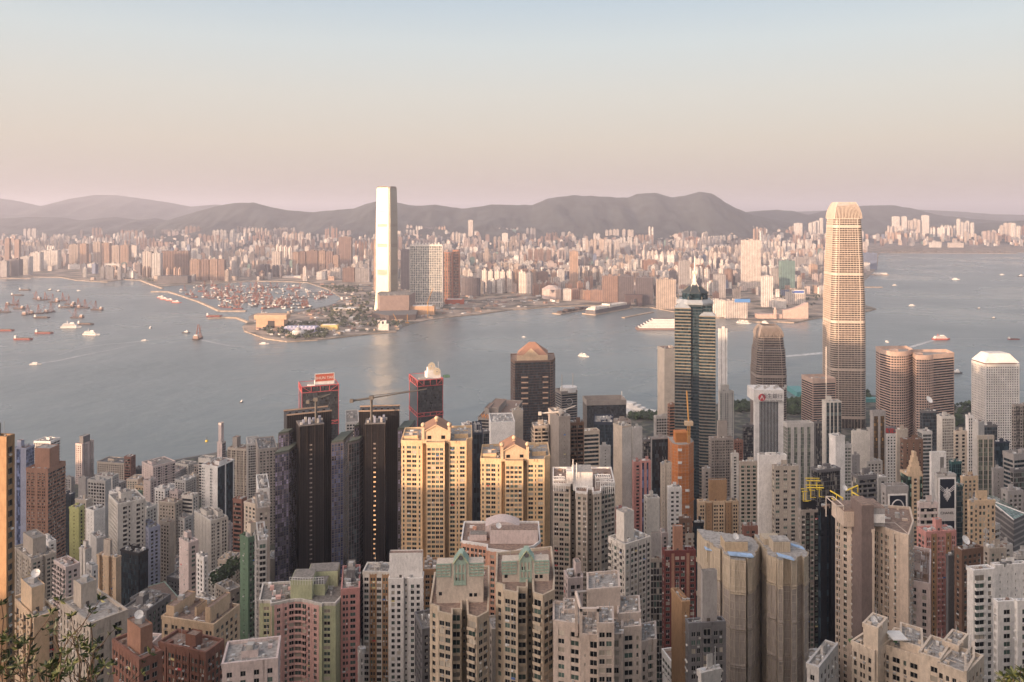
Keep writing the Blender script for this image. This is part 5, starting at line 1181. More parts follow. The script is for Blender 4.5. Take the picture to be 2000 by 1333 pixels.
# pink and green tower
fr = [(27,397,'p1@pgreen W3@pgreen'),(112,397,'|'),(116,394,'p1 V3 V2 B2'),(290,398.5,'B1'),(350,398.5,'B2 V2 V3 p1'),(500,393.5,'|'),(504,394.5,'W3@pgreen p1@pgreen'),(600,394.5,'p4@pgreen'),(656,403,'p')]
R, P_, z1 = custom('apartment_tower', 'pink and olive green tower with angled wings at the lower centre', fr, 18, 748, 394, 'pink', 'green', cF, core=0, hero=1, frame=(.62,.50,.42), parc='offw', kinds=(4,4,2), acc='pgreen', ac=.5)
for nm_, x0, x1, ya, yb, Yq, d in (('olive_wing', 27, 114, 742, 1400, 398, 30), ('olive_flank', 602, 655, 745, 1400, 400, 24)):
    pass
gr = wall(C['pgreen'])
block(R, 'octagon_core', cF, 262, 425, 560, 760, 399, 12, gr, 4, m_roofs[0]); block(R, 'rear_core', cF, 425, 522, 590, 760, 404, 10, gr, 0, m_roofs[0]); block(R, 'rear_wing_head', cF, 395, 620, 500, 640, 412, 10, gr, 6, m_roofs[0])
b = MB(); zz = zt(cF(0,540)[1],399)
for k in range(14):
    t = k/13; x = cF(255+260*t)[0]; A = pt(x, 398.5-1*sin(pi*t)); b.bar((A.x,A.y,zz-3), (A.x,A.y,zz+.6), .1, m_wht)
    if k: b.bar((pa.x,pa.y,zz+.6), (A.x,A.y,zz+.6), .12, m_wht); b.bar((pa.x,pa.y,zz-.6), (A.x,A.y,zz-.6), .1, m_wht)
    pa = A
b.build('roof_railing', R)
# two cream towers with mint crowns
def mint(label, cvt, x0, Y, yt_, ycr, sc=1.0, green=1):
    X = lambda a: x0+a*sc
    fr = [(X(0),Y+6,'V1'),(X(60),Y+4,'p1'),(X(62),Y,'W4'),(X(160),Y-2,'|'),(X(162),Y+2,'B2'),(X(230),Y+2,'|'),(X(232),Y+10,'s2'),(X(280),Y+10,'|'),(X(285),Y-2,'B2'),(X(350),Y-4,'|'),(X(355),Y-4,'W3'),(X(432),Y,'p2'),(X(440),Y+12,'p')]
    R, P_, z1 = custom('apartment_tower', label, fr, 26, yt_, Y, 'sand' if 0 else (.53,.44,.34), 'curt', cvt, core=[(.3,.2,.2,.2,3),(.25,.8,.3,.24,4)], hero=1, roof=2, ac=.35)
    A = pt(cvt(X(45))[0], Y+8); B = pt(cvt(X(400))[0], Y+9); d = B-A; u = d.normalized(); zz = zt(cvt(0,ycr+70)[1],Y+8); b = MB(); mw = wall((.58,.50,.42)); b.obox((*A,z1-3), d.to_3d(), (0,5,0), (0,0,zz-z1+3), mw)
    for (s, zf) in ((.42,.55),(.05,.2),(.7,.15),(.8,.15)): b.obox((*(A+d*s+Vector((0,-.06))), z1+(zz-z1)*zf), (u*1.2).to_3d(), (0,.1,0), (0,0,1.3), glass(frac=0))
    ob = b.build('crown_slab', R); PB[ob.name] = PB[R.name]; mg = wall(C['mint']); b = MB(); L_ = d.length; hgt = zz-z1
    def strip(s0, s1, za, zb, t=.35): b.obox((*(A+u*s0+Vector((0,-t))), za), (u*(s1-s0)).to_3d(), (0,t,0), (0,0,zb-za), mg)
    for s0, s1 in ((0, L_*.30), (L_*.70, L_)):
        k = int((s1-s0)/1.45)
        for i in range(k+1): s = s0+(s1-s0)*i/k; strip(s-.17, s+.17, zz-4.6, zz-.1)
        for j in range(5): strip(s0, s1, zz-.5-j*1.15, zz-.1-j*1.15, .38)
    for s in (.385,.46,.54,.615): strip(L_*s-.25, L_*s+.25, zz-8.5, zz, .4)
    for z in (zz-.6, zz-4.2, zz-8.3): strip(L_*.37, L_*.63, z, z+.5, .42)
    strip(L_*.4, L_*.6, zz-8.2, zz-6.6, .3)
    m_ = A+d*.52; w = L_*.14; zp = zt(cvt(0,ycr)[1],Y+8)
    for k in range(5): h0 = (zp-zz)*k/5; ww = w*(1-k/5)+.4; b.obox((*(m_-u*ww+Vector((0,-.5+k*.02))), zz+h0), (u*2*ww).to_3d(), (0,5.5-k*.04,0), (0,0,(zp-zz)/5+.02), mg)
    b.bar((*(m_-u*w*1.15+Vector((0,-.8))),zz), (*(m_+Vector((0,-.8))),zp+.5), .22, wall(C['pgreen'])); b.bar((*(m_+u*w*1.15+Vector((0,-.8))),zz), (*(m_+Vector((0,-.8))),zp+.5), .22, wall(C['pgreen']))
    cc = m_+Vector((0,-.75)); b.face([(cc.x+.9*cos(2*pi*j/14), cc.y, zz+2.2+.9*sin(2*pi*j/14)) for j in range(14)], wall(C['dgrey'])); b.build('mint_crown', ob)
    return R
mint('cream balconied tower with the left mint green gabled crown', cF, 1325, 300, 815, 362)
mint('cream balconied tower with the right mint green gabled crown', cG, -120, 300, 650, 342, 1.0)
# arched pink tower behind
fr = [(1560,430,'w4'),(1755,425,'|'),(1757,420,'V9'),(1943,416,'p1 W3'),(2110,424,'w'),(2155,430,'p')]
R, P_, z1 = custom('apartment_tower', 'salmon tower with white arched top walls behind the mint crowns', fr, 26, 300, 425, (.60,.34,.24), 'curt', cF, core=0, hero=1, parc='white', roof=2)
mw = wall(C['palep'])
for (x0, x1, ya, yb, Yq) in ((1740,2000,150,300,436),(1757,2110,330,420,418)):
    A = pt(cF(x0)[0],Yq); B = pt(cF(x1)[0],Yq); za = zt(cF(0,ya)[1],Yq); zb = zt(cF(0,yb)[1],Yq); b = MB(); n = 12; rise = (B.x-A.x)*.14
    po = [(A.x+(B.x-A.x)*k/n, za+rise*sin(pi*k/n)) for k in range(n+1)]
    if yb == 420: continue
    for q1, q2 in zip(po, po[1:]): b.face([(q1[0],A.y,zb),(q2[0],A.y,zb),(q2[0],A.y,q2[1]),(q1[0],A.y,q1[1])], mw); b.face([(q1[0],A.y,q1[1]),(q2[0],A.y,q2[1]),(q2[0],A.y+11,q2[1]),(q1[0],A.y+11,q1[1])], mw); b.face([(q2[0],A.y+11,zb),(q1[0],A.y+11,zb),(q1[0],A.y+11,q1[1]),(q2[0],A.y+11,q2[1])], mw)
    b.face([(A.x,A.y+11,zb),(A.x,A.y,zb),(A.x,A.y,za),(A.x,A.y+11,za)], mw); b.face([(B.x,A.y,zb),(B.x,A.y+11,zb),(B.x,A.y+11,za),(B.x,A.y,za)], mw); b.build('arched_head', R)
block(R, 'roof_block', cF, 1775, 2140, 180, 300, 428, 6, mw, 0, m_roofs[2]); block(R, 'roof_block', cF, 1620, 1750, 215, 300, 432, 5, mw, 0, m_roofs[0]); dish(R, pt(cF(1840)[0],431), zt(cF(0,180)[1],430), 1.9)
# cream complex at the bottom centre
def vols(name, label, cvt, wc, gl, vv, base_y, **o):
    c = pt(cvt(vv[0][0])[0], vv[0][2]); R = root(name, (c.x, c.y, base_y), label, name.replace('_', ' '))
    for (x0, x1, Ya, Yb, ya, dp, pat, rp) in vv:
        A, B = pt(cvt(x0)[0], Ya), pt(cvt(x1)[0], Yb); sh = A.x/A.y*dp if A.x > 0 else (B.x/B.y*dp if B.x < 0 else 0)
        bk_ = Vector((sh, dp))
        if rp: e_ = (B-A).normalized(); bk_ = Vector((-e_.y, e_.x))*dp; bk_.x = max(bk_.x, sh*.9)
        r0 = B+bk_; l0 = A+bk_; polys = expand(A,B,pat)+expand(B,r0,rp or 'k')+expand(r0,l0,'k')+expand(l0,A,'k')
        building(name, label, polys, zt(cvt(0, ya)[1], Ya), wc, gl, min(Ya, Yb), dict(dict(o, into=R, core=o.get('core', 0), hero=1)), (A, l0, B))
    return R
CR = (.56,.47,.41); nwo = dict(nw=16, nb=8, kinds=(6,1,3), frame=(.42,.38,.34), roof=1, ac=.06)
R = vols('apartment_block', 'cream stepped terrace block with a frame gate and tall stair core', cG, CR, 'dark', [
 (575,815,289,291,648,13,'p1',None),(318,522,286,283,880,14,'V4 W3',None),(395,480,293,293,800,8,'p2',None),(522,652,278,277,985,12,'t2 B2',None),(652,766,272,272,905,11,'W4',None),(768,836,277,277,985,10,'B2 p1',None),(806,968,285,286,832,12,'V2 W4',None),(838,972,280,281,935,9,'W4 v2',None),(974,1090,287,289,1045,12,'V2 B2 p1',None),(560,640,284,284,940,8,'W2 b1',None)], 60, **nwo)
mc = wall(CR)
b = MB()
for (x0,x1,ya,yb,Yq) in ((478,500,650,985,282),(515,535,775,985,272),(645,662,775,905,272)): A = pt(cG(x0)[0],Yq); B = pt(cG(x1)[0],Yq); b.obox((*A,zt(cG(0,yb)[1],Yq)), (B-A).to_3d(), (0,1.2,0), (0,0,zt(cG(0,ya)[1],Yq)-zt(cG(0,yb)[1],Yq)), mc)
A = pt(cG(515)[0],272); B = pt(cG(662)[0],272); zz = zt(cG(0,775)[1],272); b.obox((*A,zz-1), (B-A).to_3d(), (0,1.2,0), (0,0,1.03), mc); b.bar((*pt(cG(489)[0],282.5), zt(cG(0,655)[1],282)), (*pt(cG(522)[0],272.5), zz-.2), .6, mc); b.bar((*pt(cG(489)[0],282.5), zt(cG(0,655)[1],282)), (*pt(cG(575)[0],290), zt(cG(0,650)[1],289)), .5, mc)
b.build('frame_gate', R)
# big cream tower with dark spine
fr = [(515,377,'w2 V3 v2 b2'),(708,367,'|'),(710,362,'p9'),(803,360,'|'),(806,367,'w2 V2 w2 p1 v2'),(990,357,'p2'),(1062,354,'w2'),(1100,370,'p')]
R, P_, z1 = custom('apartment_tower', 'big cream tower with a dark windowless spine and rooftop garden', fr, 17, 150, 366, (.60,.49,.40), 'green', cH, core=0, hero=1, roof=2, kinds=(6,4,1), ac=.6, frame=(.5,.42,.34))
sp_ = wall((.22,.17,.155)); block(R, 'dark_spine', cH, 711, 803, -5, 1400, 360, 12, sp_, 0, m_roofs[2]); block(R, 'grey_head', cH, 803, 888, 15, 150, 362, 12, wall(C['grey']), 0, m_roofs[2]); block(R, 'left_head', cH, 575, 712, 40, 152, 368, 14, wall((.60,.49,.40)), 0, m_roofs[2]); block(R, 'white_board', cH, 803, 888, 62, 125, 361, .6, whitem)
b = MB(); mf = wall((.60,.52,.45))
for (x0,x1,y0,y1,Yq,d) in ((518,575,-5,150,370,12),(955,1062,205,330,358,12),(880,1062,150,215,372,12)):
    A = pt(cH(x0)[0],Yq); B = pt(cH(x1)[0],Yq); za = zt(cH(0,y0)[1],Yq); zb = zt(cH(0,y1)[1],Yq)
    for dy in (0, d):
        b.bar((A.x,A.y+dy,za), (B.x,B.y+dy,za), .3, mf)
        for q in (A, B): b.bar((q.x,q.y+dy,zb), (q.x,q.y+dy,za), .28, mf)
    for q in (A, B): b.bar((q.x,q.y,za), (q.x,q.y+d,za), .3, mf)
b.build('roof_frames', R)
# foreground cream block at the bottom right
CY = (.62,.52,.42)
R = vols('apartment_block', 'flat roofed cream block with roof gardens at the bottom right', cH, CY, 'dark', [
 (728,830,274,271,905,9,'p1','p1'),(640,805,277,271,1040,12,'V2 w2 V2','V1'),(882,1150,276,269,1068,14,'V2 W3 V2 W3','p1'),(1010,1170,274,270,1040,12,'p3',None),(1150,1300,267,263,1128,14,'p2 W2','p1'),(1295,1500,262,256,1205,15,'W2 V3','V1'),(1335,1440,272,269,1040,10,'p1','p1'),(1500,1560,256,264,1270,9,'V2',None)], 60, nw=14, nb=0, kinds=(6,1,2), frame=(.35,.30,.26), roof=1, ac=.3)
dish(R, pt(cH(800)[0],276), zt(cH(0,905)[1],276), 1.7)
block(R, 'lawn', cH, 930, 1000, 1040, 1060, 278, 6, flat((.06,.14,.04),.9)); block(R, 'sun_sail', cH, 950, 1065, 1010, 1018, 272, 6, m_wht); block(R, 'lawn', cH, 655, 720, 1060, 1075, 281, 5, flat((.06,.14,.04),.9))
# posters hung on two towers
def poster(label_t, y0, y1, inset, jewel, words=None, yw=None, lower=None):
    R, Cc, Lc, Rc, z1 = HB[label_t]; d = Rc-Cc; u = d.normalized(); n = Vector((u.y,-u.x)); Y = Cc.y; mk = flat((.018,.022,.035), .5, var=.1); L_ = d.length
    a = Cc+u*L_*inset+n*.5; w = L_*(1-2*inset); zz1 = zt(cD(0,y0)[1],Y); zz0 = zt(cD(0,y1)[1],Y); b = MB(); b.obox((*a,zz0), (u*w).to_3d(), (n*.4).to_3d(), (0,0,zz1-zz0), mk)
    if lower: b.obox((*a,zt(cD(0,lower)[1],Y)), (u*w).to_3d(), (n*.38).to_3d(), (0,0,zz0-zt(cD(0,lower)[1],Y)-.02), wall((.62,.58,.56),dirt=.1)); zl = zt(cD(0,lower)[1],Y); b.obox((*a,zl-22), (u*w).to_3d(), (n*.4).to_3d(), (0,0,22), mk)
    for s in (-.9, w): b.obox((*(a+u*s),(zz0 if not lower else zl-22)), (u*.9).to_3d(), (n*.6).to_3d(), (0,0,zz1-(zz0 if not lower else zl-22)+.9), whitem)
    b.obox((*a,zz1), (u*w).to_3d(), (n*.6).to_3d(), (0,0,.9), whitem); pb2 = b.build('poster', R); PB[pb2.name] = PB[R.name]
    j = MB(); mj = flat((.62,.60,.60), .4, var=.2); m0 = a+u*w/2+n*.5; hh = zz1-zz0
    Q = lambda x, z: Vector((*(m0+u*x*w/2), zz0+z*hh))
    def ln(p, q, r=.22): j.bar(p, q, r, mj, 4)
    if jewel == 'ring':
        pr = None
        for k in range(29):
            t = -.5*pi+ .72*pi*2*(k/28-.5)+pi; p = Q(.78*sin(t-pi/2+pi/2-pi/2) if 0 else .78*sin((k/28-.5)*2*2.5), .56+.30*cos((k/28-.5)*2*2.5))
            if pr: ln(pr, p, .38)
            pr = p
        for s_ in (-1,1):
            for e in (0,.12,.24): ln(Q(s_*.47,.32), Q(s_*(.12+e*.3),.18-e*.2), .16)
        cx_, cz_, rw, rh = 0,.14,.24,.08
    else:
        for s_ in (-1,1):
            for e in (0,.06,.12): ln(Q(s_*.97,.78-e), Q(s_*(.3),.64-e*.9), .2)
        cx_, cz_, rw, rh = 0,.55,.38,.15
        for k in range(7): x = -.45+.15*k; ln(Q(x,.52-.12*(1-abs(x)*2)), Q(x,.44-.2*(1-abs(x)*1.9)), .3)
    pts_ = [Q(cx_+rw*cos(2*pi*k/12)*(1.1 if k%2 else .8), cz_+rh*sin(2*pi*k/12)*(1.1 if k%2 else .75)) for k in range(12)]
    for k in range(12):
        if k % 2: j.face([pts_[k], pts_[(k+1)%12], Q(cx_,cz_)], mj)
        ln(Q(cx_,cz_), pts_[k], .25); ln(pts_[k], pts_[(k+1)%12], .16)
    j.build('jewel_picture', pb2)
    if words: txt('lettering', words, (m0.x,m0.y,zt(cD(0,yw)[1],Y)), 2.5, flat((.05,.05,.05),.6), math.atan2(u.y,u.x), pb2, .08)
poster('dark tower hung with a giant necklace poster', 1120, 1330, .12, 'ring')
poster('pale tower hung with a tall jewel poster', 1010, 1205, .10, 'drop', 'CHANEL', 1237, 1290)
# small unique tops
R, Cc, Lc, Rc, z1 = HB['tower with green windows under yellow gondola frames']
for i, (x0,x1,y,yq,Yq) in enumerate(((255,350,18,60,470),(258,372,65,100,464),(228,262,90,110,466))):
    A = pt(cD(x0)[0],Yq); B = pt(cD(x1)[0],Yq+2); zz = zt(cD(0,1000+y-0)[1] if 0 else cD(0,1005+y)[1],Yq); G_ = root('window_cleaning_gondola', (A.x,A.y,zz), ['upper yellow gondola frame over the green windowed tower','lower yellow gondola frame over the green windowed tower','shortest yellow gondola frame at the left shoulder of its tower'][i], 'gondola frame', 'yellow gondola frames')
    b = MB(); b.bar((*A,zz), (*B,zz-.8), .4, m_cry); b.bar((A.x,A.y+1.5,zz+1), (B.x,B.y+1.5,zz+.2), .3, m_cry); b.build('beam', G_)
    for t in (.25,.75):
        q = A+(B-A)*t; b = MB(); b.bar((q.x,q.y+.2,zz-6), (q.x,q.y+.2,zz), .25, m_cry); b.bar((q.x,q.y+.2,zz-5.8), (q.x+3,q.y+.2,zz-6), .2, m_cry); b.build('post', G_)
for i, pts_ in enumerate(([(415,1090,458),(500,1140,448)],[(520,1090,462),(600,1055,462)],[(560,1100,452),(640,1145,446)],[(425,1140,452),(470,1165,448)])):
    (xa,ya,Ya),(xb,yb,Yb) = pts_; A = Vector((*pt(cD(xa)[0],Ya),zt(cD(0,ya)[1],Ya))); B = Vector((*pt(cD(xb)[0],Yb),zt(cD(0,yb)[1],Yb))); G_ = root('window_cleaning_davit', tuple(A), ['yellow gondola arm hanging at the dark shaft edge','yellow gondola arm with an orange tip','yellow gondola arm lowest on the dark shaft','short yellow gondola arm below the hanging one'][i], 'gondola arm', 'yellow gondola frames')
    b = MB(); b.bar(A, B, .45, m_cry); b.build('beam', G_); b = MB(); b.bar(A+(B-A)*.5, A+(B-A)*.5+Vector((0,0,-5)), .3, m_cry); b.bar(B, B+Vector((0,0,-4)), .3, m_cry); b.build('post', G_)
for lab, x, y, Y, r_ in (('white dish on the black shaft behind the gondola arms', 510, 1082, 455, 2.0),):
    D_ = root('dish_mount', (*pt(cD(x)[0],Y), zt(cD(0,y+15)[1],Y)), lab, 'satellite dish'); dish(D_, pt(cD(x)[0],Y), zt(cD(0,y+15)[1],Y), r_)
R, Cc, Lc, Rc, z1 = HB['bare concrete shaft with a white crane on top']; roof_crane('white crane folded on the bare concrete shaft', tuple((Cc+Rc)/2+Vector((-3,4))), z1, 3.5, (12,3,4), (-16,-3,-.5), m_crw)
R, Cc, Lc, Rc, z1 = HB['tall blue glass tower with white edges and an antenna']; q = Cc+(Rc-Cc)*.1; b = MB(); b.bar((q.x,q.y+3,z1), (q.x,q.y+3,z1+62), .5, m_crw); b.build('antenna', R)
R, Cc, Lc, Rc, z1 = HB['round shouldered grey tower with two white masts']
for k in (.05, .75): q = Cc+(Rc-Cc)*k; b = MB(); b.bar((q.x,q.y+8,z1), (q.x,q.y+8,z1+28), .55, m_crw); b.build('mast', R)
b = MB(); q = (Cc+Rc)/2; b.cyl((q.x,q.y+12), 14, 13, z1, z1+7, whitem, 16); b.build('drum', R)
q = Cc+(Rc-Cc)*.5; b = MB(); rr_ = 5
for k in range(16): a1 = 2*pi*k/16; a2 = 2*pi*(k+1)/16; b.bar((q.x+rr_*cos(a1),q.y-1.4,z1-14+rr_*sin(a1)), (q.x+rr_*cos(a2),q.y-1.4,z1-14+rr_*sin(a2)), .4, whitem)
b.build('ring_logo', R)
R, Cc, Lc, Rc, z1 = HB['snow white tower with a hollow window at its top']; d = Rc-Cc; b = MB(); zz = z1+0; b.obox((*(Cc+d*.60-Vector((0,.5))),z1-26), (d*.26).to_3d(), (0,.3,0), (0,0,22), wall((.20,.19,.18))); b.build('hollow_window', R)
R, Cc, Lc, Rc, z1 = HB['cream and teal tower with a stepped gable']; d = Rc-Cc; b = MB(); ms = wall(C['sand'])
for k in range(5): w = .9-.18*k; b.obox((*(Cc+d*(.5-w/2)+Vector((0,-.5+.1*k))),z1-.5+k*3.6), (d*w).to_3d(), (0,4,0), (0,0,3.7), ms)
b.build('stepped_gable', R)
# slabs rising dark grey pyramid with green glass at the right edge
A = pt(cD(1560)[0],540); B = pt(cD(1640)[0],525); C2_ = pt(cD(1720)[0],535); z0 = 60; zb = zt(cD(0,1265)[1],530); R = root('office_tower', (A.x,A.y,z0), 'pointed tower with a green glass pyramid roof by the right edge', 'office tower'); b = MB(); mw = wall(C['dgrey']); D_ = Vector((0,34))
poly = [tuple(A),tuple(B),tuple(C2_),tuple(C2_+D_),tuple(A+D_)]; b.prism(poly, z0, zb, mw)
for k in range(20):
    z = zb-3-k*3.8; cc = Vector((sum(p[0] for p in poly)/5, sum(p[1] for p in poly)/5)); po = [tuple(cc+(Vector(p)-cc)*1.012) for p in poly]
    for i in range(5): j = (i+1)%5; b.face([(*po[i],z),(*po[j],z),(*po[j],z+1.3),(*po[i],z+1.3)], wall(C['grey']))
b.build('wall', R); b = MB(); ap = (cc.x-8, cc.y, zt(cD(0,1165)[1],545)); gg = glass(c=(.10,.16,.13),c2=(.15,.22,.18),frac=.4,cu=1.5,cv=2,rough=.2,line=.2)
for i in range(5): j = (i+1)%5; b.face([(*poly[i],zb),(*poly[j],zb),ap], gg, [(0,0),(20,0),(10,22)])
for i in range(3): b.bar((*poly[i],zb), ap, .5, whitem)
b.build('pyramid_roof', R)
KEEP = set([15, 25, 31, 52, 59, 65, 70, 103, 116, 133, 139, 146, 152, 169, 183, 198, 211, 226, 228, 240, 242, 249, 326, 330, 344, 345, 355, 371, 398, 422, 429, 456, 467, 500, 526, 549])   # the small houses that show between the towers
# ---------------------------------------------------------------- the city across the water
def farwall(c, k=.45, su=8.5, sv=3.2, dark=.25):
    key = ('fw', c, k, su, dark)
    if key in _M: return _M[key]
    m, t, b = nodes('far_facade'); L = t.links.new; uv = NN(t, 'ShaderNodeUVMap'); sp = NN(t, 'ShaderNodeSeparateXYZ'); L(uv.outputs[0], sp.inputs[0]); res = []
    for i, (s, th) in enumerate(((su, k), (sv, .5))):
        d = NN(t, 'ShaderNodeMath', operation='DIVIDE'); L(sp.outputs[i], d.inputs[0]); d.inputs[1].default_value = s; f = NN(t, 'ShaderNodeMath', operation='FRACT'); L(d.outputs[0], f.inputs[0])
        l = NN(t, 'ShaderNodeMath', operation='LESS_THAN'); L(f.outputs[0], l.inputs[0]); l.inputs[1].default_value = th; res.append(l)
    mu = NN(t, 'ShaderNodeMath', operation='MULTIPLY'); L(res[0].outputs[0], mu.inputs[0]); L(res[1].outputs[0], mu.inputs[1])
    mx = NN(t, 'ShaderNodeMix', data_type='RGBA'); L(mu.outputs[0], mx.inputs[0]); mx.inputs[6].default_value = (*c,1); mx.inputs[7].default_value = (c[0]*dark*.6,c[1]*dark*.6,c[2]*dark*.7,1)
    tc = NN(t, 'ShaderNodeTexCoord'); n = NN(t, 'ShaderNodeTexNoise'); n.inputs['Scale'].default_value = .05; n.inputs['Detail'].default_value = 4; L(tc.outputs['Object'], n.inputs[0]); mr = NN(t, 'ShaderNodeMapRange'); L(n.outputs[0], mr.inputs[0]); mr.inputs[1].default_value = .3; mr.inputs[2].default_value = .7; mr.inputs[3].default_value = .72; mr.inputs[4].default_value = 1.15
    v = NN(t, 'ShaderNodeVectorMath', operation='SCALE'); L(mx.outputs[2], v.inputs[0]); L(mr.outputs[0], v.inputs['Scale']); L(v.outputs[0], b.inputs['Base Color']); b.inputs['Roughness'].default_value = .7
    _M[key] = m; return m
FC = dict(pale=(.66,.58,.52), pinkish=(.56,.46,.42), beige=(.52,.42,.35), grey=(.42,.39,.38), brown=(.32,.21,.17), tan=(.48,.33,.25), white=(.74,.69,.64), dark=(.14,.12,.13), rusty=(.40,.24,.18), green=(.18,.28,.26), blue=(.18,.22,.32))
m_fr = flat((.30,.27,.25), .9, var=.3, scale=.1)
def kz(x, Y): return lerp(Y, [(3000,3),(6800,3),(7600,30),(8300,80),(9000,140)])
def plan_(kind, w, d, q):
    if kind == 'cross': a, c = w*.5, d*.5; e, f = a*.42, c*.42; return [(-e,-c),(e,-c),(e,-f),(a,-f),(a,f),(e,f),(e,c),(-e,c),(-e,f),(-a,f),(-a,-f),(-e,-f)]
    if kind == 'wavy':
        n = max(3, int(w/9)); out = []
        for i in range(n): x0 = -w/2+w*i/n; x1 = x0+w/n; out += [(x0+.8,-d/2),(x1-2.6,-d/2),(x1-2.6,-d/2+2.5),(x1+.8,-d/2+2.5)]
        return out+[(w/2+.8,d/2),(-w/2+.8,d/2)]
    if kind == 'round': return [(w/2*cos(2*pi*k/14), d/2*sin(2*pi*k/14)) for k in range(14)]
    return [(-w/2,-d/2),(w/2,-d/2),(w/2,d/2),(-w/2,d/2)]
def far_tower(b, x, Y, w, d, z0, h, kind, m, az=0, crown=1, q=None):
    po = rot([(px_, py_) for px_, py_ in plan_(kind, w, d, q)], (x, Y), az); b.prism(po, z0, z0+h, m, m_fr)
    if crown:
        cw = min(w, d)*.5; hh = (crown if crown > 1 else 5+h*.03); po = rot([(-cw*.5,-cw*.4),(cw*.5,-cw*.4),(cw*.5,cw*.4),(-cw*.5,cw*.4)], (x, Y), az); b.prism(po, z0+h, z0+h+hh, m, m_fr)
        if w > 30 and kind != 'round':
            for s_ in (-.32,.32): po = rot([(s_*w-3,-3),(s_*w+3,-3),(s_*w+3,3),(s_*w-3,3)], (x, Y), az); b.prism(po, z0+h, z0+h+hh*.7, m, m_fr)
K = [cv(500*i,330,3.332) for i in range(4)]
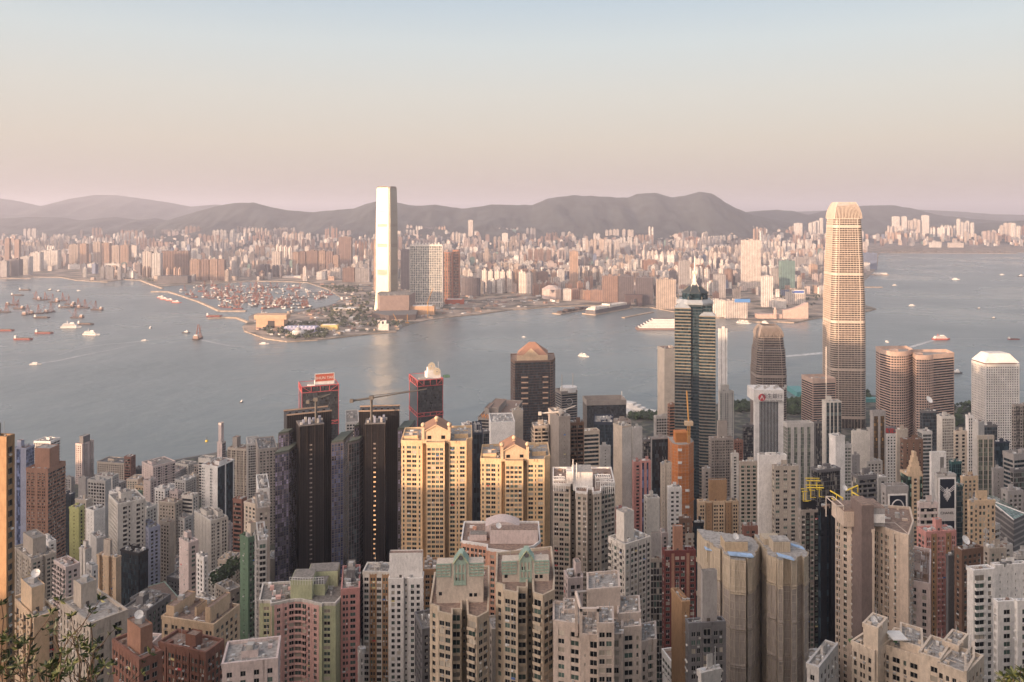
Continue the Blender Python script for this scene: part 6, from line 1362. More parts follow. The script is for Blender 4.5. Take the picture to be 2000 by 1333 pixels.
# hand placed: crop, x0, x1, top, base, colour, plan, name, label
FT = [
(0,0,45,600,705,'grey','slab','dark grey pair of blocks at the far left shore'),(0,55,125,590,700,'dark','slab','darker block beside the far left grey pair'),(0,30,60,455,640,'brown','slab','brown tall tower behind the far left blocks'),(0,92,125,462,640,'brown','slab','second brown tall tower behind the far left blocks'),
(0,130,192,572,692,'white','wavy','pale slab first of the white shore row'),(0,195,262,545,668,'white','wavy','pale slab second of the white shore row'),(0,264,380,532,655,'white','wavy','wide pale slab ending the white shore row'),
(0,445,512,495,640,'beige','wavy','beige slab left half of the tall pair over the low terminals'),(0,516,562,490,655,'tan','wavy','tan slab right half of the tall pair over the low terminals'),(0,605,655,478,640,'beige','wavy','beige tower of the middle estate behind the low terminals'),(0,657,712,485,650,'tan','wavy','tan tower of the middle estate behind the low terminals'),(0,725,778,500,650,'beige','wavy','beige tower of the right estate behind the low terminals'),(0,780,838,498,655,'tan','wavy','tan tower of the right estate behind the low terminals'),
(0,630,655,452,500,'pale','slab','small pale crown tower peeping above the middle estate'),(0,840,890,500,600,'pale','slab','pale tower right of the far estates'),
(0,925,985,540,700,'pale','wavy','pale tall block left of the big brown slab'),(0,985,1043,550,712,'white','wavy','white stepped block joined to the big brown slab'),(0,1047,1226,535,702,'brown','wavy','big brown waterfront slab on a white podium'),
(0,1232,1300,592,728,'tan','wavy','first brown tower of the curved row by the boat basin'),(0,1303,1360,592,728,'brown','wavy','second brown tower of the curved row by the boat basin'),(0,1362,1415,590,728,'tan','wavy','third brown tower of the curved row by the boat basin'),(0,1418,1462,592,728,'brown','wavy','last brown tower of the curved row by the boat basin'),
(0,1275,1302,450,560,'white','slab','lone thin white tower above the curved row'),(0,1500,1552,575,712,'grey','round','round grey tower right of the curved row'),(0,1245,1290,520,600,'white','wavy','short white slab above the curved row'),(0,1322,1365,505,610,'pale','wavy','pale slab above the curved row'),
(0,440,525,622,655,'white','slab','first low white terminal block'),(0,566,638,618,655,'white','slab','second low white terminal block'),(0,677,782,617,655,'white','slab','third low white terminal block'),
(1,235,278,545,690,'tan','wavy','tan tower at the left of the brown harbour estate'),(1,280,322,540,690,'brown','wavy','brown tower next in the brown harbour estate'),(1,325,402,535,690,'brown','wavy','wider brown tower of the brown harbour estate'),(1,405,450,535,690,'tan','wavy','tan curved end tower of the brown harbour estate'),(1,452,500,540,690,'brown','wavy','brown curved end tower of the brown harbour estate'),(1,500,538,565,690,'tan','wavy','lower tan end of the brown harbour estate'),
(1,410,510,478,560,'brown','wavy','broad brown slab rising behind the harbour estate'),(1,536,622,445,640,'brown','wavy','tall dark brown tower left of the glowing skyscraper'),(1,100,160,540,690,'pale','wavy','pale tower left of the brown harbour estate'),(1,0,60,625,700,'dark','slab','low dark glass block by the boat basin shore'),
(1,480,552,650,715,'pale','wavy','pale low housing row behind the tree belt'),(1,560,640,645,738,'brown','wavy','brown low block behind the tree belt'),(1,642,742,650,738,'grey','wavy','grey low block behind the tree belt'),(1,390,452,672,722,'white','slab','small white block near the tree belt'),
(1,764,800,460,800,'tan','slab','golden tower edge just left of the glowing skyscraper'),(1,940,998,528,785,'dark','slab','dark narrow tower right of the glowing skyscraper'),(1,1330,1462,712,830,'dark','round','low dark round ended block right of the rust towers'),(1,1562,1640,700,790,'brown','slab','second brown block right of the dark round ended block'),
(1,1380,1412,335,420,'pale','slab','pale thin tower high at the foot of the mountains'),(1,1600,1640,420,520,'white','slab','white tower under the mountain middle'),
(2,5,60,660,795,'tan','wavy','first tan tower of the four by the white dome'),(2,62,108,655,795,'brown','wavy','second tan tower of the four by the white dome'),(2,110,158,660,780,'tan','wavy','third tan tower of the four by the white dome'),(2,160,235,672,780,'brown','wavy','last broad tan tower of the four by the white dome'),
(2,375,432,538,778,'tan','slab','single slender golden brown tower on the waterfront'),(2,592,690,698,870,'brown','slab','left of three dark identical hotel slabs'),(2,692,795,700,872,'dark','slab','middle of three dark identical hotel slabs'),(2,810,922,708,890,'dark','slab','right of three dark identical hotel slabs'),(2,946,1068,720,912,'beige','slab','beige grid faced hotel right of the three dark slabs'),
(2,335,385,785,860,'white','slab','small white block behind the exhibition pier'),(2,386,438,785,850,'rusty','slab','first rust low block near the star ferry'),(2,440,470,790,852,'tan','slab','thin tan low block between rust blocks'),(2,472,510,792,855,'rusty','slab','second rust low block near the piers'),(2,512,592,790,862,'brown','slab','brown low block left of the three dark slabs'),
(2,463,590,460,540,'white','wavy','white estate slab in the middle distance'),(2,612,710,460,550,'white','wavy','second white estate slab in the middle distance'),(2,848,945,595,670,'rusty','wavy','red brown apartment slab in the middle distance'),(2,700,770,485,570,'grey','slab','grey tower between white estate slabs'),
(2,945,1065,668,720,'white','slab','white colonnaded block above the beige grid hotel'),(2,1092,1158,598,800,'grey','slab','striped grey tower left of the mast spire'),(2,1500,1622,465,775,'pale','slab','tall cream hotel tower with a dark waist, right of the mast spire'),(2,1320,1392,690,840,'grey','slab','grey tower with a slanted glass top near the mast spire'),(2,1390,1440,655,760,'brown','slab','banded brown tower near the mast spire'),
(2,1632,1700,700,900,'white','slab','white striped tower with a blue roof sign'),(2,1285,1390,855,965,'white','slab','wide white mall block on the waterfront'),(2,1390,1535,860,975,'pale','slab','wide cream mall block with blue roof letters'),(2,1020,1070,430,470,'pale','wavy','pale block on the far slope'),
(3,85,178,600,790,'green','slab','green netted tower beside the tallest curved tower'),(3,25,68,650,780,'grey','slab','grey tower left of the green netted tower'),(3,130,245,805,880,'pale','slab','cream hotel block with a blue and white roof sign'),(3,40,120,850,910,'white','slab','white low hotel wing by the waterfront'),(3,180,318,575,650,'grey','wavy','grey slab left of the tallest curved tower'),(3,180,320,640,695,'white','slab','long white block left of the tallest curved tower'),
(3,608,712,548,655,'blue','slab','blue dark block right of the tallest curved tower'),(3,610,665,612,665,'white','slab','small white block by the blue dark block'),
(3,815,858,312,375,'white','slab','first white tower on the east slope'),(3,876,905,312,380,'white','slab','second white tower on the east slope'),(3,906,998,302,380,'pale','wavy','broad pale slab on the east slope'),(3,1008,1050,305,400,'white','slab','white tower right of the broad pale slab'),(3,1235,1348,325,425,'white','wavy','large white stepped estate on the east slope'),(3,1410,1498,405,480,'pinkish','wavy','pinkish block by the old runway'),(3,1060,1130,480,510,'white','slab','low white shed by the old runway'),(3,1180,1275,482,510,'pale','slab','low pale shed by the old runway'),(3,1520,1600,350,410,'pale','wavy','pale estate at the far right slope'),(3,1600,1660,350,470,'white','wavy','white estate cut by the right edge'),(3,270,372,322,385,'white','wavy','white estate on the ridge left of the tallest tower'),(3,175,225,355,395,'white','slab','small white block on the ridge'),
]
def far_root(name, label, b, x, Y, z0, cat, group=None):
    o = b.build(name, base=(x, Y, z0)); tag(o, label, cat, group); return o
far_boxes = []
for (k, x0, x1, yt, yb, col, plan, label) in FT:
    p0, y0 = K[k](x0, yt); p1, y1 = K[k](x1, yb); Y = F*(H-3)/(y1-HY)
    if Y > 7300: Y = 7300+(Y-7300)*.35
    if y1 < 470: Y = min(max(Y, 7400), 8600)
    z0 = kz(0, Y); z1 = zt(y0, Y); c = pt((p0+p1)/2, Y); w = (p1-p0)*Y/F; d = max(16, min(w*.7, 38)); b = MB(); m = farwall(FC[col], su=9 if plan == 'wavy' else 8, k=.55 if plan == 'wavy' else .5)
    n_ = int(w/34) if (Y > 6500 and plan == 'wavy') else 1
    for i_ in range(max(1, n_)): far_tower(b, c.x+(w*((i_+.5)/n_-.5) if n_ > 1 else 0), c.y+d/2+(rnd.uniform(0,30) if n_ > 1 else 0), w*.96/max(1, n_), d, z0-4, max((z1-z0)*(rnd.uniform(.72,1) if n_ > 1 else 1)+4, 8), plan if n_ <= 1 else 'cross', m, radians(rnd.uniform(-3,3)), crown=(4 if w < 60 else 6))
    far_root('harbour_tower' if z1-z0 > 60 else 'harbour_block', label, b, c.x, c.y, z0, 'building'); far_boxes.append((c.x, c.y, w*.6+6, d))
# special far buildings
def special():
    # white lattice slab and rust towers right of the glowing tower
    for (x0,x1,yt,yb,Y,col,lab,grid) in ((1002,1212,500,878,3250,'white','wide white latticed residential slab beside the glowing skyscraper',1),(1215,1278,545,842,3420,'rusty','rust brown tower nearest the white latticed slab',0),(1281,1322,530,842,3450,'rusty','taller rust red tower with a sunlit edge',0)):
        a = pt(K[1](x0)[0],Y); e = pt(K[1](x1)[0],Y); z1 = zt(K[1](0,yt)[1],Y); R = root('harbour_tower',(a.x,a.y,3),lab,'building'); g = MB(); w = MB(); mw = wall(FC['white'] if grid else (.46,.22,.15)); mg = glass(c=(.06,.09,.09),c2=(.30,.30,.26),frac=.35,cu=5,cv=6,rough=.2); d = 45
        polys = [a, e, e+Vector((0,d)), a+Vector((0,d))]; n = 11 if grid else 5
        for i in range(4):
            A = polys[i]; B = polys[(i+1)%4]
            fac(w, g, A, B, 3, z1, dict(fh=9.5 if grid else 12, sp=1.6 if grid else 3, cols=[((2.0 if grid else 3.6),5)], tp=1.3, ts=.9), mw, mg, True, 0, None, R)
        w.prism([tuple(p) for p in polys], z1, z1+(5 if grid else 1), mw, m_fr)
        if grid:
            for k in range(9): w.box(a.x+8+k*13, a.y+8, z1+5, a.x+14+k*13, a.y+20, z1+8+k%3*2, mw)
            for k in range(12): x = a.x+(e.x-a.x)*(k+.3)/12; w.box(x, a.y-3, 3, x+3.5, a.y+1, 22, mw)
            w.box(a.x-4, a.y-4, 20, e.x+4, a.y+2, 26, mw)
        g.build('glazing', R); w.build('wall', R)
    # white podium of the big brown slab
    Y = 4310; a = pt(K[0](1030)[0],Y); e = pt(K[0](1226)[0],Y); b = MB(); m = farwall(FC['white'], su=14, k=.4, sv=40); b.box(a.x,a.y-12,3,e.x,a.y+40,zt(K[0](0,698)[1],Y),m); far_root('podium_block','long white colonnaded podium under the big brown waterfront slab',b,a.x,a.y,3,'podium')
    # white dome, arch, exhibition pier, museum, ventilation house, cultural centre
    Y = F*396/(K[2](0,850)[1]-HY); a = pt(K[2](195)[0],Y); e = pt(K[2](332)[0],Y); b = MB(); cx = (a.x+e.x)/2; r0 = (e.x-a.x)/2; m = farwall((.56,.46,.42), su=3, k=.2); z1 = zt(K[2](0,785)[1],Y); zp = zt(K[2](0,762)[1],Y)
    pol = [(cx+r0*cos(2*pi*k/10), a.y+r0*.8+r0*.8*sin(2*pi*k/10)) for k in range(10)]; b.loft([(pol,2),([(cx+(p[0]-cx)*.97, p[1]) for p in pol],z1),([(cx+(p[0]-cx)*.35, a.y+r0*.8+(p[1]-a.y-r0*.8)*.35) for p in pol],zp)], m); b.face([(cx-10,a.y-1,z1-2),(cx+10,a.y-1,z1-2),(cx,a.y-1,z1-16)], flat((.08,.07,.08),.6)); far_root('exhibition_hall','pale faceted dome hall right of the tan towers',b,cx,a.y,3,'hall')
    Y = F*396/(K[2](0,890)[1]-HY); a = pt(K[2](733)[0],Y); e = pt(K[2](840)[0],Y); z1 = zt(K[2](0,815)[1],Y); zo = zt(K[2](0,842)[1],Y); b = MB(); m = farwall((.56,.38,.33), su=4, k=.3); w = e.x-a.x; b.box(a.x,a.y-30,3,a.x+w*.32,a.y,z1,m); b.box(a.x+w*.72,a.y-30,3,e.x,a.y,z1,m); b.box(a.x+w*.32,a.y-29.9,zo,a.x+w*.72,a.y-.1,z1-.1,m); far_root('gateway_block','pinkish block with a big square opening before the dark hotel slabs',b,a.x,a.y,3,'building')
    def at(k, x, y): p, q = K[k](x, y); return G(p, q, 3)
    p0, p1 = at(2,545,950), at(2,785,905); d = (p1-p0); u = Vector((d.x,d.y)).normalized(); n = Vector((-u.y,u.x)); b = MB(); mwh = wall((.75,.68,.60)); L_ = Vector((d.x,d.y)).length; b.obox((*(V2(p0)),0.2),(u*L_).to_3d(),(n*62).to_3d(),(0,0,3.5),m_sea)
    b.obox((*(V2(p0)+u*10+n*8),3.5),(u*(L_-20)).to_3d(),(n*44).to_3d(),(0,0,14),farwall(FC['white'],su=9,k=.4,sv=7)); b.obox((*(V2(p0)+u*20+n*14),17.5),(u*(L_-40)).to_3d(),(n*32).to_3d(),(0,0,8),mwh); b.obox((*(V2(p0)+u*(L_*.42)+n*10),17.5),(u*14).to_3d(),(n*36).to_3d(),(0,0,14),mwh)
    for s_ in range(6): b.obox((*(V2(p0)+u*(8+s_*4)+n*(10+s_*2)),17.5),(u*30).to_3d(),(n*(40-s_*4)).to_3d(),(0,0,3+s_*1.6),mwh)
    far_root('ferry_terminal','long white ferry terminal on its own pier in front of the hotels',b,p0.x,p0.y,0,'terminal')
    for (xa,ya,xb,yb,w_,lab) in ((315,945,555,905,40,'broad brown pier left of the white ferry terminal'),(735,968,925,932,14,'thin finger pier right of the white ferry terminal'),(1545,995,1660,998,14,'low landing pier by the twin white boats')):
        p0, p1 = at(2,xa,ya), at(2,xb,yb); u = (V2(p1)-V2(p0)); L_ = u.length; u = u/L_; n = Vector((-u.y,u.x)); b = MB(); b.obox((*V2(p0),-1),(u*L_).to_3d(),(n*w_).to_3d(),(0,0,4.5),m_sea)
        if w_ > 20:
            for k in range(5): b.obox((*(V2(p0)+u*(20+k*38)+n*8),3.5),(u*26).to_3d(),(n*22).to_3d(),(0,0,6+k%2*4),farwall(FC['tan']))
        far_root('pier',lab,b,p0.x,p0.y,0,'pier')
    p0, p1 = at(3,690,690), at(3,790,690); b = MB(); b.box(p0.x,p0.y,-1,p1.x,p0.y+40,4,m_sea); b.box(p0.x+10,p0.y+6,4,p1.x-10,p0.y+34,14,wall(FC['white'])); far_root('pier','white roofed pier right of the tallest curved tower',b,p0.x,p0.y,0,'pier')
    p0 = at(3,612,770); b = MB(); b.box(p0.x,p0.y,-1,p0.x+105,p0.y+25,3.5,m_sea); far_root('pier','flat grey pier right of the tallest curved tower',b,p0.x,p0.y,0,'pier')
    # sail shaped cultural hall and clock tower
    Y = F*396/(K[3](0,975)[1]-HY); a = pt(K[3](95)[0],Y); e = pt(K[3](262)[0],Y); m = wall((.62,.45,.38)); b = MB(); q0, q1 = Vector((a.x,a.y)), Vector((e.x,e.y)); N = 12; zl, zm, zr = zt(K[3](0,920)[1],Y), zt(K[3](0,915)[1],Y), zt(K[3](0,870)[1],Y)
    for k in range(N):
        t0, t1 = k/N, (k+1)/N; f = lambda t: zl+(zr-zl)*max(0,t)**2; A = q0+(q1-q0)*t0; B = q0+(q1-q0)*t1
        b.face([(*A,3),(*B,3),(*B,f(t1)),(*A,f(t0))],m); b.face([(*A,f(t0)),(*B,f(t1)),(B.x,B.y+45,f(t1)*.9),(A.x,A.y+45,f(t0)*.9)],m)
    b.face([(q1.x,q1.y,3),(q1.x,q1.y+45,3),(q1.x,q1.y+45,zr*.9),(q1.x,q1.y,zr)],m); b.box(a.x-90,a.y,3,a.x-2,a.y+40,18,m); far_root('cultural_hall','salmon hall with a sweeping sail roof at the promenade corner',b,a.x,a.y,3,'hall')
    x = pt(K[3](46)[0],Y-8); b = MB(); b.box(x.x-4,x.y-4,3,x.x+4,x.y+4,36,m); b.cyl((x.x,x.y),3.4,3.4,36,40,m,8); b.cyl((x.x,x.y),3.6,.5,40,46,m,8); far_root('clock_tower','small salmon clock tower beside the sail roofed hall',b,x.x,x.y,3,'clock tower')
    # west peninsula low buildings
    for (x0,x1,yt,yb,col,lab) in ((0,182,955,1040,(.62,.40,.26),'sandstone coloured opera box with a dark opening at the peninsula tip'),(178,385,1035,1065,(.45,.45,.62),'long lavender tent on the peninsula'),(420,530,1018,1052,(.72,.52,.20),'yellow striped pavilion on the peninsula'),(795,862,1010,1052,(.75,.68,.62),'white stepped ventilation house at the south shore'),(1000,1160,895,950,(.52,.33,.20),'ochre site hall below the white latticed slab'),(1230,1352,852,882,(.50,.12,.06),'low red canopy by the rust towers'),(490,660,912,925,(.72,.62,.50),'long pale toll plaza roof'),(170,345,700,712,(.72,.62,.55),'long pale viaduct shed behind the boats')):
        p0, p1 = at(1,x0,yb), at(1,x1,yb); Y = p0.y; z1 = zt(K[1](0,yt)[1],Y); b = MB(); m = wall(col,dirt=.25); w = p1.x-p0.x; dd = min(w*.5,55); b.box(p0.x,Y,2.5,p1.x,Y+dd,max(z1,7),m)
        if 'opera' in lab: b.box(p0.x+w*.42,Y-.8,2.6,p0.x+w*.66,Y+.1,z1*.62,flat((.05,.04,.04),.7)); b.box(p0.x-6,Y-3,z1*.72,p1.x+9,Y+dd,z1+2,m)
        elif 'tent' in lab:
            for k in range(8): b.cyl((p0.x+w*(k+.5)/8,Y+12),w/16,w/40,max(z1,7),max(z1,7)+3,wall((.72,.70,.78)),6)
        elif 'stepped' in lab: b.box(p0.x+6,Y+4,z1,p0.x+18,Y+20,z1+8,m); b.box(p1.x-22,Y+4,z1,p1.x-8,Y+20,z1+10,m)
        else: b.box(p0.x+w*.1,Y+2,max(z1,7),p0.x+w*.9,Y+dd*.8,max(z1,7)+1.2,m_wht)
        far_root('waterfront_hall',lab,b,p0.x,Y,3,'hall')
    p0 = at(1,262,1098); b = MB(); b.cyl((p0.x,p0.y+24),24,24,2.5,17,farwall(FC['white'],su=6,k=.4,sv=30),20); b.cyl((p0.x,p0.y+24),20,16,17,22,wall(FC['white']),20); b.cyl((p0.x,p0.y+24),10,7,22,30,wall(FC['grey']),12); b.bar((p0.x,p0.y+24,28),(p0.x,p0.y+24,40),1,m_wht); far_root('round_pavilion','white round colonnaded pavilion near the peninsula tip',b,p0.x,p0.y,3,'pavilion')
    # roof signs
    Y = F*396/(K[2](0,975)[1]-HY)-14; q = pt(K[2](1500)[0],Y); b = MB(); b.box(q.x-28,q.y,zt(K[2](0,870)[1],Y),q.x+28,q.y+2,zt(K[2](0,848)[1],Y),flat((.10,.28,.62),.6)); far_root('roof_sign','blue roof sign on the cream mall block',b,q.x,q.y,20,'sign')
    Y = F*396/(K[3](0,880)[1]-HY)-3; q = pt(K[3](196)[0],Y); b = MB(); z_ = zt(K[3](0,815)[1],Y); b.box(q.x-27,q.y,z_,q.x+27,q.y+2,z_+17,wall(FC['white'])); b.box(q.x-17,q.y-.3,z_+4,q.x+24,q.y+.1,z_+13,flat((.08,.16,.5),.6)); b.cyl((q.x-21,q.y),4,4,z_+6,z_+10,flat((.08,.16,.5),.6),10); far_root('roof_sign','white and blue roof sign on the cream hotel block',b,q.x,q.y,20,'sign')
    # waist of the cream hotel
    # construction crane and tall hoist on the site
    q = at(1,1118,970); b = MB(); b.bar((q.x,q.y,2),(q.x,q.y,62),1.6,m_cro); b.bar((q.x,q.y,60),(q.x+18,q.y+6,110),1.1,m_cro); far_root('crawler_crane','tall thin orange crane on the reclamation site',b,q.x,q.y,3,'crane')
    q = at(1,925,1000)
    for k,(x,y) in enumerate(((925,1000),(985,1005))): q = at(1,x,y); b = MB(); b.bar((q.x,q.y,2),(q.x+(-18 if k==0 else 0),q.y,34),1.1,m_cro); b.box(q.x-6,q.y-3,2,q.x+6,q.y+3,7,m_cro); far_root('crawler_crane',['leaning crane beside the dark lower deck','upright crane at the shore by the dark lower deck'][k],b,q.x,q.y,3,'crane')
special()
def inside(p, poly):
    c = False; n = len(poly)
    for i in range(n):
        a, b_ = poly[i], poly[i-1]
        if (a[1] > p[1]) != (b_[1] > p[1]) and p[0] < (b_[0]-a[0])*(p[1]-a[1])/(b_[1]-a[1])+a[0]: c = not c
    return c
KP2 = [(p.x, p.y) for p in kp]+[(14000,7400),(14000,11500),(-14000,11500),(-14000,kp[0].y)]
rq = random.Random(21); cand = []
def pxof(x, Y): return 1000+F*x/Y
def free(x, Y, w):
    px = pxof(x, Y); py = HY+F*(H-3)/Y
    if 466 < px < 745 and py > 556: return False
    if 640 < px < 800 and py > 548: return False
    if 745 <= px < 1090 and py > 578: return False
    if px < 160 and py > 530: return False
    if px > 1690 and py > 489: return False
    if 1085 <= px < 1700 and py > 600: return False
    if 270 < px < 480 and py > 551: return False
    return all(abs(x-b_[0]) > w*.5+b_[2] or abs(Y-b_[1]) > b_[3]+16 for b_ in far_boxes)
for _ in range(430):
    Y = 3350+5500*rq.random()**.8; px = rq.uniform(-60, 2060); x = pt(px, Y).x
    n = rq.choice([1,2,3,4,5,6,8]); kind = rq.choice(['cross','wavy','slab','cross','wavy']); colk = rq.choices(['pale','pinkish','beige','grey','brown','tan','white','rusty','dark'],[7,3,5,5,3,3,9,1,3])[0]
    far = Y > 5600; h = rq.uniform(55,105) if far else rq.uniform(35,75)
    if rq.random() < .2: h *= 1.35
    if px > 1080 and Y < 4600: h *= .85
    w = rq.uniform(17,30); d = rq.uniform(16,24); az = rq.choice([0,.25,-.35,.5,.1]); sx, sy = cos(az), sin(az)
    for k in range(n):
        xx, yy = x+sx*k*(w+rq.uniform(6,16)), Y+sy*k*(w+12)+rq.uniform(-10,10)
        if inside((xx,yy),KP2) and inside((xx,yy-60),KP2) and free(xx,yy,w): cand.append((xx,yy,w,d,kz(xx,yy),h*rq.uniform(.93,1.05),kind,colk,az+rq.uniform(-.05,.05)))
for _ in range(4200):
    Y = 3300+5300*rq.random()**.75; px = rq.uniform(-40, 2040); x = pt(px, Y).x; w = rq.uniform(12,38); d = rq.uniform(12,26)
    if inside((x,Y),KP2) and inside((x,Y-45),KP2) and free(x,Y,w): cand.append((x,Y,w,d,kz(x,Y),rq.uniform(14,46) if rq.random() < .8 else rq.uniform(40,80),'slab',rq.choices(['pale','pinkish','beige','grey','brown','tan','white','rusty','dark','green','blue'],[6,3,5,6,3,3,8,1,4,1,.8])[0],rq.uniform(-.4,.4)))
cand.sort(key=lambda c: -(c[2]*c[5])/(c[1]**2)); NI = 150
big = sorted(cand[:NI], key=lambda c: pxof(c[0],c[1])); restc = cand[NI:]
ORD = 'first second third fourth fifth sixth seventh eighth ninth tenth eleventh twelfth thirteenth fourteenth fifteenth sixteenth seventeenth eighteenth nineteenth twentieth'.split()
ZN = [(0,270,'behind the white terminals at the far left'),(270,470,'behind the big brown waterfront slab'),(470,640,'behind the boat basin'),(640,745,'left of the glowing mirror skyscraper'),(745,910,'behind the white latticed slab'),(910,1080,'above the reclamation site'),(1080,1200,'around the slender golden brown tower'),(1200,1330,'above the dark hotel slabs'),(1330,1450,'behind the mast spire'),(1450,1610,'around the tall cream hotel tower'),(1610,2100,'beyond the tallest curved tower')]
cnt = {}
for c in big:
    px = pxof(c[0],c[1]); zn = next((z for z in ZN if z[0] <= px < z[1]), ZN[0 if px < 0 else -1]); dist = 'near' if c[1] < 4400 else 'mid' if c[1] < 6000 else 'far'
    shp = {'cross':'cross shaped','wavy':'ribbed','slab':'plain'}[c[6]]; adj = {'pale':'pale cream','pinkish':'pinkish','beige':'beige','grey':'grey','brown':'brown','tan':'tan','white':'white','rusty':'rust red','dark':'dark','green':'green','blue':'bluish'}[c[7]]
    kk = (zn[2], shp, adj); i = cnt.get(kk, 0); cnt[kk] = i+1
    lab = '%s %s %s tower from left %s' % (ORD[min(i,19)], adj, shp, zn[2]); b = MB()
    far_tower(b, c[0], c[1], c[2], c[3], c[4]-4, c[5]+4, c[6], farwall(FC[c[7]]), c[8]); far_root('distant_tower', lab, b, c[0], c[1], c[4], 'building', 'towers of the city across the harbour')
b = MB()
for c in restc: far_tower(b, c[0], c[1], c[2], c[3], c[4]-4, c[5]+4, c[6], farwall(FC[c[7]]), c[8], crown=1 if c[5] > 40 else 0)
tag(b.build('distant_city'), kind='stuff')
# rubble, hoardings and low sheds of the reclamation site and the peninsula
b = MB(); rr = random.Random(5)
for _ in range(900):
    px = rr.uniform(480, 1090); py = rr.uniform(556, 660); g = G(px, py, 3)
    if not inside((g.x,g.y),KP2) or not inside((g.x,g.y-40),KP2): continue
    s_ = rr.uniform(4, 22); b.box(g.x, g.y, 2.9, g.x+s_, g.y+rr.uniform(4,18), 3+rr.uniform(1,6 if rr.random() < .8 else 12), rr.choice([wall(FC['pale']),wall(FC['tan']),wall(FC['grey']),wall(FC['brown']),m_wht,m_sea]), rz=rr.uniform(0,3))
tag(b.build('site_sheds_rubble'), kind='stuff')
def leafmat(c, v=.5):
    return flat(c, .9, var=v, scale=.35)
def woods(name, pts, r0, r1, mats, z=None, seed=1, rows_=3):
    b = MB(); q = random.Random(seed)
    for (x, y, zz) in pts:
        r = q.uniform(r0, r1); n = 7; m = q.choice(mats)
        for _ in range(rows_):
            cx, cy, cz = x+q.uniform(-r,r)*.7, y+q.uniform(-r,r)*.7, zz+r*q.uniform(.5,1.3); rr_ = r*q.uniform(.45,.8); top = (cx+q.uniform(-1,1)*rr_*.3, cy, cz+rr_)
            ring = [(cx+rr_*cos(2*pi*k/n+q.random()*.5)*q.uniform(.7,1.15), cy+rr_*sin(2*pi*k/n)*q.uniform(.7,1.15), cz+q.uniform(-.3,.3)*rr_) for k in range(n)]; bot = (cx, cy, cz-rr_*.8)
            for k in range(n): b.face([ring[k],ring[(k+1)%n],top], m); b.face([ring[(k+1)%n],ring[k],bot], m)
    return tag(b.build(name), kind='stuff')
lm = [leafmat((.05,.065,.03)), leafmat((.075,.085,.04)), leafmat((.035,.048,.025))]
pp = []; q = random.Random(4)
for (xa,ya,xb,yb,n) in ((500,585,560,590,0),(515,628,560,655,70),(560,632,640,655,110),(600,600,720,612,60),(640,612,740,640,110),(600,560,700,572,160),(690,575,724,600,30),(740,630,790,640,30),(560,655,640,662,50),(1000,500,1190,520,120),(800,520,960,540,80),(1500,560,1600,600,60),(240,545,300,556,30),(1240,505,1330,515,60)):
    for _ in range(n):
        px, py = q.uniform(xa,xb), q.uniform(ya,yb); g = G(px,py,3)
        if inside((g.x,g.y),KP2): pp.append((g.x,g.y,3))
woods('peninsula_woods', pp, 4.5, 8.5, lm, seed=2)
# roads on the peninsula
b = MB(); mroad = flat((.16,.15,.15),.9)
for pts_, w in (([(560,613),(600,606),(640,598),(672,588),(700,580),(735,573)],16),([(500,640),(540,650),(600,648),(660,640),(720,628),(790,618)],9),([(600,572),(640,570),(690,566),(728,562)],20),([(655,600),(690,590),(712,596),(735,600)],14),([(1087,596),(1200,592),(1320,604),(1480,622)],12)):
    gs = [V2(G(px,py,3.3)) for px,py in pts_]
    for a, c in zip(gs, gs[1:]): d = (c-a).normalized(); n = Vector((-d.y,d.x))*w/2; b.face([(*(a-n),3.35),(*(c-n),3.35),(*(c+n),3.35),(*(a+n),3.35)], mroad)
tag(b.build('peninsula_road'), kind='structure')
# breakwaters
def wallstrip(name, pts_, w, h, lab, px=True):
    gs = [V2(G(*p)) for p in pts_]; b = MB()
    for a, c in zip(gs, gs[1:]):
        d = (c-a).normalized(); n = Vector((-d.y,d.x))
        b.loft([([tuple(a-n*w-d),tuple(c-n*w+d),tuple(c+n*w+d),tuple(a+n*w-d)],-2),([tuple(a-n*w*.5-d),tuple(c-n*w*.5+d),tuple(c+n*w*.5+d),tuple(a+n*w*.5-d)],h)], m_sea)
    o = b.build(name, base=(*gs[0],0)); tag(o, lab, 'breakwater')
wallstrip('breakwater', [(296,571),(330,571),(352,578),(390,591),(415,602),(430,609),(480,609)], 10, 4.5, 'long curved stone breakwater closing the boat basin')
wallstrip('breakwater', [(408,623.5),(440,621.5),(463,622),(486,631)], 9, 4.5, 'short stone breakwater reaching the peninsula tip')
wallstrip('breakwater', [(276,549),(297,557),(318,564.5)], 9, 4.5, 'small spur breakwater left of the big brown slab')
tag(woods('runway_trees', [(G(px,495,3).x, G(px,495,3).y+60, 3) for px in [1725+3*k for k in range(85)]], 8, 13, [leafmat((.14,.10,.08))], seed=8, rows_=1), kind='stuff')
# ---------------------------------------------------------------- boats
HR, HB_, HW, HG = flat((.28,.07,.05),.6,var=.2), flat((.10,.07,.06),.7,var=.3), wall((.75,.72,.68),dirt=.15), flat((.09,.10,.11),.6)
DK = flat((.30,.22,.17),.8,var=.4,scale=.3); MS = flat((.30,.12,.08),.6,var=.2)
def hull(b, L, w, h, m, deck, bow=.22, z=-.5):
    o = [(-L/2,-w/2),(L/2-L*bow,-w/2),(L/2,0),(L/2-L*bow,w/2),(-L/2,w/2)]; b.loft([([(x*.96,y*.86) for x,y in o],z),(o,h)], m, False); b.face([(x,y,h) for x,y in o], deck)
    for (a,c) in zip(o,o[1:]+o[:1]): b.bar((*a,h),(*c,h),.25,m)
def boat_parts(name, label, build):
    R = root(name, (0,0,0), label, name.replace('_',' ')); 
    for pn, mb in build().items(): mb.build(pn, R)
    kids(R); return R
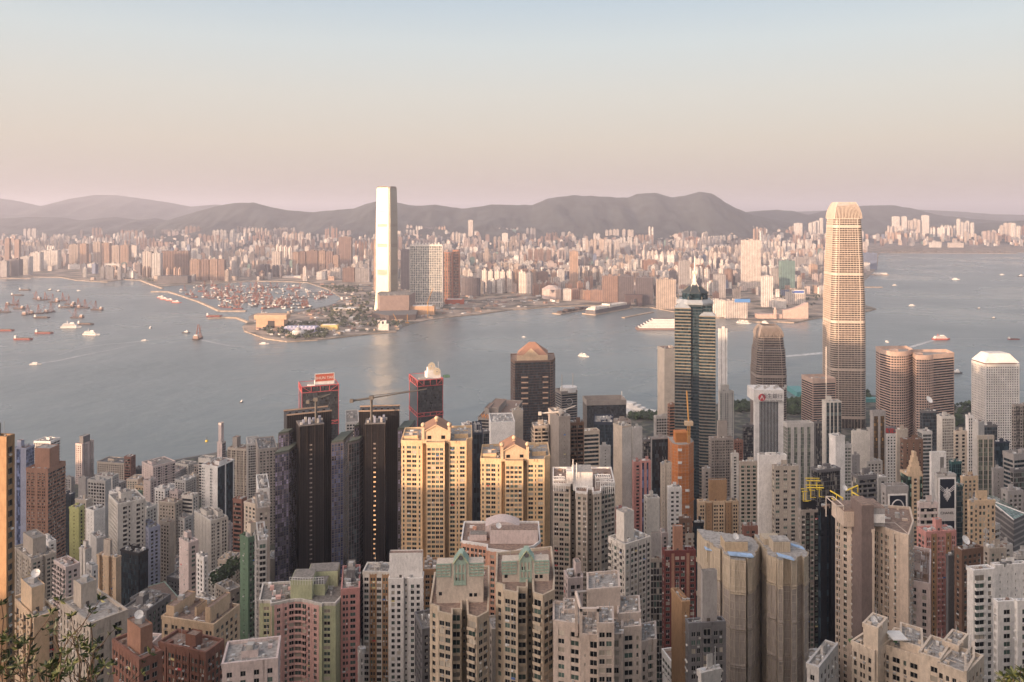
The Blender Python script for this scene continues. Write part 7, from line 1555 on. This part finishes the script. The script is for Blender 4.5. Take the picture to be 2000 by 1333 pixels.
def b_cargo(m=HR):
    def f():
        a = MB(); hull(a, 46, 11, 3.4, m, DK, .12); h = MB(); h.box(-16,-4,3.4,14,4,4.6,DK); h.box(-15,-3.2,4.6,13,3.2,4.65,flat((.12,.08,.06),.9)); d = MB(); d.box(-22,-4,3.4,-17,4,8.5,HW); d.box(-21.5,-3,8.5,-18,3,10.5,HW); return dict(hull=a, hold=h, deckhouse=d)
    return f
def b_derrick():
    a = MB(); hull(a, 44, 16, 3.6, HB_, DK, .08); d = MB(); d.box(-21,-6,3.6,-12,6,10,flat((.42,.28,.22),.7)); d.box(-20,-4,10,-14,4,12.5,HW); c = MB()
    for s_ in (-1,1): c.bar((2,s_*6,3.6),(4,s_*1,34),.8,MS); c.bar((12,s_*6,3.6),(4,s_*1,34),.7,MS)
    for z in (10,18,26): t = (z-3.6)/30.4; c.bar((2+2*t,-6+5*t,z),(2+2*t,6-5*t,z),.45,MS)
    j = MB(); j.bar((8,0,5),(28,0,27),.7,MS); j.bar((4,0,34),(28,0,27),.18,HG); return dict(hull=a, deckhouse=d, lifting_frame=c, jib=j)
def b_ferry(m=HW, L=38, red=None):
    def f():
        a = MB(); hull(a, L, L*.24, 2.8, red or m, HW, .2); d = MB(); d.box(-L*.42,-L*.1,2.8,L*.28,L*.1,5.6,m); d.box(-L*.38,-L*.09,5.6,L*.2,L*.09,8.2,m); d.box(-L*.05,-L*.06,8.2,L*.14,L*.06,10.4,m)
        w = MB(); w.box(-L*.40,-L*.1-.1,3.8,L*.26,L*.1+.1,4.8,flat((.08,.09,.1),.3)); w.box(-L*.36,-L*.09-.1,6.5,L*.18,L*.09+.1,7.4,flat((.08,.09,.1),.3)); s = MB(); s.bar((-L*.2,0,8.2),(-L*.2,0,13),.9,red or m); return dict(hull=a, cabin=d, cabin_windows=w, funnel=s)
    return f
def b_motor():
    a = MB(); hull(a, 18, 5, 1.8, HW, HW, .35); d = MB(); d.box(-5,-1.8,1.8,3,1.8,4.2,HW); return dict(hull=a, cabin=d)
def b_tug():
    a = MB(); hull(a, 24, 8, 2.6, HG, DK, .3); d = MB(); d.box(-5,-2.8,2.6,5,2.8,6,HW); d.box(0,-2,6,4,2,8.5,HW); return dict(hull=a, wheelhouse=d)
PR = {'cargo': boat_parts('cargo_barge','p',b_cargo()), 'dcargo': boat_parts('cargo_barge','p',b_cargo(HB_)), 'derrick': boat_parts('derrick_barge','p',b_derrick), 'ferry': boat_parts('ferry','p',b_ferry()), 'rferry': boat_parts('ferry','p',b_ferry(HW,40,flat((.5,.10,.06),.5))), 'motor': boat_parts('motor_boat','p',b_motor), 'tug': boat_parts('tug_boat','p',b_tug)}
used_p = set()
def put(kind, px, py, ang, label, group=None, sc=1.0):
    o = PR[kind]
    if kind in used_p: o = copy_tree(o)
    used_p.add(kind); g = G(px, py); o.location = (g.x, g.y, 0); o.rotation_euler = (0,0,radians(ang)); o.scale = (sc,)*3; o['label'] = label
    if group: o['group'] = group
    return o
c0 = cv(0,330,3.332)
BT = [('cargo',65,1108,-3,'red hulled barge, lowest of the empty ones at the left',1.0,155),('cargo',0,1062,-4,'dark red barge low in the scattered left fleet near the third ferry',1.0,290),('cargo',0,1052,0,'barge cut off by the left edge',1.0,38),
 ('derrick',0,0,0,'derrick barge at the top of the anchored fleet',1,240),]
def fleet():
    L_ = [('cargo',155,1112,0,'red barge nearest the bottom of the anchored fleet'),('cargo',290,1072,2,'red barge right of the lowest one'),('cargo',38,1055,0,'barge cut off by the left edge'),('dcargo',115,826,0,'long thin barge at the top left of the fleet'),('dcargo',165,792,0,'small dark barge above the fleet'),
     ('derrick',240,850,150,'derrick barge at the top centre of the fleet'),('derrick',285,856,20,'derrick barge next to the top centre one'),('derrick',350,870,170,'derrick barge beside the tall brown crane frame'),('derrick',400,860,10,'derrick barge with the tallest frame'),('derrick',455,885,170,'derrick barge in the right middle of the fleet'),('derrick',500,900,10,'derrick barge right of the middle one'),
     ('derrick',545,908,5,'dark derrick barge towards open water'),('derrick',630,920,175,'lone derrick barge at the right end of the fleet'),('derrick',80,888,5,'derrick barge at the left middle of the fleet'),('derrick',125,912,165,'black derrick barge under the left middle one'),('derrick',30,935,10,'derrick barge touching the left side'),('derrick',175,950,95,'narrow upright derrick barge'),('derrick',240,945,10,'derrick barge in the low centre'),('derrick',325,935,80,'derrick barge seen end on'),
     ('dcargo',430,905,2,'dark barge between two derricks'),('dcargo',275,972,3,'grey barge under the low centre derrick'),('derrick',500,972,178,'derrick barge alone above the work ship'),('dcargo',560,1015,-3,'dark barge behind the white work ship'),('ferry',465,1035,2,'long white and pink work ship in the fleet'),('ferry',597,1082,-8,'bright white cruise ferry below the fleet'),('tug',325,792,0,'small tug above the fleet'),('tug',380,800,0,'second small tug above the fleet'),
     ('motor',512,795,0,'white speed boat heading for the big brown slab'),('cargo',1395,962,3,'red barge between the two breakwaters'),('rferry',1072,852,-12,'first red and white ferry moored off the basin'),('rferry',1108,860,-10,'second red and white ferry moored off the basin'),('rferry',1150,873,-6,'third red and white ferry moored off the basin'),('rferry',1052,842,-14,'last red and white ferry of the moored row'),
     ('ferry',980,1038,100,'small white boat alone in mid channel'),('tug',1212,1070,0,'little tug beside the brown crane barge'),('motor',942,1120,12,'white speed boat drawing the upper wake'),('motor',232,1275,12,'red speed boat drawing the long lower wake')]
    for k, x, y, a, lab in L_:
        px, py = c0(x, y); sc = 1.0
        if 'work ship' in lab and k == 'ferry': sc = 1.6
        if 'cruise' in lab: sc = 1.35
        if 'speed' in lab and y > 1200: sc = 1.4
        if 'mid channel' in lab: sc = .6
        put(k, px, py, a, lab, None, sc*(1.25 if k in ('cargo','dcargo') else 1.1))
    o = put('derrick', *c0(1288,1108), 95, 'tall brown crane barge alone in mid channel'); o.scale = (1.2,1.2,1.3)
    c1 = cv(1000,330,3.332); c3 = cv(1500,330,3.332); c2 = cv(500,330,3.332)
    for k, cc, x, y, a, lab, sc in (('ferry',c1,468,1222,-35,'white motor yacht in the middle of the near channel',.85),('motor',c1,78,1097,0,'tiny boat in the glitter of the channel',.8),('rferry',c3,1128,1112,3,'big red and white ferry in the eastern channel',1.35),('cargo',c3,1602,1112,0,'red boat at the right edge of the channel',.8),('motor',c3,1222,722,-20,'distant boat at the end of a curved wake',2.2),('tug',c3,1645,702,10,'distant tug by the right edge',1.5),('tug',c3,1468,974,0,'small dark boat in the eastern channel',.7),('motor',c3,938,892,0,'small pale boat in the eastern channel',1.4),('tug',c3,1372,911,0,'dark boat pulling a long wake',.6),('motor',c3,772,1128,90,'white boat right of the tallest curved tower',1.1),('motor',c3,825,760,0,'tiny distant boat right of the flat pier',1.4),('motor',c3,1525,692,0,'tiny boat far out on the right',1.6),('motor',c2,53,1142,0,'white speed boat off the peninsula tip',1.5),('ferry',c1,1495,1005,-10,'left white boat moored by the promenade',1.0),('ferry',c1,1522,1008,-10,'right white boat moored by the promenade',1.0),('ferry',c1,1648,1005,-60,'white boat moored near the clock tower',.8)):
        put(k, *cc(x, y), a, lab, None, sc)
    put('tug', 1868, 724+690-684, 0, 'small dark boat behind the right twin salmon tower', None, 1.2); put('tug', 472, 786, 80, 'small grey boat alone in the near water', None, .5)
fleet()
# boats packed in the shelter: small, one mesh each
def shelter():
    bb = []
    for v in range(4):
        b = MB(); L_ = (42,38,26,20)[v]; hull(b, L_, L_*.34, 3.2, (HB_,HR,HG,HW)[v], DK, .1); b.box(-L_*.45,-L_*.12,3.2,-L_*.2,L_*.12,8,(HW,DK,HW,HW)[v])
        if v < 2:
            for s_ in (-1,1): b.bar((2,s_*5,3),(4,s_*.8,30-v*5),.8,MS); b.bar((11,s_*5,3),(4,s_*.8,30-v*5),.7,MS)
            b.bar((6,0,4),(22,0,26),.7,(MS,HW)[v])
        o = b.build(('moored_derrick','moored_derrick','moored_boat','moored_boat')[v], base=(0,0,0)); bb.append(o)
    q = random.Random(11); sp_ = [(372,559),(420,558),(500,555),(590,557),(640,572),(652,585),(610,603),(500,606),(432,605),(392,588),(350,573)]; n = 0; used = set()
    regs = [((352,558,455,590),34),((430,560,520,604),62),((395,562,470,585),22),((515,588,612,605),40),((500,556,600,568),22),((560,568,645,585),40),((450,572,560,585),14),((520,570,570,600),8)]
    for (x0,y0,x1,y1), k in regs:
        for _ in range(k):
            px, py = q.uniform(x0,x1), q.uniform(y0,y1)
            if not inside((px,py), sp_): continue
            v = q.choices(range(4),[5,4,3,2])[0] if px < 530 or py > 585 else q.choices(range(4),[1,1,5,6])[0]; o = bb[v]
            if v in used: o = o.copy(); S.collection.objects.link(o)
            used.add(v); g = G(px,py); o.location = (g.x,g.y,0); o.rotation_euler = (0,0,q.choice([0,.3,1.2,3.1,2.7])+q.uniform(-.2,.2)); s_ = q.uniform(.75,1.1); o.scale = (s_,)*3
            lab = ['brown derrick barge moored in the crowded boat basin','red hulled derrick barge with a pale jib moored in the boat basin','small dark grey boat moored in the boat basin','small white boat moored in the boat basin'][v]
            tag(o, lab, 'boat', ['brown derrick barges of the basin','red derrick barges of the basin','dark small boats of the basin','white small boats of the basin'][v])
shelter()
# tiered cruise ship and big ship at the near pier
g = G(1000+962/3.332, 330+1045/3.332); R = root('cruise_ship', (g.x,g.y,0), 'white tiered casino ship on a dark base left of the star shaped tower', 'ship'); b = MB(); b.box(g.x-78,g.y-18,-1,g.x+52,g.y+22,6,flat((.25,.17,.15),.7)); b.build('hull', R); b = MB()
for k in range(6): b.box(g.x-70+k*9,g.y-14+k,6+k*5,g.x+50,g.y+18,10.4+k*5,HW); b.box(g.x-68+k*9,g.y-13+k,10.4+k*5,g.x+48,g.y+17,11+k*5,flat((.16,.12,.11),.6))
b.build('decks', R)
g = G(1236, 806); R = root('cruise_ship', (g.x,g.y,0), 'white and teal ship berthed beyond the dark flat office', 'ship'); b = MB(); u = Vector((.82,-.57)); n = Vector((.57,.82))
def so(s, t, z): p = V2(g)+u*s+n*t; return (p.x,p.y,z)
b.loft([([so(-50,-9,0)[:2],so(45,-9,0)[:2],so(62,0,0)[:2],so(45,9,0)[:2],so(-50,9,0)[:2]],-1),([so(-52,-11,0)[:2],so(48,-11,0)[:2],so(68,0,0)[:2],so(48,11,0)[:2],so(-52,11,0)[:2]],9)], HW); b.build('hull', R); b = MB()
for k in range(3): b.obox(so(-46+k*6,-9,9+k*3.5),(u*(70-k*16)).to_3d(),(n*18).to_3d(),(0,0,3.4),HW)
b.obox(so(-30,-4,19),(u*10).to_3d(),(n*8).to_3d(),(0,0,9),HW); b.bar(so(-24,0,28),so(-24,0,38),.6,HW); b.build('superstructure', R); 
g = G(1212, 812); R = root('ferry_pier', (g.x,g.y,0), 'white roofed ferry pier beyond the dark flat office', 'pier'); b = MB(); b.cyl((g.x,g.y),24,24,-1,9,HW,16); b.cyl((g.x,g.y),20,8,9,15,HW,16); b.build('roof_shell', R)
# wakes
def wake(pts_, w0, w1, cc=c0):
    b = MB(); m = flat((.55,.56,.56),.5,var=.45,scale=.08); gs = [V2(G(*cc(*p))) for p in pts_]; n = len(gs)
    for i, (a, c) in enumerate(zip(gs, gs[1:])):
        d = (c-a).normalized(); nn = Vector((-d.y,d.x)); wa = w0+(w1-w0)*i/n; wb = w0+(w1-w0)*(i+1)/n; b.face([(*(a-nn*wa),.25),(*(c-nn*wb),.25),(*(c+nn*wb),.25),(*(a+nn*wa),.25)], m)
    tag(b.build('boat_wake'), kind='stuff')
wake([(930,1122),(820,1133),(700,1142),(600,1155),(500,1175),(380,1212)], 4, 1.2); wake([(245,1270),(400,1245),(520,1218),(620,1198),(740,1175),(880,1146)], 5, .8)
wake([(1300,1112),(1380,1130),(1480,1150),(1590,1162)], 5, 1.5); c3 = cv(1500,330,3.332)
wake([(1210,718),(1160,695),(1080,672),(940,655)], 5, 2, c3); wake([(1380,908),(1480,900),(1666,890)], 3, 1.5, c3); wake([(105,1222),(240,1210),(365,1200)], 9, 14, c3); wake([(1080,1115),(1000,1140),(890,1172)], 5, 9, c3); wake([(1180,1108),(1400,1106),(1560,1108)], 2.5, 1, c3)
g = G(1000+0,0+900) if 0 else G(1205/7.84+250, 840+178/7.84); R = root('channel_buoy',(g.x,g.y,0),'yellow channel buoy near the thin pinkish waterfront tower','buoy'); b = MB(); b.cyl((g.x,g.y),2.6,2.2,-.5,2.5,flat(C['yellow'],.5),10); b.build('float',R); b = MB(); b.bar((g.x,g.y,2),(g.x,g.y,8),.5,HG); b.build('mast',R)
# ---------------------------------------------------------------- waterfront park, piers, filler houses of the near city
lm2 = [leafmat((.03,.055,.022)), leafmat((.05,.08,.03)), leafmat((.022,.04,.018))]
pp = []; q = random.Random(14)
for (x0,y0,x1,y1,n) in ((1230,812,1282,822,60),(1434,790,1466,806,60),(1536,782,1575,812,90),(1688,770,1700,784,20),(1862,795,1900,812,20),(1860,812,1880,835,25)):
    for _ in range(n): g = G(q.uniform(x0,x1),q.uniform(y0,y1),4); pp.append((g.x,g.y,4))
woods('waterfront_park_trees', pp, 4, 7.5, lm2, seed=3)
b = MB(); A = G(1690,783,8); b.box(A.x,A.y,4,A.x+60,A.y+16,12,flat((.10,.32,.32),.5)); far_root('ferry_pier','teal roofed ferry pier right of the tallest curved tower',b,A.x,A.y,4,'pier')
b = MB(); A = G(1556,768,8); b.box(A.x,A.y,0,A.x+26,A.y+60,10,flat((.10,.32,.32),.5)); far_root('ferry_pier','teal roofed ferry pier left of the salmon banded block',b,A.x,A.y,0,'pier')
def tree(px, py, Y, h, lab, grp):
    g = pt(px, Y); z = zt(py, Y); R = root('street_tree', (g.x,g.y,z), lab, 'tree', grp); b = MB(); b.cyl((g.x,g.y), h*.05, h*.025, z, z+h*.55, flat((.10,.07,.05),.9), 6); b.build('trunk', R); b = MB(); q = random.Random(int(px*7+py))
    for _ in range(90):
        a = q.uniform(0,6.28); r = h*.42*q.random()**.5; zz = z+h*(.45+.5*q.random()*(1-.5*(r/(h*.42))**2)); s_ = h*.09; p = Vector((g.x+r*cos(a), g.y+r*sin(a), zz)); u = Vector((q.uniform(-1,1),q.uniform(-1,1),q.uniform(-.5,.8))).normalized(); v = u.orthogonal().normalized()
        b.face([p-u*s_, p+v*s_*.7, p+u*s_, p-v*s_*.7], q.choice(lm2))
    b.build('crown', R)
for i, (x, y) in enumerate(((1650,640),(1685,620),(1715,590),(1740,565),(1760,540),(1690,650),(1660,610),(1775,520))):
    px, py = cE(x, y); tree(px, py, 590+ i*6, 15, 'dark street tree in the row between the grey pair and the green tower', 'street trees beside the pale grey tower pair')
q = random.Random(77); nf = 0; occ = [(c[0], c[1]) for c in NB]
kinds_ = ['tenement_block']; FILL = []
for i in range(2600):
    Y = q.uniform(330, 1420); px = q.uniform(-30, 2030); g = pt(px, Y); 
    shore = lerp(px, SHORE)
    if Y > shore-40: continue
    if any(abs(g.x-o[0]) < 21 and abs(g.y-o[1]) < 21 for o in occ): continue
    if 1420 < px < 1700 and Y > 1300: continue
    gz = ground(g.x, Y) if Y < 760 else 4; h = q.uniform(12, 42) if q.random() < .7 else q.uniform(40, 75)
    if px > 560 and Y > 1000: h = q.uniform(8, 30)
    py = HY+(H-gz-h)*F/Y
    lim = lerp(px, [(0,900),(150,960),(300,930),(430,900),(560,870),(700,850),(900,900),(1100,850),(1250,850),(1500,860),(1700,840),(2000,870)])
    if py < lim or py > 1330: continue
    occ.append((g.x, g.y)); FILL.append((px, Y, gz, h, g))
def fillers(keep=None):
    n = 0
    for i, (px, Y, gz, h, g) in enumerate(FILL):
        if keep is not None and i not in keep: continue
        q = random.Random(i*13+5); w = q.uniform(12, 20); d = q.uniform(11, 18); th = radians((76 if px < 520 else 12)+q.uniform(-8,8)); u = Vector((cos(th),sin(th))); v = Vector((-sin(th),cos(th)))
        Cc = g; Rc = g+u*w; Lc = g+v*d; Bk = Rc+Lc-Cc; wc = q.choice(['white','offw','beige','palep','grey','lgrey','cream','conc','dgrey','sand'])
        st = q.choice(['V5','w5','v4','W5','o5','r5','q5','t4']); polys = expand(Lc,Cc,st)+expand(Cc,Rc,q.choice(['V5','w5','p3','W5','r5']))+expand(Rc,Bk,'k')+expand(Bk,Lc,'k')
        z1 = gz+h
        near = sorted(NBL, key=lambda o: (o[0]-g.x)**2+(o[1]-g.y)**2)[:6]
        adj = {'white':'white','offw':'off white','beige':'beige','palep':'pale pink','grey':'grey','lgrey':'light grey','cream':'cream','conc':'concrete grey','dgrey':'dark grey','sand':'sandy'}[wc]
        for k, o in enumerate(near):
            nb = SHORT.get(o[2]); rel = 'before' if g.y < o[1] else 'behind'
            lab = 'low %s house %s the %s' % (adj, rel, nb)
            if lab not in USED and len(lab.split()) <= 16: break
        else: continue
        USED.add(lab)
        building('low_house', lab, polys, z1, wc, q.choice(['dark','curt','green','dark']), Y, dict(), (Cc,Lc,Rc), cat='house')
USED = set(); NBL = [(c[0], c[1], c[3].name) for c in NB if c[3].name in bpy.data.objects]
SHORT = {}
for c in NB:
    w_ = c[3]['label'].split(); SHORT[c[3].name] = ' '.join(w_[:11])
fillers(KEEP)
# twigs in front of the viewpoint and the bush at the bottom right
def twigs():
    R = root('foreground_bush', (-3.4, 5.6, H-7), 'thin leafy branches reaching up at the bottom left corner', 'bush'); st = MB(); lf = MB(); q = random.Random(31); mb_ = flat((.07,.045,.03),.9); ml = [flat((.045,.065,.016),.6,var=.3), flat((.075,.09,.022),.6,var=.3), flat((.025,.04,.014),.6,var=.3)]
    D = 5.8
    def pw(px, py, dy=0): Y = D+dy; return Vector(((px-1000)/F*Y, Y, H-(py-HY)/F*Y))
    def leaf(p, d, s_):
        side = d.cross(Vector((q.uniform(-1,1),q.uniform(-1,1),q.uniform(-.3,1)))).normalized(); up = d.cross(side).normalized()*.12; m = q.choice(ml)
        lf.face([p, p+d*s_*.45+side*s_*.2+up*s_, p+d*s_, p+d*s_*.45-side*s_*.2+up*s_], m)
    def tuft(p, d, n=7, s_=.075):
        for k in range(n):
            a = 2*pi*k/n+q.random(); x = d.orthogonal().normalized(); y = d.cross(x); v = (d*q.uniform(.2,.9)+x*cos(a)+y*sin(a)).normalized(); leaf(p, v, s_*q.uniform(.7,1.15))
    def limb(p0, p1, r, depth):
        d = p1-p0; n = 4; pr = p0
        for k in range(1, n+1):
            t = k/n; p = p0+d*t+Vector((q.uniform(-1,1),q.uniform(-1,1),q.uniform(-.5,.5)))*d.length*.045*(t < 1); st.bar(pr, p, r*(1-.6*t), mb_, 5)
            if depth > 0 and k in (2, 3):
                e = p+(d.normalized()+Vector((q.uniform(-1,1)*.9,q.uniform(-.6,.6),q.uniform(-.1,.8)))).normalized()*d.length*q.uniform(.28,.48); limb(p, e, r*.55*(1-.3*t), depth-1)
            if k >= 3 and depth < 1 and q.random() < .5: tuft(p, d.normalized(), 2, .05)
            pr = p
        tuft(p1, d.normalized(), 6, .058)
    ends = [(62,1206),(30,1250),(105,1232),(140,1240),(178,1226),(190,1255),(10,1290),(60,1270),(120,1275),(160,1290),(205,1300),(35,1300),(90,1300),(135,1310),(20,1320),(75,1312),(185,1318)]
    starts = [(0,1420),(40,1430),(90,1440),(130,1440),(160,1440)]
    for i, e in enumerate(ends):
        s_ = min(starts, key=lambda s_: abs(s_[0]-e[0])+q.uniform(0,40)); limb(pw(*s_, q.uniform(-.3,.3)), pw(*e, q.uniform(-.5,.5)), .012 if e[1] < 1240 else .009, 2 if e[1] > 1265 else 1)
    limb(pw(0,1300), pw(3,1182), .008, 0); limb(pw(120,1440), pw(277,1316,.3), .006, 1)
    st.build('branches', R); o = lf.build('leaves', R)
    R = root('corner_bush', (5.4, 9, H-8), 'small green bush top at the bottom right corner', 'bush'); D = 8.6; lf = MB(); st = MB()
    for k in range(26):
        e = pw(q.uniform(1955,2030), q.uniform(1308,1345), q.uniform(-.4,.4)); s_ = pw(q.uniform(1975,2010), 1440, 0); st.bar(s_, e, .006, mb_, 4); tuft(e, (e-s_).normalized(), 9, .085); tuft(s_+(e-s_)*.8, (e-s_).normalized(), 6, .08)
    st.build('stems', R); lf.build('leaves', R)
twigs()
# ---------------------------------------------------------------- air
b = MB(); m, t, bs = nodes('haze_air'); t.nodes.remove(bs)
pv = NN(t, 'ShaderNodeVolumePrincipled'); pv.inputs['Density'].default_value = HAZE; pv.inputs['Color'].default_value = (.78,.81,.97,1); pv.inputs['Anisotropy'].default_value = .15
t.links.new(pv.outputs[0], t.nodes['Material Output'].inputs['Volume'])
b.box(-31000, -3100, -8, 31000, 41000, 705, m)
tag(b.build('haze'), kind='stuff')
for o in bpy.data.objects:
    if o.name.startswith('roof_plant'): o['kind'] = 'stuff'
